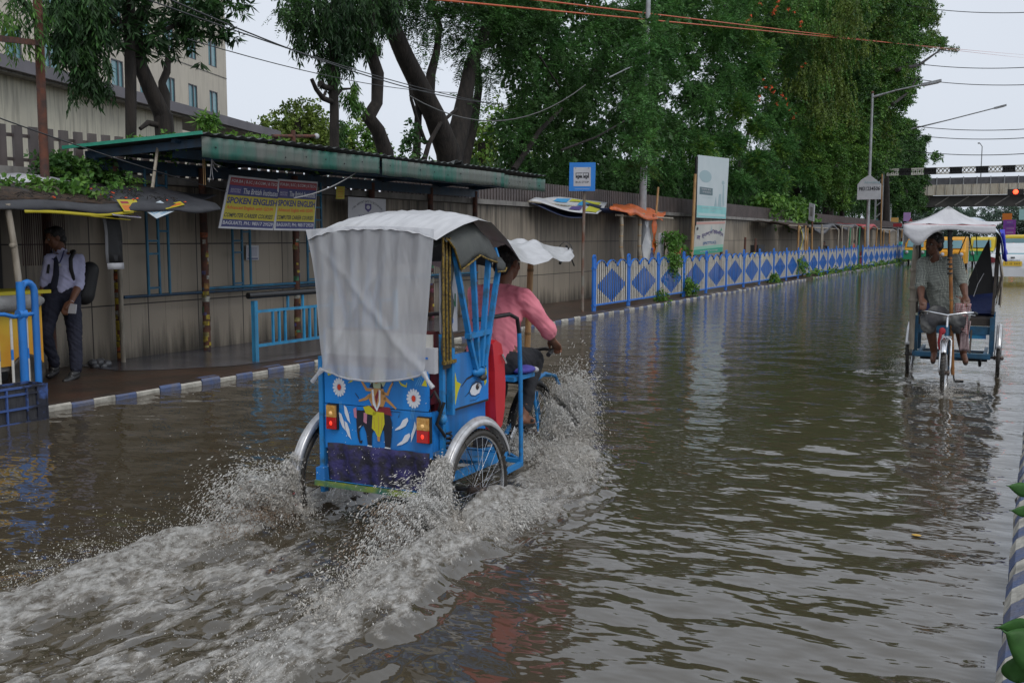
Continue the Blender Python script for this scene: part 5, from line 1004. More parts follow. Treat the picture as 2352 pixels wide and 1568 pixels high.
o = MB(); yb_ = 59.0; p00, p10, p11, p01 = gy(1970, 459, yb_), gy(2024, 457, yb_), gy(2023, 423, yb_), gy(1996, 402, yb_); X = (p10-p00); X[2] = 0; Yv = P3(0, 0, p11[2]-p00[2]); o.prism([(0, 0), (1, 0), (1, 1), (.5, 1.62), (.15, 1.3), (0, 1)], p00+np.array([0, -.16, 0]), X, Yv, .08, SGREY)
b = Board(o, p00+np.array([0, -.16, 0]), X, Yv, .01); b.k = 9; b.text('9831234506', .06, .58, .9, .26, INK, .02); b.text('Advertising', .28, 1.0, .68, .2, GT, .02)
tag(o.build('phone_number_board'), 'white board with the phone number 9831234506 fixed on the lamp post', 'sign')
# traffic light, hoardings and bunting under the flyover
r = thing('traffic_light', 'traffic light glowing red hanging before the flyover at right edge', 'traffic light', gy(2350, 600, 100)); c = gy(2333, 441, 100); o = MB(); o.tube([gy(2400, 441, 100), gy(2345, 441, 100)], .06, BLACK, 6); o.tube([gy(2400, 441, 100), P3(gy(2400, 441, 100)[0], 100, 0)], .1, GALV, 6); o.build('pole', r)
o = MB(); o.box(c, (1.3, .4, .5), BLACK); o.build('housing', r); o = MB(); o.lathe([(0, 0), (.2, .0), (.21, -.03), (.2, -.06), (0, -.08)], c+np.array([0.0, -.22, 0]), (0, 1, 0), mat('red_lamp', (.9, .1, .02), emit=(1, .05, .02), estr=4), 12); o.build('lens', r)
def hoard(px0, py0, px1, py1, y, m_, lab, wr=(), nm='hoarding', legs=True):
    o = MB(); O = gy(px0, py1, y); p = gy(px1, py0, y); w_, h_ = p[0]-O[0], p[2]-O[2]; o.prism([(0, 0), (w_, 0), (w_, h_), (0, h_)], O, (1, 0, 0), (0, 0, 1), .12, m_)
    b = Board(o, O, (w_, 0, 0), (0, 0, h_), .02); b.k = 7
    for q in wr: b.text(*q)
    if legs: o.tube([(O[0]+w_/2, y+.1, 0), (O[0]+w_/2, y+.1, O[2])], .08, GALV, 6)
    tag(o.build(nm), lab, 'hoarding')
MAG = mat('hoarding_magenta', (.3, .03, .25), (.12, .04, .3), rough=.5, scale=.8)
hoard(2303, 505, 2334, 543, 88, MAG, 'magenta and purple hoarding below the flyover at the right', [('|||||', .3, .82, .4, .07, SGREY), ('==', .2, .62, .65, .1, PUR), ('||||||||', .3, .45, .55, .07, SGREY), ('|||||||', .3, .18, .5, .1, SGREY)])
hoard(2302, 490, 2325, 506, 88.4, ORG, 'small orange hoarding top peeking over the magenta one', legs=False)
hoard(2010, 503, 2030, 522, 92, mat('hoarding_cyan', (.15, .4, .5), rough=.5), 'pale blue hoarding behind the lamp post', (), legs=True)
hoard(2046, 500, 2064, 520, 90, mat('hoarding_amber', (.6, .35, .1), rough=.5), 'amber hoarding right of gantry post', ())
hoard(2075, 488, 2092, 508, 93, mat('hoarding_lilac', (.4, .25, .5), rough=.5), 'lilac hoarding beneath the far tree', ())
hoard(2340, 480, 2375, 505, 96, mat('hoarding_aqua', (.3, .5, .5), rough=.5), 'aqua hoarding at the right edge under the flyover', ())
o = MB(); c = gy(2091, 530, 76); o.prism([(-.5, 0), (.5, 0), (0, .9)], c, (1, 0, 0), (0, 0, 1), .04, REDSIGN); o.prism([(-.3, .1), (.3, .1), (0, .68)], c, (1, 0, 0), (0, 0, 1), .05, SGREY); o.tube([(c[0], 76.1, 0), (c[0], 76.1, c[2])], .05, GALV, 6); tag(o.build('warning_sign'), 'red edged triangular warning sign before the crowded stalls', 'sign')
hoard(2052, 513, 2072, 521, 74, REDSIGN, 'thin red signboard over the last stalls', ())
# --- overhead cables
def cable(pts, rad, m_, lab, n=14):
    P = []
    (a, b, sag) = pts
    for k in range(n+1): t = k/n; p = lerp(a, b, t); P.append(p-np.array([0, 0, sag*4*t*(1-t)]))
    tag(MB().tube(P, rad, m_, 5, cap=False).build('overhead_cable'), lab, 'cable')
CB = mat('cable_black', (.02, .02, .022), rough=.5); CO = mat('cable_orange', (.5, .09, .02), rough=.5)
cable((gx(340, 0, -8.6), gx(1130, 238, -11.5), .12), .009, CB, 'uppermost black cable crossing the building corner towards leaning tree')
cable((gx(150, -110, -8.4), gx(1160, 240, -10.8), .3), .010, CB, 'thick black cable passing over the shelter to the trees')
cable((gx(430, 90, -9.2), gx(1050, 213, -11.8), .15), .007, CB, 'thinnest black cable starting beside building corner')
cable((gx(940, 220, -11.0), gx(1345, 195, -9.0), .62), .012, mat('cable_grey', (.1, .1, .1), rough=.5), 'grey cable slung in a curve in front of dark feathery tree')
cable((gx(0, 272, -8.6), gx(520, 440, -9.6), .03), .007, CB, 'low thin cable from left edge down to the shelter banners')
cable((gx(880, -12, -10.4), gx(2400, 128, -6), .35), .02, CO, 'upper orange cable running across the tree crowns to right edge')
cable((gx(980, -30, -10.5), gx(2400, 135, -6), .5), .02, CO, 'lower orange cable running across the tree crowns to right edge')
for k, (a, b_, lab) in enumerate(((12, 26, 'highest thin cable in the right sky'), (143, 151, 'thin cable just under the orange pair at right'), (178, 192, 'thin cable level with the street lamp arm'), (287, 292, 'faint cable above second lamp arm'), (308, 312, 'faint cable below the second lamp head'), (345, 348, 'lowest faint cable over the flyover'))):
    cable((gy(2080, a, 70), gy(2420, b_, 60), .25), .022, CB, lab)
cable((gx(858, 365, -9.0), gx(675, 455, -9.0), .1), .008, mat('cable_pale', (.3, .3, .3), rough=.6), 'pale slanting wire holding the course banners to the roof edge')
# --- far vehicles
def autorick(y, px, py, lab, body, low):
    g = gz(px, py); r = thing('auto_rickshaw', lab, 'auto rickshaw', (g[0], g[1], 0)); o = MB(); X0, Y0 = g[0], g[1]
    side = [(0, .3), (0.1, .95), (.25, 1.05), (.45, 1.6), (.7, 1.75), (2.2, 1.75), (2.55, 1.6), (2.65, .3)]
    sec = []
    for s, hw in ((-1, .58), (-.93, .66), (.93, .66), (1, .58)): sec.append([(X0+s*.66, Y0+p[0]+(.05 if abs(s) == 1 else 0), p[1]-(.03 if abs(s) == 1 else 0)) for p in side])
    n = len(side); vs = [p for s_ in sec for p in s_]; fs = [(k*n+i, k*n+(i+1) % n, (k+1)*n+(i+1) % n, (k+1)*n+i) for k in range(3) for i in range(n)]+[tuple(range(n))[::-1], tuple(range(3*n, 4*n))]
    o.add(vs, fs, body); o.box((X0, Y0+.04, .62), (1.36, .25, .6), low); o.build('body', r)
    o = MB(); o.add([(X0-.5, Y0+.2, 1.12), (X0+.5, Y0+.2, 1.12), (X0+.46, Y0+.4, 1.55), (X0-.46, Y0+.4, 1.55)], [(0, 1, 2, 3)], GLASS); o.build('windscreen', r)
    for s in (-.48, .48): o = MB(); o.lathe([(0, 0), (.1, 0), (.11, .04), (0, .04)], (X0+s, Y0-.1, .78), (0, -1, 0), SGREY, 10); o.build('headlight', r)
    for dx, dy in ((0, .1), (-.6, 2.2), (.6, 2.2)): o = MB(); o.lathe([(.05, -.05), (.2, -.05), (.22, 0), (.2, .05), (.05, .05)], (X0+dx, Y0+dy, .2), (1, 0, 0), RUBBER, 14); o.build('wheel', r)
AY = mat('taxi_amber', (.75, .36, .02), (.65, .3, .02), rough=.35); AG = mat('auto_green', (.02, .25, .12), rough=.4); AY2 = mat('auto_yellow', (.6, .45, .02), rough=.35)
autorick(0, 2185, 617, 'amber auto rickshaw right behind the passenger rickshaw, seen through its frame', AY, AY); autorick(0, 2253, 612, 'yellow auto rickshaw with green front behind blue seat of passenger rickshaw', AY2, AG); autorick(0, 2100, 607, 'amber auto rickshaw at the left of queue, beside the railing end', AY, AG)
def car_shell(r, X0, Y0, W_, stations, m_, glass):
    # stations: (y, floor z, shoulder z, roof z, shoulder half width, roof half width)
    o = MB(); rows = []
    for (y, zf, zs, zr, hw, hr) in stations:
        L = [(hw*.86, zf), (hw*.98, zf+.12), (hw, (zf+zs)/2), (hw*.97, zs-.06), (hw*.93, zs), (lerp([hw*.93], [hr], .15)[0], lerp([zs], [zr], .1)[0] if zr > zs+.05 else zs+.005), (hr, zr-.05 if zr > zs+.05 else zs+.012), (hr*.9, zr if zr > zs+.05 else zs+.018), (hr*.5, zr+.015 if zr > zs+.05 else zs+.024)]
        row = [(X0-a, Y0+y, b) for a, b in L]+[(X0+a, Y0+y, b) for a, b in L[::-1]]; rows.append(row)
    o.grid(rows, m_); n = len(rows[0]); o.add(rows[0], [tuple(range(n))], m_); o.add(rows[-1], [tuple(range(n))[::-1]], m_); o.build('body', r)
def sedan(px, py, lab, m_, taxi=False):
    g = gz(px, py); X0, Y0 = g[0], g[1]; r = thing('parked_car' if taxi else 'white_car', lab, 'car', (X0, Y0, 0))
    car_shell(r, X0, Y0, .84, [(0, .32, .72, 0, .78, .7), (.03, .24, .86, 0, .81, .7), (.12, .22, 1.0, 0, .83, .7), (.3, .2, 1.05, 0, .84, .7), (.62, .2, 1.05, 1.08, .84, .68), (.95, .2, 1.03, 1.32, .84, .62), (1.3, .2, 1.02, 1.44, .84, .6), (2.1, .2, 1.0, 1.47, .84, .6), (2.7, .2, .98, 1.4, .84, .6), (3.3, .2, .95, 0, .83, .66), (4.2, .22, .8, 0, .78, .6), (4.4, .3, .6, 0, .7, .5)], m_, GLASS)
    o = MB(); o.add([(X0-.62, Y0+.6, 1.075), (X0+.62, Y0+.6, 1.075), (X0+.53, Y0+1.22, 1.43), (X0-.53, Y0+1.22, 1.43)], [(0, 1, 2, 3)], GLASS); o.build('rear_window', r)
    for s in (-1, 1): o = MB(); o.prism([(0, 0), (.26, .04), (.3, .2), (.03, .26)], (X0+s*.83 if s < 0 else X0+.53, Y0-.012, .74), (1, 0, 0), (0, 0, 1), .05, mat('tail_lamp_dark_red', (.15, .01, .015), rough=.2)); o.build('tail_lamp', r)
    o = MB(); o.box((X0, Y0-.03, .74), (.62, .02, .17), mat('plate_yellow', (.65, .42, .03), rough=.4)); b = Board(o, (X0-.31, Y0-.042, .655), (.62, 0, 0), (0, 0, .17), .004); b.k = 1; b.text('|| || ||||', .12, .28, .76, .42, BRN, .01); o.build('number_plate', r)
    o = MB(); o.box((X0, Y0-.05, .42), (1.56, .16, .3), m_); o.box((X0, Y0-.02, .87), (.5, .04, .035), CHROME); o.box((X0, Y0-.0, .96), (.14, .03, .05), INK); o.build('bumper', r)
    for dx in (-.74, .74):
        for dy in (.85, 3.4): o = MB(); o.lathe([(.1, -.09), (.27, -.09), (.3, -.06), (.3, .06), (.27, .09), (.1, .09)], (X0+dx, Y0+dy, .27), (1, 0, 0), RUBBER, 18); o.build('wheel', r)
sedan(2323, 652, 'white saloon car seen from behind with a yellow number plate, right edge', mat('car_white', (.62, .63, .64), (.55, .56, .57), rough=.25, coat=.5, scale=2))
g = gz(2338, 612); r = thing('yellow_van', 'yellow vehicle whose roof shows behind the white car', 'van', (g[0], g[1], 0)); car_shell(r, g[0], g[1], 1, [(0, .3, 1.1, 1.75, .95, .85), (.15, .3, 1.15, 1.85, 1, .9), (3, .3, 1.15, 1.88, 1, .9), (3.6, .3, 1.1, 1.6, 1, .85), (4.2, .3, 1.0, 0, .95, .8)], AY2, GLASS)
o = MB(); o.add([(g[0]-.75, g[1]-.02, 1.2), (g[0]+.75, g[1]-.02, 1.2), (g[0]+.72, g[1]+.0, 1.66), (g[0]-.72, g[1]+.0, 1.66)], [(0, 1, 2, 3)], GLASS); o.build('rear_window', r)
for dx in (-.85, .85): o = MB(); o.lathe([(.1, -.09), (.3, -.09), (.33, 0), (.3, .09), (.1, .09)], (g[0]+dx, g[1]+.9, .3), (1, 0, 0), RUBBER, 16); o.build('wheel', r)
# ================================================================ RICKSHAWS AND PEOPLE
def organic(name, caps, mats_, voxel=.01, smooth=4, parent=None, folds=0.0, fs=.12, seed=1, T=None, balls=()):
    m = MB(); 
    for c in caps:
        a, ra, b, rb = c; a = np.array(a, float); b = np.array(b, float)
        if T is not None: a, b = T(a), T(b)
        m.ball(a, ra, mats_, 14, 9); m.ball(b, rb, mats_, 14, 9)
        if np.linalg.norm(a-b) > 1e-4: m.tube([a, b], [ra, rb], mats_, 14)
    for c, r, M in balls: m.ball(c if T is None else T(np.array(c, float)), r, mats_, 16, 12, M=M)
    me = bpy.data.meshes.new('tmp'); me.from_pydata(m.v, [], m.f); ob = bpy.data.objects.new('tmp', me); COL.objects.link(ob)
    rm = ob.modifiers.new('r', 'REMESH'); rm.mode = 'VOXEL'; rm.voxel_size = voxel; sm = ob.modifiers.new('s', 'SMOOTH'); sm.factor = .5; sm.iterations = smooth
    dg = bpy.context.evaluated_depsgraph_get(); dg.update(); nm = bpy.data.meshes.new_from_object(ob.evaluated_get(dg))
    bpy.data.objects.remove(ob); bpy.data.meshes.remove(me)
    n = len(nm.vertices); co = np.empty(n*3, np.float32); nm.vertices.foreach_get('co', co); co = co.reshape(-1, 3).astype(float)
    if folds:
        no = np.empty(n*3, np.float32); nm.vertices.foreach_get('normal', no); no = no.reshape(-1, 3)
        d = fbm(co[:, 0]+co[:, 2]*.8+10, co[:, 1]-co[:, 2]*.5+10, fs, 3, seed)-.5; d2 = np.abs(fbm(co[:, 0]*1.0+co[:, 2]*.3+20, co[:, 2]*1.3+co[:, 1]+20, fs*.6, 2, seed+5)-.5)
        co = co+no*((d*folds*2.2-d2*folds*2)[:, None])
    off = np.zeros(3); q = parent
    while q is not None: off += np.array(q.location); q = q.parent
    co -= off; nm.vertices.foreach_set('co', co.astype(np.float32).ravel()); nm.materials.clear(); nm.materials.append(mats_)
    nm.polygons.foreach_set('use_smooth', np.full(len(nm.polygons), True)); nm.update()
    nm.name = name; o = bpy.data.objects.new(name, nm); COL.objects.link(o); o.parent = parent; return o
def basis(f, u=(0, 0, 1)):
    f = unit(f); u = np.asarray(u, float); r = unit(np.cross(f, u)); u2 = np.cross(r, f); return r, f, u2
def head_parts(c, f, up=(0, 0, 1), s=1.0, hair='short'):
    """c: centre of the head. returns caps, balls for the skin, and hair balls"""
    r, f, u = basis(f, up); M = np.stack([r, f, u], 1); P = lambda x, y, z: c+(r*x+f*y+u*z)*s
    balls = [(P(0, -.012, .03), (.074*s, .094*s, .088*s), M), (P(0, .03, -.035), (.058*s, .062*s, .075*s), M), (P(0, .045, -.085), (.03*s, .03*s, .026*s), M), (P(0, .068, -.045), (.026*s, .02*s, .014*s), M),
             (P(0, .083, .033), (.05*s, .012*s, .011*s), M), (P(.046, .05, -.02), (.022*s, .022*s, .022*s), M), (P(-.046, .05, -.02), (.022*s, .022*s, .022*s), M), (P(.078, -.008, 0), (.012*s, .022*s, .034*s), M), (P(-.078, -.008, 0), (.012*s, .022*s, .034*s), M)]
    caps = [(P(0, .085, .025), .009*s, P(0, .112, -.016), .014*s), (P(-.012, .1, -.022), .009*s, P(.012, .1, -.022), .009*s), (P(-.018, .089, -.05), .007*s, P(.018, .089, -.05), .007*s)]
    hb = [(P(0, -.025, .045), (.083*s, .1*s, .089*s), M), (P(0, .035, .098), (.066*s, .05*s, .034*s), M), (P(0, -.06, -.02), (.068*s, .056*s, .07*s), M), (P(.072, -.01, .045), (.014*s, .045*s, .04*s), M), (P(-.072, -.01, .045), (.014*s, .045*s, .04*s), M)]
    return caps, balls, hb, P, (r, f, u)
def eyes(P, fr, root, s=1.0):
    r, f, u = fr
    for sx in (-1, 1):
        m = MB(); c = P(sx*.031, .079, .008); m.ball(c, (.0125*s,)*3, mat('eye_white', (.13, .11, .095), rough=.45), 10, 8); m.ball(c+f*.0085*s, (.0062*s,)*3, INK, 8, 6); m.tube([c+f*.012-r*.018+u*.02, c+f*.02+u*.025, c+f*.012+r*.018+u*.02], .0035*s, HAIR, 5); m.build('eye', root)
def hand_caps(w_, h_, curl, side, grip=None, s=1.0):
    """wrist w_, knuckle centre h_, curl direction, side axis towards the thumb; fingers close round a bar"""
    w_ = np.array(w_, float); h_ = np.array(h_, float); d = unit(h_-w_); side = unit(np.array(side, float)-d*(np.dot(side, d))); cu = unit(np.array(curl, float)); L = []
    for k, (off, l_) in enumerate(((.03, .078), (.01, .086), (-.01, .08), (-.03, .064))):
        b = h_+side*off; L.append((w_+side*off*.5, .017*s, b, .0115*s)); p1 = b+(d*.75+cu*.6)*l_*.42; p2 = p1+(d*.0+cu*1.0)*l_*.34; p3 = p2+(-d*.75+cu*.35)*l_*.3
        L += [(b, .0105*s, p1, .0092*s), (p1, .0092*s, p2, .0085*s), (p2, .0085*s, p3, .0075*s)]
    t0 = w_+side*.026+d*.02; t1 = t0+(side*.6+d*.6+cu*.5)*.034; t2 = t1+(d*.6+cu*.75-side*.1)*.034; L += [(t0, .014*s, t1, .0115*s), (t1, .0115*s, t2, .009*s)]
    return L
def skel_body(J, mt, root, T=None, shirt=None, lower=None, thick=1.0, hands=None, voxel=.008, skinlegs=True):
    pass

# ------------------------------------------------ the tricycle itself
def wheel(root, c, R, mt_rim, parts=True, axle=(1, 0, 0), spokes=28, tw=.022):
    c = np.array(c, float); h = MB(); h.lathe([(0, -.055), (.03, -.05), (.022, -.02), (.022, .02), (.03, .05), (0, .055)], c, axle, mat('hub_steel', (.12, .1, .09), (.06, .04, .03), rough=.5, metal=.6), 14); ho = h.build('wheel', root, local=True)
    m = MB(); pr = [(R-tw+tw*math.cos(a), tw*math.sin(a)) for a in np.linspace(0, 2*math.pi, 11)]; m.lathe(pr, c, axle, RUBBER, 44)
    for k in range(66): a = 2*math.pi*k/66; m.boxf(c+np.array([0, math.cos(a), math.sin(a)])*(R+.001), (.015, 0, 0), np.array([0, -math.sin(a), math.cos(a)])*.006, np.array([0, math.cos(a), math.sin(a)])*.003, RUBBER)
    m.build('tyre', ho, local=True)
    m = MB(); m.lathe([(R-.045, -.012), (R-.036, -.014), (R-.04, 0), (R-.036, .014), (R-.045, .012), (R-.048, 0), (R-.045, -.012)], c, axle, mt_rim, 44); m.build('rim', ho, local=True)
    m = MB()
    for k in range(spokes): a = 2*math.pi*k/spokes; a2 = a+(.35 if k % 2 else -.35); s_ = .03 if (k//2) % 2 else -.03; m.tube([c+np.array([s_, .024*math.cos(a2), .024*math.sin(a2)]), c+np.array([0, (R-.042)*math.cos(a), (R-.042)*math.sin(a)])], .0014, CHROME, 4, cap=False)
    m.build('spokes', ho, local=True)
def fender(root, c, R, a0, a1, w_, m_, stay=True, dots=True, cols=None):
    c = np.array(c, float); m = MB(); P = []
    for a in np.linspace(R_(a0), R_(a1), 30):
        row = []
        for t in np.linspace(-1, 1, 9): rr_ = R-.028*t*t+.011*math.cos(t*math.pi*3.0); row.append(c+np.array([t*w_, rr_*math.cos(a), rr_*math.sin(a)]))
        P.append(row)
    m.grid(P, m_, thick=.002)
    if dots:
        for a in (a1-3, a1-14): 
            aa = R_(a)
            for t in (-.55, .55): m.ball(c+np.array([t*w_, (R+.004)*math.cos(aa), (R+.004)*math.sin(aa)]), (.009, .012, .012), RED, 6, 4)
    m.build('mudguard', root, local=True)
    if stay:
        m = MB()
        for a in (a0+8, (a0+a1)/2+10, a1-8): m.tube([c+np.array([w_*.8, (R-.03)*math.cos(R_(a)), (R-.03)*math.sin(R_(a))]), c+np.array([.05 if w_ > 0 else -.05, 0, 0])], .003, BLACK, 4)
        m.build('mudguard_stay', root, local=True)
def tricycle(root, FR, FEN, hb_mat, blue):
    for s in (-1, 1): wheel(root, (s*.5, 0, .355), .355, CHROME); fender(root, (s*.5, 0, .355), .42, 22, 198, .031, FEN)
    wheel(root, (0, 1.75, .355), .355, CHROME); fender(root, (0, 1.75, .355), .39, 40, 175, .028, BLACK if blue else CHROME, dots=False)
    L = lambda name, fn: (lambda m: (fn(m), m.build(name, root, local=True)))(MB())
    L('axle', lambda m: (m.tube([(-.56, 0, .355), (.56, 0, .355)], .016, BLACK, 8), m.tube([(-.38, 0, .34), (.38, 0, .34)], .026, BLACK, 8)))
    L('frame', lambda m: (m.tube([(0, 1.14, .86), (0, 1.24, .33)], .018, FR, 8), m.tube([(0, 1.62, .86), (0, 1.66, .64)], .022, FR, 8), m.tube([(0, 1.15, .8), (0, 1.62, .82)], .016, FR, 8), m.tube([(0, 1.24, .33), (0, 1.65, .68)], .018, FR, 8),
        m.tube([(0, 1.24, .33), (.0, .7, .38), (.2, .45, .42)], .018, FR, 8), m.tube([(0, 1.24, .33), (0, .7, .38), (-.2, .45, .42)], .018, FR, 8), m.bar((-.36, -.33, .43), (-.36, .62, .43), .035, .04, FR), m.bar((.36, -.33, .43), (.36, .62, .43), .035, .04, FR), m.bar((-.36, .62, .43), (.36, .62, .43), .035, .04, FR), m.bar((-.36, 0, .40), (.36, 0, .40), .03, .03, BLACK), m.bar((0, .5, .3), (0, 0, .345), .02, .02, BLACK),
        m.bar((-.36, -.33, .385), (.36, -.33, .385), .03, .03, FR), m.bar((0, 1.14, .6), (0, .6, .45), .03, .03, FR)))
    L('fork', lambda m: (m.tube([(0, 1.615, .95), (0, 1.665, .6)], .015, CHROME, 8), *[m.tube([(s*.02, 1.665, .73), (s*.05, 1.67, .7), (s*.055, 1.74, .42), (s*.05, 1.75, .355)], [.014, .014, .011, .009], CHROME if not blue else FR, 7) for s in (-1, 1)], m.boxf((0, 1.665, .735), (.055, 0, 0), (0, .015, 0), (0, 0, .012), CHROME)))
    L('handlebar', lambda m: (m.tube([(-.27, 1.48, .985), (-.25, 1.56, 1.0), (-.17, 1.63, 1.0), (0, 1.64, .97), (.17, 1.63, 1.0), (.25, 1.56, 1.0), (.27, 1.48, .985)], .0125, hb_mat, 8), *[m.tube([(s*.252, 1.56, 1.0), (s*.28, 1.44, .98)], .017, BLACK, 8) for s in (-1, 1)], *[m.tube([(s*.2, 1.66, .985), (s*.27, 1.56, .97)], .005, CHROME, 5) for s in (-1, 1)]))
    L('crank', lambda m: (m.lathe([(0, -.01), (.09, -.006), (.095, 0), (.09, .006), (0, .01)], (.045, 1.24, .33), (1, 0, 0), BLACK, 20), m.bar((.06, 1.24, .33), (.075, 1.34, .46), .014, .022, CHROME), m.bar((-.06, 1.24, .33), (-.075, 1.14, .2), .014, .022, CHROME), m.boxf((.125, 1.35, .47), (.045, 0, 0), (0, .035, 0), (0, 0, .011), BLACK), m.boxf((-.125, 1.13, .19), (.045, 0, 0), (0, .035, 0), (0, 0, .011), BLACK), m.tube([(.045, 1.24, .42), (.045, .1, .39)], .006, BLACK, 5), m.tube([(.045, 1.24, .24), (.045, .1, .32)], .006, BLACK, 5)))
    L('saddle', lambda m: (m.ball((0, 1.1, .89), (.1, .11, .035), BLACK, 12, 8), m.ball((0, 1.22, .895), (.04, .09, .025), BLACK, 10, 7), m.tube([(0, 1.13, .84), (0, 1.13, .9)], .014, CHROME, 6)))
# ------------------------------------------------ painted rickshaw
RB = mat('rickshaw_blue', (.01, .19, .6), (.014, .235, .66), rough=.36, scale=3, streak=(.05, .09, .16), sstr=.5); RBF = mat('rickshaw_frame_blue', (.015, .2, .5), (.03, .1, .16), rough=.5, scale=14, contrast=(.5, .7))
FENM = mat('fender_silver', (.6, .6, .61), (.36, .34, .32), rough=.3, metal=.5, scale=14, contrast=(.45, .75))
rk = thing('cycle_rickshaw', 'painted blue cycle rickshaw with clear plastic rear sheet ploughing through the floodwater', 'rickshaw', RO, RA)
def L(name, fn, par=None):
    m = MB(); fn(m); return m.build(name, par or rk, local=True)
tricycle(rk, RBF, FENM, BLACK, True)
PW, PX0, PZ0, PH = .74, -.355, .615, .455
def rear_panel(m):
    m.boxf((PX0+PW/2, -.285, PZ0+.1), (PW/2-.01, 0, 0), (0, .012, 0), (0, 0, .13), RB); m.boxf((PX0+PW/2-.005, -.288, PZ0+.345), (PW/2-.02, 0, 0), (0, .012, 0), (0, 0, .11), RB)
    m.boxf((PX0+PW/2, -.28, PZ0+.235), (PW/2-.02, 0, 0), (0, .006, 0), (0, 0, .01), INK)
    q = lambda X, Y: ((X-120)/1190*.72-.34, PZ0+(950-Y)/850*PH)
    b = Board(m, (0, -.3012, 0), (1, 0, 0), (0, 0, 1), .0009)
    YW = mat('paint_yellow', (.55, .5, .02), rough=.45); OC = mat('paint_ochre', (.5, .25, .08), rough=.5); MR = mat('paint_maroon', (.22, .02, .03), rough=.5); PWh = mat('paint_white', (.68, .7, .74), rough=.5); EL = mat('paint_black', (.015, .017, .03), rough=.4); HL = mat('paint_halo', (.4, .45, .3), rough=.5); FRC = mat('paint_redcentre', (.6, .05, .02), rough=.4); PLB = mat('paint_paleblue', (.15, .42, .7), rough=.4)
    Pq = lambda pts, mm_: b.poly([q(*p) for p in pts], mm_)
    def st(pts, w_, mm_): b.stroke([q(*p) for p in pts], [k*.0006 for k in w_] if hasattr(w_, '__len__') else w_*.0006, mm_)
    b.lay(1)
    for cx, cy in ((295, 330), (1130, 385)):
        for k in range(15):
            a = 2*math.pi*k/15+.1; d = (math.cos(a), math.sin(a)); n_ = (-d[1], d[0]); e = lambda t, s_: (cx+(d[0]*t+n_[0]*s_)*76, cy+(d[1]*t+n_[1]*s_)*102); Pq([e(.22, 0), e(.55, .13), e(.9, .15), e(1.05, 0), e(.9, -.15), e(.55, -.13)], PWh)
        b.lay(2); x_, z_ = q(cx, cy); b.disc(x_, z_, .0135, .018, FRC); b.lay(1)
    st([(430, 160), (375, 165), (370, 205), (440, 215), (445, 250), (400, 275)], [4, 18, 22, 22, 18, 5], YW); st([(960, 200), (1000, 250), (1050, 265), (1060, 225)], [4, 20, 22, 6], YW); Pq([(1060, 110), (1100, 120), (1115, 160), (1135, 200), (1095, 180), (1065, 150)], YW); Pq([(150, 140), (200, 140), (205, 200), (165, 215)], YW); Pq([(270, 125), (330, 130), (290, 150)], YW); Pq([(1260, 160), (1275, 250), (1215, 245)], YW)
    for k in range(3): st([(1255+k*12, 90+k*10), (1200+k*14, 150), (1150+k*24, 250)], 5, PLB)
    # seated many-armed figure on an elephant
    x_, z_ = q(735, 205); b.disc(x_, z_, .058, .06, HL)
    Pq([(600, 545), (560, 560), (500, 560), (485, 620), (490, 760), (500, 850), (520, 915), (548, 915), (555, 880), (530, 890), (520, 800), (535, 740), (570, 720), (600, 800), (615, 925), (660, 930), (665, 800), (690, 740), (800, 750), (810, 925), (870, 930), (885, 800), (890, 660), (860, 560), (780, 520), (680, 520)], EL)
    b.lay(2); Pq([(455, 550), (490, 530), (495, 650), (465, 640)], mat('paint_pink', (.5, .2, .28), rough=.5)); Pq([(575, 580), (615, 585), (605, 700), (570, 680)], mat('paint_pink', (.5, .2, .28), rough=.5)); Pq([(510, 750), (550, 715), (530, 745)], PWh); Pq([(612, 925), (665, 930), (665, 942), (610, 940)], PWh); Pq([(808, 925), (872, 930), (872, 944), (806, 940)], PWh)
    Pq([(600, 500), (870, 500), (890, 590), (840, 580), (650, 560)], MR)
    Pq([(680, 310), (800, 310), (830, 420), (790, 520), (680, 520), (630, 420)], OC); Pq([(640, 300), (680, 240), (690, 310)], EL); Pq([(770, 240), (800, 300), (770, 320)], EL)
    st([(690, 330), (610, 330), (560, 250), (540, 200)], [34, 32, 22, 16], OC); st([(780, 350), (845, 365), (875, 290), (905, 235)], [34, 32, 22, 16], OC); st([(650, 390), (600, 430), (520, 460)], [38, 30, 16], OC); st([(810, 400), (870, 450), (940, 510)], [38, 30, 16], OC); st([(905, 240), (905, 170)], 8, EL); st([(480, 380), (520, 430)], 8, EL); st([(880, 540), (985, 540), (960, 600)], 6, EL)
    b.lay(3); x_, z_ = q(722, 200); b.disc(x_, z_, .021, .032, OC, 14); Pq([(685, 175), (700, 145), (750, 145), (762, 175)], YW); Pq([(668, 330), (690, 320), (700, 440), (725, 520), (750, 440), (748, 320), (770, 330), (765, 470), (725, 555), (680, 480)], PWh); Pq([(705, 400), (745, 320), (750, 350), (722, 480)], MR)
    Pq([(570, 520), (640, 500), (720, 570), (700, 600), (600, 590)], YW); Pq([(680, 560), (805, 560), (810, 680), (780, 760), (755, 830), (725, 820), (700, 770), (665, 740)], YW); b.lay(4); Pq([(725, 820), (760, 825), (755, 875), (730, 870)], OC); st([(740, 600), (745, 700), (738, 800)], 5, OC); st([(690, 620), (700, 740)], 4, OC); st([(785, 600), (775, 740)], 4, OC)
    b.lay(1)
    for base, sgn in (((345, 520), 1), ((285, 600), 1), ((350, 690), 1)):
        x, y = base; Pq([(x, y), (x+30, y+20), (x+55, y+90), (x+70, y+180), (x+80, y+200), (x+40, y+160), (x+10, y+90)], PWh)
    for x, y in ((1060, 590), (1080, 750)): Pq([(x, y), (x+10, y+30), (x-20, y+90), (x-80, y+130), (x-140, y+150), (x-130, y+130), (x-80, y+90), (x-50, y+30)], PWh)
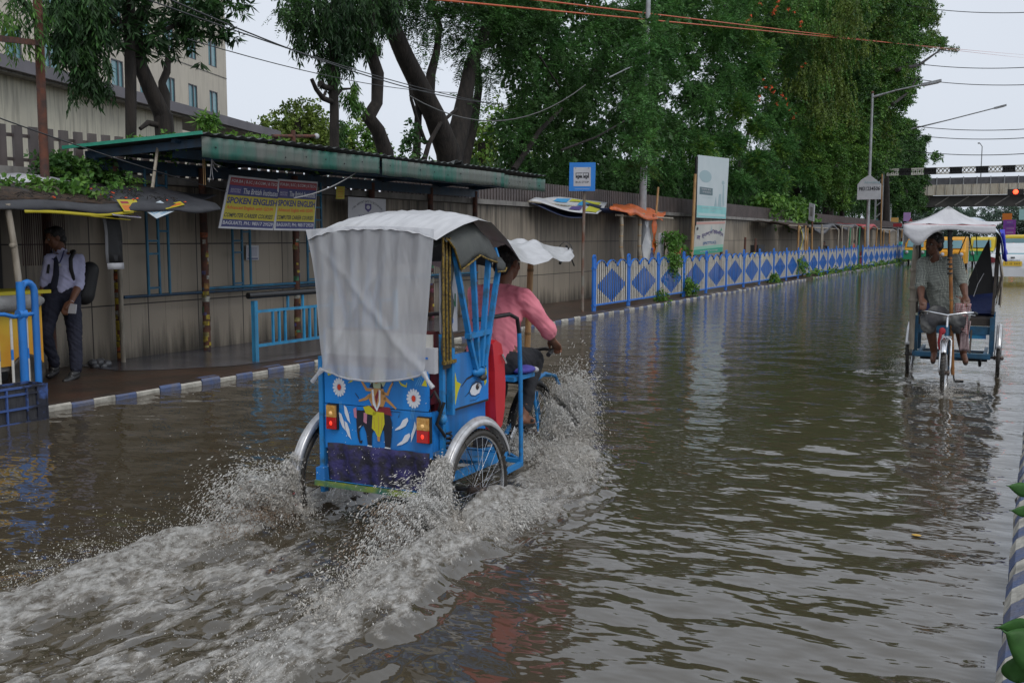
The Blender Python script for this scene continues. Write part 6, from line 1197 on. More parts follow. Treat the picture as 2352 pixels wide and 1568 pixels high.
    Pq([(1140, 620), (1160, 680), (1130, 760), (1095, 850), (1100, 760), (1125, 690)], PWh)
    for k in range(3): st([(1110+k*14, 490), (1095+k*14, 600)], 3, PLB); st([(290+k*14, 480), (300+k*12, 560)], 3, PLB)
L('rear_panel', rear_panel)
for (cx, cz, nm) in ((.0, 0, 'l'), (1, 1, 'r')):
    q = lambda X, Y: ((X-120)/1190*.72-.34, PZ0+(950-Y)/850*PH); x0, z0 = q(170, 785) if nm == 'l' else q(1188, 830); x1, z1 = q(275, 525) if nm == 'l' else q(1310, 570); zm = (z0+z1)/2
    def lampf(m):
        m.boxf(((x0+x1)/2, -.305, zm), ((x1-x0)/2+.004, 0, 0), (0, .012, 0), (0, 0, (z1-z0)/2+.004), BLACK); m.boxf(((x0+x1)/2, -.32, (zm+z1)/2), ((x1-x0)/2, 0, 0), (0, .01, 0), (0, 0, (z1-zm)/2-.001), mat('amber_lens', (.45, .2, .03), (.6, .35, .1), rough=.12, scale=60, spec=.8)); m.boxf(((x0+x1)/2, -.32, (zm+z0)/2), ((x1-x0)/2, 0, 0), (0, .01, 0), (0, 0, (zm-z0)/2-.001), mat('red_lens', (.5, .01, .01), (.4, .01, .01), rough=.12, spec=.8))
        m.ball(((x0+x1)/2, -.328, (zm+z0)/2), (.012, .006, .014), mat('lamp_glow', (.8, .03, .02), emit=(1, .05, .02), estr=.8 if nm == 'l' else .1), 8, 5); m.ball(((x0+x1)/2, -.328, (zm+z1)/2-.01), (.014, .006, .012), mat('amber_glow', (.8, .5, .2), emit=(1, .6, .2), estr=.15), 8, 5)
    L('tail_lamp', lampf)
L('body_box', lambda m: (m.boxf((0, .02, .72), (.33, 0, 0), (0, .29, 0), (0, 0, .1), RB), m.boxf((.365, .03, .73), (.012, 0, 0), (0, .3, 0), (0, 0, .11), RB), m.boxf((-.365, .03, .73), (.012, 0, 0), (0, .3, 0), (0, 0, .11), RB), m.boxf((-.362, -.29, .72), (.014, 0, 0), (0, .02, 0), (0, 0, .4), RBF), m.boxf((.395, -.2, .85), (.012, 0, 0), (0, .015, 0), (0, 0, .42), RBF), m.boxf((-.395, -.2, .85), (.012, 0, 0), (0, .015, 0), (0, 0, .42), RBF)))
MAR = mat('seat_maroon', (.12, .008, .01), (.08, .006, .008), rough=.5, scale=5)
L('seat', lambda m: (m.boxf((0, .06, .86), (.33, 0, 0), (0, .24, 0), (0, 0, .05), MAR), m.boxf((0, -.2, 1.08), (.35, 0, 0), (0, .05, 0), (0, 0, .2), MAR), m.boxf((.0, -.245, 1.2), (.36, 0, 0), (0, .01, 0), (0, 0, .07), WHITE)))
def armrest(s):
    def fn(m):
        X = .40*s; m.boxf((X, .09, .99), (.012, 0, 0), (0, .215, 0), (0, 0, .155), RB); m.boxf((X, -.118, 1.0), (.02, 0, 0), (0, .014, 0), (0, 0, .19), RBF); m.boxf((X, .1, .835), (.014, 0, 0), (0, .2, 0), (0, 0, .006), INK)
        b = Board(m, (X+.0125*s, -.118, .83), (0, 1, 0), (0, 0, 1), .0009) if s > 0 else Board(m, (X-.0125, .32, .83), (0, -1, 0), (0, 0, 1), .0009); b.lay(1); YW = mat('paint_yellow', (.55, .5, .02)); PWh = mat('paint_white', (.68, .7, .74)); EL = mat('paint_black', (.015, .017, .03))
        q = lambda X_, Y_: ((X_-1185)/225*.42, .31-(Y_-95)/325*.31)     # sighted on the side panel
        b.poly([q(*p) for p in ((1200, 190), (1210, 250), (1235, 270), (1215, 320), (1200, 390), (1192, 300))], YW); b.poly([q(*p) for p in ((1390, 180), (1400, 240), (1380, 270), (1385, 320), (1398, 300))], YW)
        b.stroke([q(*p) for p in ((1235, 290), (1270, 250), (1330, 232), (1370, 260), (1385, 280))], [.003, .011, .016, .011, .002], EL)
        b.poly([q(*p) for p in ((1290, 330), (1305, 300), (1330, 290), (1355, 298), (1366, 320), (1350, 355), (1322, 364), (1298, 352))], PWh); b.lay(2)
        b.stroke([q(*p) for p in ((1258, 355), (1285, 335), (1300, 298), (1330, 282), (1366, 300), (1370, 322))], [.002, .007, .008, .008, .006, .002], EL); b.stroke([q(*p) for p in ((1300, 285), (1330, 272), (1360, 284))], .003, EL); b.stroke([q(*p) for p in ((1285, 340), (1300, 360), (1325, 368), (1352, 360))], .003, EL); b.stroke([q(*p) for p in ((1290, 388), (1325, 392), (1350, 378))], .0025, EL)
        x_, z_ = q(1338, 314); b.disc(x_, z_, .021, .0185, EL); b.lay(3).disc(x_, z_+.002, .014, .012, mat('paint_brown', (.12, .06, .03))); b.lay(4).disc(x_, z_, .007, .007, EL); b.disc(x_+.006, z_+.006, .004, .004, PWh)
    return fn
L('armrest', armrest(1)); L('armrest', armrest(-1))
for s in (-1, 1):
    def guard(m):
        prof = [(.315, 1.17), (.36, 1.19), (.43, 1.16), (.47, 1.05), (.485, .9), (.475, .76), (.44, .66), (.38, .62), (.36, .72), (.35, .85), (.345, 1.0), (.33, 1.1)]
        m.prism([(p[0], p[1]) for p in prof], (.315*s if s > 0 else -.435, 0, 0), (0, 1, 0), (0, 0, 1), .12, RED)
        m.tube([((.445 if s > 0 else -.445), .42, 1.1), ((.455 if s > 0 else -.455), .455, 1.04)], .007, CHROME, 5)
    L('red_guard', guard)
def fanribs(s):
    def fn(m):
        p = np.array([.42*s, .17, 1.03]); tops = [(-.1, 1.70), (.1, 1.73), (.3, 1.70), (.43, 1.65)]; 
        for k, (y, z) in enumerate(tops):
            b0 = p+np.array([.004*k*s, .03*(k-1.5), .02]); t_ = np.array([.42*s, y, z]); m.bar(b0, t_, .022, .03, RBF, up=(1, 0, 0)); m.bar(t_, t_+np.array([-.03*s, .0, .09]), .02, .02, RBF, up=(1, 0, 0))
        m.bar((.425*s, .03, 1.24), (.425*s, .3, 1.25), .03, .035, RBF, up=(1, 0, 0)); m.bar((.43*s, .05, 1.22), (.43*s, .13, 1.04), .02, .022, RBF, up=(1, 0, 0)); m.bar((.43*s, .27, 1.22), (.43*s, .21, 1.04), .02, .022, RBF, up=(1, 0, 0)); m.ball(p+np.array([0, 0, -.01]), (.03, .07, .03), RBF, 8, 6); m.ball(p+np.array([.02*s, .02, -.045]), (.02, .035, .02), RUBBER, 7, 5)
    return fn
L('hood_ribs', fanribs(1)); L('hood_ribs', fanribs(-1))
HC = mat('hood_canvas', (.075, .08, .072), (.05, .053, .05), rough=.6, scale=4, bump=.4, bscale=14); GOLD = mat('gold_braid', (.3, .2, .03), (.08, .05, .015), rough=.5, metal=.3, scale=70)
def hood(m):
    for s in (-1, 1):
        P = []; low = [(-.23, 1.79), (-.16, 1.74), (-.09, 1.62), (-.03, 1.64), (.05, 1.67), (.13, 1.70), (.2, 1.68), (.28, 1.665), (.34, 1.655), (.35, 1.60), (.44, 1.60), (.46, 1.62)]; top = [(-.22, 1.83), (-.15, 1.88), (-.06, 1.92), (.02, 1.94), (.1, 1.95), (.18, 1.945), (.25, 1.93), (.32, 1.9), (.38, 1.86), (.42, 1.82), (.46, 1.77), (.475, 1.72)]
        for (ly_, lz_), (ty, tz) in zip(low, top): P.append([(s*(.45-.11*t**2.5), ly_+(ty-ly_)*t, lz_+(tz-.045-lz_)*t+.012*math.sin(ly_*40+t*6)) for t in np.linspace(0, 1, 8)])
        m.grid(P, HC, thick=.004*s)
        m.tube([(s*.456, a, b_) for a, b_ in low[:9]], .006, GOLD, 6); m.tube([(s*.456, a, b_) for a, b_ in low[9:]], .006, GOLD, 6)
    P = [[(x, y, z+.035*(1-(x/.36)**2)) for x in np.linspace(-.36, .36, 9)] for y, z in ((-.2, 1.75), (-.06, 1.81), (.1, 1.84), (.25, 1.82), (.38, 1.75), (.45, 1.67), (.46, 1.62))]; m.grid(P, HC, thick=-.004)
L('hood', hood)
L('side_curtain', lambda m: (m.grid([[(.415+.008*math.sin(k+z*30), y, z) for z in np.linspace(1.08, 1.8, 14)] for k, y in enumerate((-.23, -.19, -.15, -.11))], HC, thick=.004), *[m.tube([(.428, y, 1.12), (.426, y, 1.5), (.422, y+.01, 1.8)], .007, GOLD, 5) for y in (-.235, -.2, -.165)], m.bar((.42, -.23, 1.115), (.42, -.1, 1.115), .02, .02, GOLD)))
L('inner_board', lambda m: (m.boxf((.36, -.07, 1.44), (.006, 0, 0), (0, .09, 0), (0, 0, .17), SGREY), Board(m, (.367, -.15, 1.28), (0, 1, 0), (0, 0, 1), .0012).lay(1).text('BEN', .0, .13, .15, .075, mat('paint_green', (.02, .12, .05)), .03).rect(.02, .04, .12, .065, BLUE), m.boxf((.30, -.27, 1.13), (.1, 0, 0), (0, .02, 0), (0, 0, .07), SGREY), Board(m, (.28, -.292, 1.09), (1, 0, 0), (0, 0, 1), .0012).lay(1).text('ক', .02, .0, .06, .06, BLUE, .03)))
PLA = mat('clear_plastic', (.64, .65, .67), (.52, .52, .54), rough=.13, scale=3, stretch=(6, 1, 1), spec=.9)
def plastic_mix():
    n = PLA.node_tree.nodes; l = PLA.node_tree.links; b = n['Principled BSDF']; t = n.new('ShaderNodeBsdfTranslucent'); t.inputs[0].default_value = (.8, .8, .82, 1); ms = n.new('ShaderNodeMixShader'); ms.inputs[0].default_value = .38; l.new(b.outputs[0], ms.inputs[1]); l.new(t.outputs[0], ms.inputs[2])
    tr = n.new('ShaderNodeBsdfTransparent'); m2 = n.new('ShaderNodeMixShader'); m2.inputs[0].default_value = .2; l.new(ms.outputs[0], m2.inputs[1]); l.new(tr.outputs[0], m2.inputs[2]); l.new(m2.outputs[0], n['Material Output'].inputs[0])
    tc = n.new('ShaderNodeTexCoord'); mp = n.new('ShaderNodeMapping'); mp.inputs['Scale'].default_value = (7, 1, 1.7); l.new(tc.outputs['Object'], mp.inputs[0]); nz = n.new('ShaderNodeTexNoise'); nz.inputs['Scale'].default_value = 1.6; nz.inputs['Detail'].default_value = 5; nz.inputs['Roughness'].default_value = .5; nz.inputs['Distortion'].default_value = .8; l.new(mp.outputs[0], nz.inputs[0]); bp_ = n.new('ShaderNodeBump'); bp_.inputs['Distance'].default_value = .02; bp_.inputs['Strength'].default_value = .6; l.new(nz.outputs[0], bp_.inputs['Height']); l.new(bp_.outputs[0], b.inputs['Normal'])
plastic_mix()
def rear_sheet(m):
    P = []; nu, nv = 60, 60
    for j in range(nv+1):
        v = j/nv; row = []
        for i in range(nu+1):
            u = i/nu; xl = -.425+.13*v+.01*math.sin(v*6); xr = .435-.055*v; z1 = 1.055-.075*math.sin(math.pi*u)**.7+.02*u; z = 1.845+.02*math.sin(math.pi*u)-(1.845-z1)*v; x = xl+(xr-xl)*u
            y = -.335-.035*math.sin(math.pi*u)*v-.02*v+.009*math.sin(u*23+math.sin(v*4)*1.5)*(.3+v)*(1-.4*v)+.006*math.sin(u*47+v*3)+.02*math.exp(-((u-.93+.45*(1-v)*0)/.05)**2)*0
            cr = math.exp(-(((1-u)-(1-v)*1.05)/.035)**2)*v; cl = math.exp(-((u-(1-v)*.8)/.03)**2)*v; y += -.014*cr-.012*cl; row.append((x, y, z))
        P.append(row)
    m.grid(P, PLA)
    m.tube([P[-1][i] for i in range(0, nu+1, 3)], .006, PLA, 5)
    for i, sx in ((0, -1), (nu, 1)): e = np.array(P[-1][i]); m.tube([e, e+np.array([sx*.03, -.01, -.035]), e+np.array([sx*.065, -.01, -.075])], [.018, .01, .014], PLA, 7)
L('rear_sheet', rear_sheet)
def roof_sheet(m):
    sp = [(-.345, 1.845, .43, .43), (-.25, 1.885, .44, .44), (-.08, 1.935, .44, .445), (.1, 1.96, .44, .44), (.28, 1.945, .42, .43), (.46, 1.89, .42, .44), (.7, 1.83, .40, .41), (1.0, 1.79, .36, .36), (1.3, 1.775, .33, .32), (1.42, 1.79, .31, .30), (1.6, 1.76, .28, .28), (1.85, 1.745, .24, .24), (2.1, 1.725, .17, .17), (2.3, 1.715, .07, .06), (2.33, 1.71, .03, .03), (2.37, 1.70, .05, .045), (2.42, 1.69, .01, .01)]
    P = []
    for k, (y, z, wl, wr) in enumerate(sp):
        row = []
        for t in np.linspace(-1, 1, 25):
            fr = min(max((y-.35)/.5, 0), 1); w_ = wl if t < 0 else wr; drop = .06*abs(t)**3*(1-fr)+((.21-.09*min(max((y-.9)/.5, 0), 1))*abs(t)**3+.02*math.sin(t*5+y*6)*abs(t))*fr*min(1, max((2.35-y)/.5, 0)); row.append((t*w_+.02, y+.004*math.sin(t*9), z+.012*math.sin(t*15+y*4)*fr-drop+.004*math.sin(t*31+y*9)))
        P.append(row)
    # finer along the length
    A = np.array(P); ys_ = np.linspace(0, len(P)-1, 70); Q = []
    for s_ in ys_: i = min(int(s_), len(P)-2); f_ = s_-i; f_ = f_*f_*(3-2*f_)*.5+f_*.5; Q.append(A[i]*(1-f_)+A[i+1]*f_)
    m.grid(Q, mat('white_plastic', (.5, .5, .51), (.42, .42, .43), rough=.3, scale=6, stretch=(6, 1, 1), bump=.4, bscale=4))
L('roof_sheet', roof_sheet)
L('tie', lambda m: (m.tube([(.03, 2.3, 1.74), (.05, 2.33, 1.7), (.0, 2.33, 1.66)], .01, BLACK, 6), m.tube([(.0, 2.33, 1.68), (.0, 2.25, 1.60)], .012, BLACK, 5), m.tube([(.04, 2.34, 1.68), (.05, 2.42, 1.58)], .006, BLACK, 5), m.lathe([(.056, -.008), (.06, 0), (.056, .008)], (.01, 2.335, 1.71), (0, 1, 0), BLACK, 10)))
def bpole(m, p0, p1, r_, mt_=BAMBOO):
    m.tube([lerp(p0, p1, k/6) for k in range(7)], r_, mt_, 9); d = unit(np.array(p1)-np.array(p0))
    for k in range(1, 5): m.lathe([(r_, -.012), (r_*1.15, 0), (r_, .012)], lerp(p0, p1, k/5+.03), d, mat('bamboo_node', (.2, .12, .05), rough=.6), 9)
L('bamboo_pole', lambda m: bpole(m, (0, 1.64, .6), (.01, 1.72, 1.76), .023))
PCL = mat('splash_cloth', (.035, .03, .12), (.02, .018, .03), rough=.8, scale=18, contrast=(.4, .6), bump=.6, bscale=30)
L('splash_cloth', lambda m: m.grid([[(x, -.31+.012*math.sin(x*40+z*8)+.02*(.62-z), z) for z in np.linspace(.36, .62, 8)] for x in np.linspace(-.31, .37, 50)], PCL, thick=.006))
L('rear_bar', lambda m: (m.bar((-.38, -.345, .385), (.38, -.345, .385), .03, .03, mat('bar_green_yellow', (.25, .3, .03), (.02, .12, .1), rough=.5, scale=9)), m.boxf((-.345, -.3, .43), (.03, 0, 0), (0, .05, 0), (0, 0, .045), RB)))
for s in (-1, 1): L('spring', lambda m: m.tube([(s*.405+.022*math.cos(t), -.16+.022*math.sin(t), .42+.30*t/(2*math.pi*11)) for t in np.linspace(0, 2*math.pi*11, 150)], .006, BLACK, 5))
L('driver_guard', lambda m: (m.tube([(.27, .38, 1.30), (.27, .86, 1.305), (.27, .97, 1.27), (.27, 1.0, 1.17)], .014, BLACK, 8), m.tube([(.27, 1.0, 1.17), (.27, 1.02, .86), (.27, 1.03, .27)], .016, RBF, 8), m.tube([(-.27, 1.0, 1.17), (-.27, 1.03, .27)], .016, RBF, 8), m.tube([(-.27, .38, 1.3), (-.27, .95, 1.29), (-.27, 1.0, 1.17)], .014, BLACK, 8), m.bar((.27, 1.03, .30), (.06, 1.2, .31), .02, .02, RBF), m.bar((.36, .6, .32), (.27, 1.03, .28), .03, .03, RBF), m.bar((-.27, 1.03, .3), (.27, 1.03, .3), .03, .03, RBF)))
L('driver_seat', lambda m: (m.boxf((.08, 1.12, .86), (.17, 0, 0), (0, .16, 0), (0, 0, .014), RBF), m.boxf((.08, 1.12, .83), (.15, 0, 0), (0, .02, 0), (0, 0, .02), BLACK)))
L('seat_cloth', lambda m: (m.ball((.2, 1.2, .9), (.08, .12, .03), mat('cloth_violet', (.06, .05, .3), (.09, .08, .38), rough=.8, scale=9, bump=.6), 12, 8), m.ball((.22, 1.33, .885), (.04, .03, .022), SGREY, 8, 6)))
L('front_guard', lambda m: [m.tube([(s*.11, 1.45, .74), (s*.11, 1.75, .80), (s*.11, 1.93, .76), (s*.11, 2.06, .62), (s*.11, 2.12, .36), (s*.11, 1.8, .33)], .013, RBF, 7) for s in (-1, 1)]+[m.bar((-.11, 1.93, .76), (.11, 1.93, .76), .02, .02, RBF)])
L('footboard', lambda m: m.boxf((0, .48, .43), (.33, 0, 0), (0, .14, 0), (0, 0, .012), RBF))
L('wiring', lambda m: (m.tube([(.38, -.3, .93), (.41, -.31, .97), (.43, -.28, .9), (.4, -.25, .85)], .008, BLACK, 5), m.tube([(.43, -.24, .9), (.4, -.27, .78), (.41, -.2, .7)], .01, BLACK, 5), m.ball((.41, -.22, .8), (.025, .03, .03), RBF, 7, 5)))
# ------------------------------------------------ driver in pink
def TR(base, rz):
    c, s = math.cos(rz), math.sin(rz); base = np.array(base, float); return lambda p: base+np.array([c*p[0]-s*p[1], s*p[0]+c*p[1], p[2]])
T1 = TR(RO, RA)
def tv(T, v): return T(np.array(v, float))-T(np.zeros(3))
def W(T, caps): return [(T(np.array(a, float)), ra, T(np.array(b, float)), rb) for a, ra, b, rb in caps]
def driver(T, label, skin, shirtm, lowm, head_c, head_f, J, lower, cat='person', sleeve=.62, bare=True, hair=HAIR, hem=.86, scale=1.0):
    root = thing('person', label, cat, T(np.array([0, 1.12, .9])))
    hc, hbls, hb, P, fr = head_parts(T(np.array(head_c)), tv(T, head_f), up=unit(tv(T, (0, .12, 1))), s=1.0)
    sh = {s: np.array(J['sh'+s]) for s in 'LR'}; el = {s: np.array(J['el'+s]) for s in 'LR'}; wr = {s: np.array(J['wr'+s]) for s in 'LR'}; ha = {s: np.array(J['ha'+s]) for s in 'LR'}; kn = {s: np.array(J['kn'+s]) for s in 'LR'}; an = {s: np.array(J['an'+s]) for s in 'LR'}; to = {s: np.array(J['to'+s]) for s in 'LR'}
    hip = {'R': np.array([.095, 1.11, .97]), 'L': np.array([-.095, 1.11, .97])}; nk = np.array(J['neck']); ch = np.array(J['chest'])
    caps = [(nk-[0, .01, .05], .062, np.array(head_c)-[0, .02, .07], .05), (ch, .15, hip['R']+[-.03, 0, 0], .13), (ch, .15, hip['L']+[.03, 0, 0], .13), (nk-[0, .02, .06], .075, ch, .15)]
    for s in 'LR':
        sx = 1 if s == 'R' else -1
        caps += [(nk-[0, .02, .05], .06, sh[s], .058), (sh[s], .055, el[s], .042), (el[s], .042, lerp(el[s], wr[s], .35), .043), (lerp(el[s], wr[s], .35), .043, wr[s], .027), (wr[s], .027, ha[s], .024)]
        caps += hand_caps(wr[s], ha[s], (0, .1, -1), (-sx, .15, 0.1)); caps += [(hip[s], .1, kn[s], .06), (kn[s], .057, lerp(kn[s], an[s], .4)-[0, .025, 0], .055), (lerp(kn[s], an[s], .4)-[0, .025, 0], .055, an[s], .035), (an[s]-[0, .03, .02], .034, to[s], .03), (an[s], .034, to[s], .03)]
    organic('body', W(T, caps)+hc, skin, .0065, 3, root, balls=hbls)
    eyes(P, fr, root)
    organic('hair', [], hair, .006, 2, root, folds=.008, fs=.03, balls=hb)
    sc = [(nk-[0, .015, .055], .088, ch, .172), (ch, .175, np.array([.04, 1.11, hem+.13]), .152), (ch, .175, np.array([-.04, 1.11, hem+.13]), .152), (np.array([-.09, 1.12, hem+.1]), .105, np.array([.09, 1.12, hem+.1]), .105), (ch+[.07, 0, .0], .125, sh['R']*.55+ch*.45, .1), (ch-[.07, 0, 0], .125, sh['L']*.55+ch*.45, .1), (nk-[0, .005, .035], .068, nk+[0, .005, .0], .058)]
    for s in 'LR': e2 = lerp(sh[s], el[s], 1.0); e3 = lerp(el[s], wr[s], sleeve-.62); sc += [(nk-[0, .02, .06], .075, sh[s], .076), (sh[s], .076, e2, .062), (e2, .062, e3, .06), (e3, .064, e3+unit(wr[s]-el[s])*.015, .063)]
    organic('shirt', W(T, sc), shirtm, .008, 4, root, folds=.012, fs=.10, seed=3)
    lower(root, T, hip, kn, an, to)
    return root, fr, P
PINK = mat('shirt_pink', (.78, .25, .31), (.68, .19, .25), rough=.85, scale=5, sheen=.2); TRO = mat('trousers_black', (.014, .015, .02), (.022, .023, .028), rough=.8, scale=6)
def low1(root, T, hip, kn, an, to):
    c = []
    for s in 'LR': c += [(hip[s], .118, kn[s], .078), (kn[s], .078, lerp(kn[s], an[s], .45)-[0, .02, 0], .07), (lerp(kn[s], an[s], .45)-[0, .02, 0], .07, lerp(kn[s], an[s], .84), .055)]
    c += [(hip['L'], .12, hip['R'], .12)]; organic('trousers', W(T, c), TRO, .009, 4, root, folds=.01, fs=.1)
    for s in 'LR': organic('sandal', W(T, [(an[s]-[0, .05, .055], .022, to[s]-[0, 0, .015], .028), (an[s]-[.02, .0, .04], .02, to[s]-[.02, 0, 0], .02), (to[s]+[-.035, -.06, .018], .014, to[s]+[.035, -.06, .018], .014)]), mat('sandal_black', (.02, .02, .022), rough=.6), .006, 2, root)
J1 = dict(neck=(.02, 1.23, 1.475), chest=(.01, 1.17, 1.27), shR=(.20, 1.19, 1.395), shL=(-.18, 1.24, 1.395), elR=(.30, 1.38, 1.165), elL=(-.27, 1.42, 1.16), wrR=(.275, 1.52, 1.075), wrL=(-.275, 1.54, 1.075), haR=(.268, 1.60, 1.035), haL=(-.268, 1.60, 1.035),
          knR=(.13, 1.52, .93), knL=(-.13, 1.46, .72), anR=(.13, 1.35, .54), anL=(-.13, 1.12, .27), toR=(.14, 1.46, .49), toL=(-.14, 1.24, .22))
for a in ('R', 'L'): pass
driver(T1, 'man in a pink shirt and black trousers pedalling the painted rickshaw, seen from behind', SKIN, PINK, TRO, (.045, 1.27, 1.62), (.25, 1, -.12), J1, low1, sleeve=.70)

# ------------------------------------------------ second rickshaw, coming towards us
R2O = np.array([-.93, 13.35, -.145]); R2A = math.pi+.023; T2 = TR(R2O, R2A)
r2 = thing('cycle_rickshaw', 'blue cycle rickshaw with white cloth canopy approaching on the right with its rider', 'rickshaw', R2O, R2A)
BF2 = mat('frame_teal_blue', (.015, .1, .2), (.02, .06, .1), rough=.5, scale=8); DK = mat('frame_dark', (.03, .027, .025), (.06, .045, .035), rough=.7, scale=9)
tricycle(r2, BF2, FENM, CHROME, False)
def L2(name, fn): m = MB(); fn(m); return m.build(name, r2, local=True)
SEATB = mat('seat_blue', (.012, .03, .14), (.01, .022, .1), rough=.45, scale=4, bump=.2)
L2('backrest', lambda m: (m.boxf((0, -.22, 1.06), (.43, 0, 0), (0, .045, .02), (0, -.02, .2), SEATB),))
L2('seat', lambda m: (m.boxf((0, 0, .8), (.42, 0, 0), (0, .24, 0), (0, 0, .045), DK), m.boxf((0, .24, .70), (.42, 0, 0), (0, .012, 0), (0, 0, .05), BF2), m.boxf((-.2, .23, .66), (.16, 0, 0), (0, .012, 0), (0, 0, .06), mat('seat_skirt', (.03, .3, .5), (.02, .12, .3), rough=.5, scale=6))))
L2('footboard', lambda m: ([m.boxf((0, .40+k*.05, .43), (.41, 0, 0), (0, .02, 0), (0, 0, .012), mat('footboard_blue', (.05, .14, .2), (.03, .08, .12), rough=.5, scale=9)) for k in range(5)], m.boxf((0, .66, .435), (.42, 0, 0), (0, .014, 0), (0, 0, .025), BF2), m.boxf((0, .38, .40), (.42, 0, 0), (0, .014, 0), (0, 0, .03), BF2)))
for s in (-1, 1): L2('side_frame', lambda m: (m.bar((s*.42, .26, .40), (s*.42, .26, .86), .04, .05, BF2), m.bar((s*.42, -.26, .40), (s*.42, -.26, .9), .04, .05, BF2), m.bar((s*.42, -.26, .92), (s*.42, .3, .92), .03, .04, DK), m.bar((s*.42, .28, .9), (s*.43, .12, 1.35), .03, .03, DK), m.bar((s*.43, .12, 1.35), (s*.44, .1, 1.78), .035, .04, DK), m.bar((s*.44, -.1, 1.2), (s*.45, .3, 1.86), .03, .03, DK), m.bar((s*.43, -.2, 1.1), (s*.45, -.1, 1.85), .03, .03, DK), m.bar((s*.2, .62, .43), (s*.2, .26, .7), .02, .02, DK)))
L2('dark_post', lambda m: (m.boxf((.29, .5, 1.45), (.035, 0, 0), (0, .02, 0), (0, 0, .42), BLACK), m.boxf((.235, .5, 1.5), (.02, 0, 0), (0, .02, 0), (0, 0, .36), CONC), m.tube([(.455, .36, .45), (.46, .35, .9), (.465, .32, 1.3), (.455, .3, 1.72)], [.03, .035, .042, .034], BAMBOOG, 8), *[m.lathe([(.05, -.02), (.056, 0), (.05, .02)], (.465, .33, z), (0, 0, 1), BAMBOOG, 8) for z in (1.05, 1.2, 1.42)]))
L2('strap', lambda m: (m.prism([(-.34, 1.8), (-.42, 1.15), (-.06, 1.1), (-.26, 1.62)], (0, .1, 0), (1, 0, 0), (0, 0, 1), .01, BLACK), m.bar((-.1, .2, 1.85), (.02, .2, 1.5), .03, .01, BLACK), m.bar((-.12, .2, 1.85), (-.24, .2, 1.3), .03, .01, BLACK), m.bar((-.2, .2, 1.85), (-.22, .2, 1.6), .05, .01, BLACK), m.tube([(-.3, .12, 1.38), (-.24, .13, 1.25), (-.2, .12, 1.1)], .005, SGREY, 5)))
CLO = mat('canopy_white', (.6, .6, .62), (.5, .5, .53), rough=.6, scale=5, bump=.2)
def canopy(m):
    ap = np.array([.04, 1.55, 2.14]); A = np.array([.47, 1.72, 1.95]); B = np.array([-.43, 1.62, 1.93]); Cc = np.array([-.47, .35, 1.98]); D_ = np.array([.47, .35, 1.98]); bk = np.array([0, .4, 2.08])
    for p, q_, a1, a2 in ((A, B, ap, ap), (B, Cc, ap, bk), (D_, A, bk, ap), (Cc, D_, bk, bk)):
        P = [[lerp(lerp(p, q_, u), lerp(a1, a2, u), v)-np.array([0, 0, .035*math.sin(math.pi*v)*1.0+.012*math.sin(u*17)*(1-v)]) for u in np.linspace(0, 1, 12)] for v in np.linspace(0, 1, 8)]; m.grid(P, CLO, thick=.004)
    P = [[lerp(A, B, u)+np.array([0, .008, -v*(.07+.02*math.sin(u*9)+.14*math.exp(-((u-.16)/.12)**2))]) for u in np.linspace(0, 1, 22)] for v in np.linspace(0, 1, 4)]; m.grid(P, CLO, thick=.003)
    P = [[lerp(D_, A, u)+np.array([.006, 0, -v*(.09+.16*u)]) for u in np.linspace(0, 1, 10)] for v in np.linspace(0, 1, 4)]; m.grid(P, CLO, thick=.003)
    m.tube([A, B], .004, RED, 5)
L2('canopy', canopy)
TPL = mat('plastic_pale_blue', (.5, .55, .6), (.2, .3, .5), rough=.4, scale=5, contrast=(.5, .75)); BRT = mat('plastic_bright_blue', (.015, .03, .5), rough=.4)
def hood2(m):
    P = [[(-.02+.47*math.sin(a)*1.02, y+.02*math.sin(a*7), 1.66+(.40-.02*abs(y))*math.cos(a)*1.0+.015*math.sin(a*11+y*5)) for a in np.linspace(-1.72, 1.5, 26)] for y in np.linspace(-.38, .42, 9)]
    m.grid(P, TPL, thick=.004); P2 = [[(-.47-.05*v-.03*math.sin(y*20), y, 1.86-.3*v-.05*math.sin(y*9+v*4)) for v in np.linspace(0, 1, 6)] for y in np.linspace(-.4, .35, 9)]; m.grid(P2, BRT, thick=.003)
    for k in range(16): y = -.35+.05*k; m.tube([(-.46, y, 1.6-.02*math.sin(k)), (-.50-.012*math.sin(k*3), y+.03*math.cos(k*2), 1.35), (-.47-.03*math.cos(k*5), y, 1.05+.06*math.sin(k*7))], .006, BAMBOOG if k % 2 else DK, 4)
L2('hood', hood2)
L2('bamboo_pole', lambda m: (bpole(m, (-.07, 1.42, .3), (.0, 1.60, 1.62), .019, mat('bamboo_orange', (.34, .15, .04), (.22, .09, .03), rough=.5, scale=8)), m.tube([(.0, 1.6, 1.6), (.02, 1.6, 1.95)], .024, BLACK, 8), *[m.lathe([(.024, -.01), (.029, 0), (.024, .01)], (-.0+.02*(z-1.5), 1.585+.02*(z-1.5), z), (0, 0, 1), BLACK, 8) for z in np.arange(1.42, 1.98, .05)]))
L2('red_rag', lambda m: (m.ball((.04, 1.70, .80), (.035, .025, .04), mat('rag_red', (.3, .02, .03), rough=.8), 9, 7), m.tube([(.05, 1.72, .8), (.07, 1.72, .68), (.06, 1.72, .6)], [.018, .014, .008], mat('rag_red', (.3, .02, .03), rough=.8), 7)))
L2('axle_gear', lambda m: (m.lathe([(.03, -.01), (.06, -.01), (.06, .01), (.03, .01)], (-.3, .03, .30), (1, .2, 0), BLACK, 14), m.tube([(-.38, 0, .33), (.38, 0, .33)], .03, BLACK, 8)))
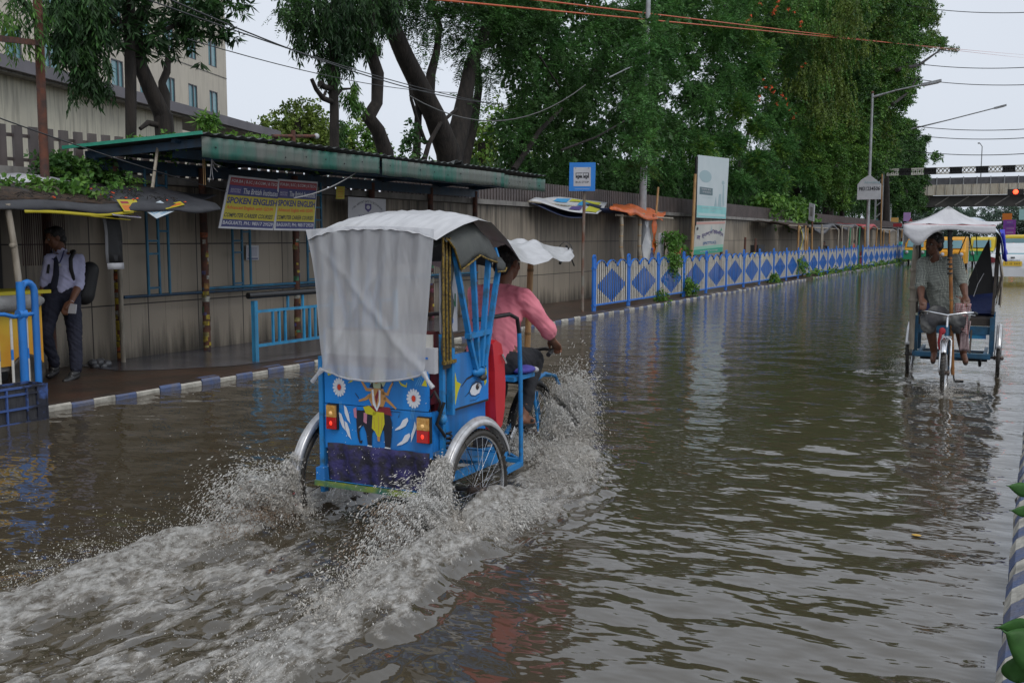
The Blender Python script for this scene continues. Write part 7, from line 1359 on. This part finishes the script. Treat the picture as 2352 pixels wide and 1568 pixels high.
def j2(X, Y, yl): # a line of sight cut with the rider's own cross plane
    px, py = (2180+X/3.0158)*.91875, (500+Y/3.0158)*.91875; r = ray(px, py); n = tv(T2, (0, 1, 0)); o = T2(np.array([0, yl, 0.])); t = ((o-C_)@n)/(r@n); w_ = C_+r*t; d = w_-R2O; c, s = math.cos(R2A), math.sin(R2A); return np.array([c*d[0]+s*d[1], -s*d[0]+c*d[1], d[2]])
def checkmat(name, c1, c2, c3, sc, line=.2):
    m = bpy.data.materials.new(name); m.use_nodes = True; n = m.node_tree.nodes; l = m.node_tree.links; b = n['Principled BSDF']; b.inputs['Roughness'].default_value = .85
    tc = n.new('ShaderNodeTexCoord'); nz = n.new('ShaderNodeTexNoise'); nz.inputs['Scale'].default_value = 5; l.new(tc.outputs['Object'], nz.inputs[0]); mixv = n.new('ShaderNodeMix'); mixv.data_type = 'RGBA'; mixv.inputs[0].default_value = .06; l.new(tc.outputs['Object'], mixv.inputs[6]); l.new(nz.outputs['Color'], mixv.inputs[7]); sp = n.new('ShaderNodeSeparateXYZ'); l.new(mixv.outputs[2], sp.inputs[0]); outs = []
    for ax, f_ in (('X', 1.0), ('Z', .8)):
        mu = n.new('ShaderNodeMath'); mu.operation = 'MULTIPLY'; mu.inputs[1].default_value = sc*f_; l.new(sp.outputs[ax], mu.inputs[0]); fr_ = n.new('ShaderNodeMath'); fr_.operation = 'FRACT'; l.new(mu.outputs[0], fr_.inputs[0]); lt = n.new('ShaderNodeMath'); lt.operation = 'LESS_THAN'; lt.inputs[1].default_value = line if ax == 'Z' else line*1.4; l.new(fr_.outputs[0], lt.inputs[0]); outs.append(lt)
    m1 = n.new('ShaderNodeMix'); m1.data_type = 'RGBA'; m1.inputs[6].default_value = (*c1, 1); m1.inputs[7].default_value = (*c2, 1); l.new(outs[0].outputs[0], m1.inputs[0]); m2 = n.new('ShaderNodeMix'); m2.data_type = 'RGBA'; m2.inputs[7].default_value = (*c3, 1); l.new(m1.outputs[2], m2.inputs[6]); l.new(outs[1].outputs[0], m2.inputs[0]); l.new(m2.outputs[2], b.inputs['Base Color']); return m
CHK = checkmat('shirt_check', (.42, .43, .38), (.06, .075, .07), (.10, .115, .10), 78, .34); PCK = checkmat('cloth_pink_check', (.42, .2, .2), (.5, .46, .44), (.22, .08, .09), 60, .35); LUN = mat('lungi_dark', (.05, .05, .055), (.2, .2, .19), rough=.85, scale=4.5, contrast=(.45, .6))
J2 = dict(neck=tuple(j2(487, 445, 1.2)), chest=tuple(j2(515, 600, 1.14)), shR=tuple(j2(392, 470, 1.2)), shL=tuple(j2(628, 455, 1.2)), elR=tuple(j2(368, 640, 1.3)), elL=tuple(j2(685, 620, 1.3)), wrR=tuple(j2(372, 745, 1.46)), wrL=tuple(j2(705, 730, 1.46)), haR=tuple(j2(383, 783, 1.52)), haL=tuple(j2(712, 758, 1.52)),
          knR=tuple(j2(430, 905, 1.5)), knL=tuple(j2(655, 905, 1.5)), anR=tuple(j2(470, 1155, 1.30)), anL=tuple(j2(690, 1165, 1.25)), toR=tuple(j2(460, 1205, 1.42)), toL=tuple(j2(706, 1215, 1.37)))
def low2(root, T, hip, kn, an, to):
    c = []
    for s in 'LR': c += [(hip[s], .13, kn[s]-[0, .0, .01], .092), (kn[s], .095, kn[s]-[0, .02, .07], .085)]
    c += [(hip['L'], .13, hip['R'], .13), (kn['L'], .06, kn['R']-[0, .08, 0], .06)]; organic('lungi', W(T, c), LUN, .01, 5, root, folds=.009, fs=.08)
    for s in 'LR': organic('sandal', W(T, [(an[s]-[0, .05, .06], .016, to[s]-[0, 0, .02], .026)]), mat('sandal_brown', (.04, .025, .02), rough=.6), .006, 2, root)
    m = MB(); tp = j2(690, 770, 1.5); P = [[T(np.array([tp[0]-(.0+u*.11)+.02*v+.012*math.sin(u*9+v*5), 1.56-.02*v+.015*math.sin(u*14), tp[2]-.01-v*(.27+.13*u)]) ) for u in np.linspace(-.6, .6, 10)] for v in np.linspace(0, 1, 14)]; m.grid(P, PCK, thick=.012)
    P = [[T(np.array([tp[0]-.02-(.0+u*.08)+.01*math.sin(u*9+v*5), 1.50+.015*math.sin(u*14), tp[2]-.2-v*.33])) for u in np.linspace(-.6, .6, 8)] for v in np.linspace(0, 1, 12)]; m.grid(P, mat('cloth_pale_pink', (.4, .3, .3), (.25, .17, .18), rough=.85, scale=30), thick=.01); m.build('check_towel', root)
hc2 = j2(468, 335, 1.26)
dr2, fr2, P2 = driver(T2, 'man in a checked shirt and lungi riding the approaching rickshaw, face turned aside', SKIN2, CHK, LUN, tuple(hc2), (.62, .8, -.06), J2, low2, sleeve=.62, hem=.84)
m = MB(); r_, f_, u_ = fr2; m.tube([P2(-.03, .094, -.041), P2(-.012, .106, -.037), P2(.012, .106, -.037), P2(.03, .094, -.041)], .0055, HAIR, 6); m.build('moustache', dr2)
m = MB(); nk = T2(np.array(J2['neck'])); 
for s in (-1, 1): P = [[nk+tv(T2, (s*(.03+.035*u+.03*v), .075-.02*u+.02*v*(1-u), .045-.045*v-.05*u))for u in (0, .5, 1)] for v in (0, .5, 1)]; m.grid(P, CHK, thick=.006)
m.build('collar', dr2)

# ------------------------------------------------ student on the pavement
SD = float((np.array([-9.66, 7.44, .08])-C_)@F_)
def sj(X, Y, d=0): return gd((0+X/2.703)*.91875, (480+Y/2.703)*.91875, SD+d)
st_ = thing('person', 'student in a lavender shirt, dark tie and navy trousers walking under the shelter roof', 'person', (-9.66, 7.44, .08))
face = unit(-Rr*.75-F_*np.array([1, 1, 0])*.62+np.array([0, 0, -.32])); hc_, hb_, hh_, P, fr = head_parts(sj(372, 312, .0), face, up=unit(np.array([0, 0, 1.])+face*.25), s=1.0)
nk = sj(410, 400, .02); ch = sj(440, 520, .02); pv = sj(420, 700, .03); shR, shL = sj(338, 455, -.12), sj(535, 450, .1); elR, elL = sj(305, 610, -.1), sj(535, 620, .02); wrR, wrL = sj(280, 725, -.1), sj(482, 742, -.14); haR, haL = sj(265, 765, -.08), sj(448, 785, -.17)
hpR, hpL = sj(350, 720, -.04), sj(475, 725, .06); knR, knL = sj(305, 965, -.12), sj(505, 960, .0); anR, anL = sj(375, 1175, .1), sj(515, 1205, -.02); toR, toL = sj(335, 1240, .02), sj(450, 1275, -.16)
def arm(sh, el, wr, ha): return [(sh, .052, el, .042), (el, .042, lerp(el, wr, .35), .044), (lerp(el, wr, .35), .044, wr, .028), (wr, .028, ha, .024)]
caps = [(nk-[0, 0, .05], .06, P(0, -.02, -.07), .052), (ch, .13, pv, .10), (nk-[0, 0, .06], .07, ch, .13), (nk-[0, 0, .06], .06, shR, .055), (nk-[0, 0, .06], .06, shL, .055)]+arm(shR, elR, wrR, haR)+arm(shL, elL, wrL, haL)
caps += [(hpR, .1, knR, .06), (knR, .056, anR, .04), (hpL, .1, knL, .06), (knL, .056, anL, .04)]+hand_caps(wrL, haL, unit(-Rr*.2+np.array([0, 0, -1.])), -Rr*.3+np.array([0, 0, .5]))+hand_caps(wrR, haR, unit(Rr*.3+np.array([0, 0, -1.])), -F_*.8)
organic('body', caps+hc_, SKIN, .007, 3, st_, balls=hb_); eyes(P, fr, st_); organic('hair', [], HAIR, .006, 2, st_, folds=.008, fs=.03, balls=hh_)
LAV = mat('shirt_lavender', (.52, .52, .72), (.44, .44, .64), rough=.85, scale=6); NAV = mat('trousers_navy', (.012, .014, .03), (.02, .022, .04), rough=.85, scale=6)
sc = [(nk-[0, 0, .065], .078, ch, .155), (ch, .16, pv+[0, 0, .08], .14), (nk-[0, 0, .075], .066, shR, .068), (nk-[0, 0, .075], .066, shL, .07), (shR, .07, elR, .06), (shL, .072, elL, .062), (elL, .062, lerp(elL, wrL, .12), .06), (elR, .058, lerp(elR, wrR, .1), .056), (nk-[0, 0, .04], .06, nk+[0, 0, .0], .054), (shR*.5+ch*.5, .11, shL*.5+ch*.5, .11)]
organic('shirt', sc, LAV, .008, 4, st_, folds=.011, fs=.1, seed=8)
tc_ = [(hpR, .12, knR, .082), (knR, .08, lerp(knR, anR, .92), .062), (hpL, .12, knL, .084), (knL, .082, lerp(knL, anL, .95), .066), (hpR+[0, 0, .07], .12, hpL+[0, 0, .07], .12)]; organic('trousers', tc_, NAV, .009, 4, st_, folds=.012, fs=.1, seed=9)
for a, t_ in ((anR, toR), (anL, toL)): organic('shoe', [(a-[0, 0, .055], .042, t_, .036), (a-[0, 0, .02], .045, lerp(a, t_, .4), .042), (t_, .036, t_+unit(t_-a)*[1, 1, 0]*.03, .03)], mat('shoe_black', (.02, .02, .022), (.03, .03, .03), rough=.4), .006, 3, st_)
m = MB(); fwd = -F_; a = nk+fwd*.085-Rr*.035+np.array([0, 0, -.035]); kt = [a, sj(382, 475, -.205), sj(380, 560, -.215), sj(362, 640, -.2), sj(352, 675, -.19)]
Pt = []
for k, (p, w_) in enumerate(zip([kt[0], lerp(kt[0], kt[1], .3)]+kt[1:], (.03, .018, .026, .034, .04, .012))): Pt.append([p+Rr*w_*s_ for s_ in (-1, -.3, .3, 1)])
m.grid(Pt, NAV, thick=-.008); m.build('tie', st_)
m = MB(); m.tube([nk+fwd*.05-Rr*.07+[0, 0, .0], sj(352, 450, -.17), sj(400, 480, -.2)], .006, NAVY, 5); m.tube([nk+fwd*.05+Rr*.06, sj(420, 440, -.17), sj(400, 485, -.2)], .008, NAVY, 5); m.boxf(sj(405, 492, -.21), Rr*.012, fwd*.003, (0, 0, .016), SGREY); m.build('lanyard', st_)
organic('backpack', [(shL+F_*.16-[0, 0, .12]+Rr*.05, .1, pv+F_*.2+Rr*.16+[0, 0, .02], .12), (shR+F_*.16-[0, 0, .12], .09, pv+F_*.18+[0, 0, .05], .1)], BLACK, .012, 4, st_)
m = MB(); m.tube([nk+F_*.05+Rr*.1, sj(500, 400, -.03), sj(478, 450, -.12), sj(480, 520, -.12), sj(500, 600, 0)], .022, BLACK, 7); m.tube([nk-Rr*.11+F_*.02, lerp(nk, shR, .75)-F_*.075, shR-F_*.07+np.array([0, 0, -.16])], .015, BLACK, 7); m.build('backpack_strap', st_)
for s_, (px_, py_) in ((0, (400, 375)), (1, (435, 380))):
    m = MB(); c = nk+np.array([0, 0, -.012-.004*s_]); q = [c+unit(Rr*math.cos(a_)-F_*np.array([1, 1, 0])*math.sin(a_))*.07+np.array([0, 0, -.045*max(math.sin(a_), 0)]) for a_ in np.linspace(-1.6+3.3*s_, 1.5+3.3*s_, 9)]; m.grid([[p_, p_+np.array([0, 0, .035])-(p_-c)*.12] for p_ in q], LAV, thick=.004); m.build('collar', st_)
m = MB(); m.lathe([(.026, -.004), (.029, 0), (.026, .004)], wrL, wrL-elL, SGREY, 12); m.build('wrist_band', st_)
m = MB(); c = sj(492, 790, -.19); m.prism([(-.045, -.045), (.035, -.05), (.05, .05), (-.01, .06), (-.03, .02)], c, unit(Rr), (0, 0, 1), .03, SGREY); tag(m.build('paper_cup'), 'crumpled white paper held in the left hand of the student', 'paper')
# ------------------------------------------------ people far down the pavement
def farperson(px, py_feet, x, h_, top, low, lab, seated=False, rot=0):
    b = gx(px, py_feet, x) if py_feet else gx(px, 600, x); b[2] = .08; r = thing('person', lab, 'person', tuple(b)); s = h_/1.7; a = R_(rot); rx = np.array([math.cos(a), math.sin(a), 0]); fy = np.array([-math.sin(a), math.cos(a), 0]); Z = lambda z, x_=0, y_=0: b+np.array([0, 0, z*s])+rx*x_*s+fy*y_*s
    hc_, hb_, hh_, P, fr = head_parts(Z(1.58), fy, s=s); c = [(Z(1.42), .06*s, Z(1.5), .05*s), (Z(1.25), .14*s, Z(.95), .13*s), (Z(1.4), .07*s, Z(1.25), .14*s)]
    for q in (-1, 1): c += [(Z(1.4), .06*s, Z(1.38, q*.18), .055*s), (Z(1.38, q*.18), .05*s, Z(1.1, q*.24, .02), .04*s), (Z(1.1, q*.24, .02), .04*s, Z(.86, q*.23, .1), .03*s), (Z(.86, q*.23, .1), .03*s, Z(.78, q*.22, .12), .028*s), (Z(.92, q*.09), .1*s, Z(.5, q*.1, .03), .06*s), (Z(.5, q*.1, .03), .055*s, Z(.08, q*.1), .04*s), (Z(.04, q*.1), .035*s, Z(.03, q*.1, .14), .03*s)]
    organic('body', c+hc_, SKIN2, .02, 2, r, balls=hb_); organic('hair', [], HAIR, .02, 1, r, balls=hh_)
    organic('shirt', [(Z(1.38), .09*s, Z(1.22), .165*s), (Z(1.22), .165*s, Z(.92), .15*s)]+[(Z(1.38), .07*s, Z(1.37, q*.18), .07*s) for q in (-1, 1)]+[(Z(1.37, q*.18), .07*s, Z(1.15, q*.235, .02), .058*s) for q in (-1, 1)], top, .02, 2, r)
    organic('trousers', [(Z(.93, q*.08), .13*s, Z(.5, q*.1, .03), .08*s) for q in (-1, 1)]+[(Z(.5, q*.1, .03), .08*s, Z(.12, q*.1), .06*s) for q in (-1, 1)], low, .02, 2, r); return r
farperson(1891, 0, -9.5, 1.45, BLACK, NAV, 'person in a black shirt leaning inside the grey tarpaulin stall', rot=180)
farperson(1958, 0, -9.5, 1.5, mat('shirt_red', (.4, .04, .05), rough=.8), NAV, 'person in a red top under the red roofed stall', rot=90)
farperson(2087, 0, -9.2, 1.6, SGREY, NAV, 'distant man in a pale shirt beside the last stalls', rot=150)
farperson(2070, 0, -8.9, 1.6, TEAL, TRO, 'distant person in a teal top among the far stalls', rot=170)
farperson(2114, 0, -7.8, 1.6, mat('shirt_maroon', (.25, .03, .04), rough=.8), TRO, 'distant person in a maroon top beside the leftmost auto rickshaw', rot=180)
# ================================================================ SPRAY: droplets and torn water thrown by the wheels
SPR = mat('spray_white', (.80, .79, .76), (.62, .57, .5), rough=.3, scale=3.5, spec=.6, contrast=(.4, .7)); SPRD = mat('spray_muddy', (.22, .16, .11), rough=.25, spec=.6)
_n = SPR.node_tree.nodes; _l = SPR.node_tree.links; _t = _n.new('ShaderNodeBsdfTranslucent'); _t.inputs[0].default_value = (.85, .84, .82, 1); _m = _n.new('ShaderNodeMixShader'); _m.inputs[0].default_value = .4; _l.new(_n['Principled BSDF'].outputs[0], _m.inputs[1]); _l.new(_t.outputs[0], _m.inputs[2]); _l.new(_m.outputs[0], _n['Material Output'].inputs[0])
OCT = np.array([[1, 0, 0], [0, 1, 0], [-1, 0, 0], [0, -1, 0], [0, 0, 1], [0, 0, -1]], float); OF = np.array([[0, 1, 4], [1, 2, 4], [2, 3, 4], [3, 0, 4], [1, 0, 5], [2, 1, 5], [3, 2, 5], [0, 3, 5]])
def drops(P, Vv, r, stretch):
    d = nrm(Vv+1e-6); u = nrm(np.cross(d, RNG.normal(0, 1, d.shape))); v = np.cross(d, u); n = len(P)
    jit = RNG.uniform(.65, 1.35, (n, 6, 1)); q = (OCT[None, :, 0:1]*u[:, None]+OCT[None, :, 1:2]*v[:, None])*r[:, None, None]+OCT[None, :, 2:3]*d[:, None]*(r*stretch)[:, None, None]
    return (P[:, None]+q*jit).reshape(-1, 3), (OF[None]+np.arange(n)[:, None, None]*6).reshape(-1, 3)
def n3(P, s, seed=0): return (vnoise(P[:, 0]/1+P[:, 2]*.7+30, P[:, 1]+P[:, 2]*.4+30, s, seed)+vnoise(P[:, 2]+P[:, 1]*.5+30, P[:, 0]-P[:, 2]*.3+30, s, seed+3))*.5
def jets(n, src, vel, spread, tmax, rng=RNG, lump=.05, keep=.5, size=(.0045, .45), st=1.8, tpow=1.0, seed=0, g=9.8):
    """ballistic spray: src(k)->points, thrown with vel +- spread, frozen at a random moment"""
    s = src(n); v = vel(s, n)+rng.normal(0, 1, (n, 3))*np.array(spread); t = rng.random(n)**tpow*tmax; P = s+v*t[:, None]; P[:, 2] -= .5*g*t*t; vv = v.copy(); vv[:, 2] -= g*t
    ok = (P[:, 2] > .13)&(n3(P, lump, seed)+.5*(n3(P, lump*.4, seed+7)-.5) > keep+rng.normal(0, .05, n)-.12*np.exp(-t*14)); P = P[ok]; vv = vv[ok]; r = size[0]*np.exp(rng.normal(0, size[1], len(P))); return drops(P, vv, r, st)
def segsrc(a, b, j): return lambda n: lerp(np.array(a)[None], np.array(b)[None], RNG.random((n, 1)))+RNG.normal(0, j, (n, 3))
def spray(name, label, T, parts, group=None):
    Vs = []; Fs = []; Ms = []; k = 0
    for (V, F, mi) in parts: Vs.append(V); Fs.append(F+k); Ms.append(np.full(len(F), mi)); k += len(V)
    V = np.vstack(Vs); F = np.vstack(Fs); c, s = math.cos(T[1]), math.sin(T[1]); V = np.stack([c*V[:, 0]-s*V[:, 1], s*V[:, 0]+c*V[:, 1], V[:, 2]], -1)+np.array(T[0]); o = bulk(name, V, F, [SPR, SPRD], np.concatenate(Ms), smooth=True); return tag(o, label, 'splash', kind='stuff')
def J(mi, *a, **k): V, F = jets(*a, **k); return (V, F, mi)
W0 = .145
def clots(seed, src, vel, spread, tmax, n, r0, voxel=.0065):
    """joined sheets and ropes of water: many small blobs along the same paths, fused and torn by noise"""
    rg = np.random.default_rng(seed); s = src(n); v = vel(s, n)+rg.normal(0, 1, (n, 3))*np.array(spread); t = rg.random(n)*tmax; P = s+v*t[:, None]; P[:, 2] -= 4.9*t*t
    ok = (P[:, 2] > .12)&(n3(P, .07, seed) > .46+.25*t/tmax); P = P[ok]; tk = t[ok]; m = MB(); cell = np.floor(P/.035).astype(int); ky = cell[:, 0]*73856093 ^ cell[:, 1]*19349663 ^ cell[:, 2]*83492791; _, inv, cnt = np.unique(ky, return_inverse=True, return_counts=True); dk = cnt[inv.ravel()] >= 3; P = P[dk]; tk = tk[dk]
    for p, tt in zip(P, tk): r = r0*min(rg.lognormal(-.35, .4), 1.25)*(1-.5*tt/tmax); m.ball(p, (r*rg.uniform(.7, 1.3), r*rg.uniform(.7, 1.6), r*rg.uniform(.8, 1.8)), SPR, 6, 4)
    me = bpy.data.meshes.new('tmp'); me.from_pydata(m.v, [], m.f); ob = bpy.data.objects.new('tmp', me); COL.objects.link(ob); rm = ob.modifiers.new('r', 'REMESH'); rm.mode = 'VOXEL'; rm.voxel_size = voxel; sm = ob.modifiers.new('s', 'SMOOTH'); sm.iterations = 1
    dg = bpy.context.evaluated_depsgraph_get(); dg.update(); nm = bpy.data.meshes.new_from_object(ob.evaluated_get(dg)); bpy.data.objects.remove(ob); bpy.data.meshes.remove(me)
    k = len(nm.vertices); co = np.empty(k*3, np.float32); nm.vertices.foreach_get('co', co); co = co.reshape(-1, 3).astype(float); no = np.empty(k*3, np.float32); nm.vertices.foreach_get('normal', no); no = no.reshape(-1, 3)
    co += no*((n3(co, .018, seed)-.5)*.011)[:, None]; nm.calc_loop_triangles(); F = np.empty(len(nm.loop_triangles)*3, np.int32); nm.loop_triangles.foreach_get('vertices', F); bpy.data.meshes.remove(nm); return (co, F.reshape(-1, 3), 0)
W0 = .145
cv = lambda *v: (lambda s, n: np.array(v)[None]*RNG.uniform(.25, 1.1, (n, 1)))
S1 = (segsrc((.50, -.28, W0), (.60, -.48, W0), .04), cv(-.18, -.95, 2.15), (.22, .28, .25), .42)
S2 = (segsrc((.51, -.37, .60), (.53, -.43, .36), .018), cv(-.12, -.70, .15), (.10, .16, .2), .28)
S4 = (segsrc((.64, .30, W0), (.66, -.35, W0), .04), cv(.50, -.1, .95), (.18, .3, .2), .22)
S5 = (segsrc((.55, -.55, W0), (.72, -1.7, W0), .09), cv(.15, -.5, .95), (.3, .45, .28), .2)
P_ = [J(0, 119000, *S1, lump=.045, keep=.47, size=(0.0017, .42), st=3.9, seed=1), J(0, 68000, *S2, lump=.035, keep=.46, size=(0.0016, .42), st=4.8, seed=2), J(1, 15300, segsrc((.40, -.45, W0), (.50, -.62, W0), .06), cv(-.28, -.9, 1.8), (.22, .3, .25), .36, lump=.07, keep=.52, size=(0.0024, .4), st=3.3, seed=3),
      J(0, 51000, *S4, lump=.045, keep=.49, size=(0.0017, .5), st=3.9, seed=4), J(0, 39600, *S5, lump=.06, keep=.52, size=(0.0015, .5), st=3.3, seed=5), clots(6, *S1, 2700, .018), clots(7, *S4, 1260, .011), clots(8, segsrc((.5, -.5, W0-.02), (.68, -1.3, W0-.02), .08), cv(.1, -.4, .6), (.2, .4, .2), .15, 1440, .018), clots(9, *S2, 900, .011, .007)]
P_ += [clots(40, segsrc((.64, -.9, W0-.03), (1.02, -4.8, W0-.03), .07), cv(.12, -.3, .55), (.22, .4, .16), .12, 9000, .0095, .006), clots(41, segsrc((.52, -1.0, W0-.03), (.70, -4.6, W0-.03), .10), cv(.0, -.3, .4), (.22, .4, .12), .1, 5000, .0085, .006), J(0, 44000, segsrc((.66, -1.0, W0), (1.05, -4.7, W0), .09), cv(.2, -.3, .7), (.3, .4, .25), .16, lump=.07, keep=.5, size=(0.0014, .4), st=2.7, seed=42), J(0, 17600, segsrc((.1, -.6, W0), (.2, -4.4, W0), .30), cv(0, -.3, .5), (.3, .4, .2), .12, lump=.09, keep=.54, size=(0.0012, .4), st=2.4, seed=43)]
spray('wheel_splash', 'tall ragged splash thrown up behind the right rear wheel of painted rickshaw', (RO, RA), P_)
S1 = (segsrc((-.50, -.30, W0), (-.53, -.48, W0), .045), cv(-.35, -1.0, 2.1), (.25, .3, .3), .42); S2 = (segsrc((-.50, -.38, .52), (-.50, -.42, .34), .018), cv(-.08, -.6, .1), (.1, .16, .18), .26)
P_ = [J(0, 76500, *S1, lump=.05, keep=.49, size=(0.0017, .42), st=3.6, seed=11), J(0, 27200, *S2, lump=.035, keep=.47, size=(0.0015, .5), st=4.5, seed=12), J(1, 11900, segsrc((-.50, -.5, W0), (-.5, -.75, W0), .06), cv(-.2, -.9, 1.5), (.25, .3, .25), .3, lump=.07, keep=.5, size=(0.0023, .4), seed=13),
      J(0, 14300, segsrc((-.55, -.6, W0), (-.75, -1.9, W0), .10), cv(-.2, -.5, .9), (.35, .5, .28), .19, lump=.07, keep=.54, size=(0.0015, .45), seed=14), clots(15, *S1, 1620, .018), clots(16, segsrc((-.5, -.5, W0-.02), (-.66, -1.3, W0-.02), .08), cv(-.1, -.4, .5), (.2, .4, .2), .14, 1080, .018)]
P_ += [clots(44, segsrc((-.62, -.9, W0-.03), (-.92, -4.6, W0-.03), .07), cv(-.12, -.3, .5), (.22, .4, .16), .11, 6500, .009, .006), J(0, 16500, segsrc((-.62, -1.0, W0), (-.95, -4.5, W0), .10), cv(-.2, -.3, .65), (.3, .4, .22), .15, lump=.07, keep=.52, size=(0.0012, .4), st=2.7, seed=45)]
spray('wheel_splash', 'lower splash with flying drops behind the left rear wheel', (RO, RA), P_)
S1 = (segsrc((.10, 1.80, W0), (.22, 1.98, W0), .04), cv(.16, .42, 2.95), (.16, .18, .3), .46); S2 = (segsrc((.14, 1.95, W0), (.52, .95, W0), .06), cv(.85, .12, 1.0), (.22, .35, .25), .26)
P_ = [J(0, 136000, *S1, lump=.05, keep=.455, size=(0.0018, .42), st=3.9, seed=21), J(0, 136000, *S2, lump=.045, keep=.47, size=(0.0017, .42), st=3.9, seed=22), J(0, 34000, segsrc((-.1, 1.7, W0), (-.2, 1.95, W0), .05), cv(-.4, .2, 1.5), (.25, .3, .3), .28, lump=.06, keep=.5, size=(0.0017, .42), seed=23),
      J(0, 27200, segsrc((.05, 1.25, W0), (.08, 1.6, W0), .05), cv(.1, -.4, 2.0), (.15, .3, .3), .32, lump=.05, keep=.5, size=(0.0017, .5), seed=24), J(0, 26400, segsrc((.5, 1.3, W0), (.62, .5, W0), .08), cv(.8, -.2, .5), (.3, .4, .2), .2, lump=.05, keep=.52, size=(0.0014, .4), seed=25), clots(26, *S1, 3060, .018), clots(27, *S2, 3420, .018)]
spray('wheel_splash', 'big white plume and low fan of spray at the front wheel', (RO, RA), P_)
P_ = [J(0, 5000, segsrc((-.04, 1.9, W0), (.05, 2.05, W0), .05), cv(0, .4, 1.2), (.5, .3, .3), .24, lump=.08, keep=.42, size=(0.0013, .35), st=3.3, seed=31), J(0, 4000, segsrc((.5, -.1, W0), (.6, .3, W0), .08), cv(.3, .2, 1.0), (.4, .4, .3), .2, lump=.08, keep=.42, size=(0.0013, .35), st=3.3, seed=32), J(0, 4000, segsrc((-.5, -.1, W0), (-.6, .3, W0), .08), cv(-.3, .2, .9), (.4, .4, .3), .2, lump=.08, keep=.42, size=(0.0013, .35), st=3.3, seed=33)]
spray('wheel_splash', 'small splashes around the wheels of the approaching rickshaw', (R2O, R2A), P_)
lf = MB(); c = gz(2105, 1228, .01); lf.ball(c, (.03, .02, .004), mat('fallen_leaf', (.5, .3, .04), rough=.6), 7, 4); tag(lf.build('fallen_leaf'), 'single yellow leaf floating on the water', 'leaf')
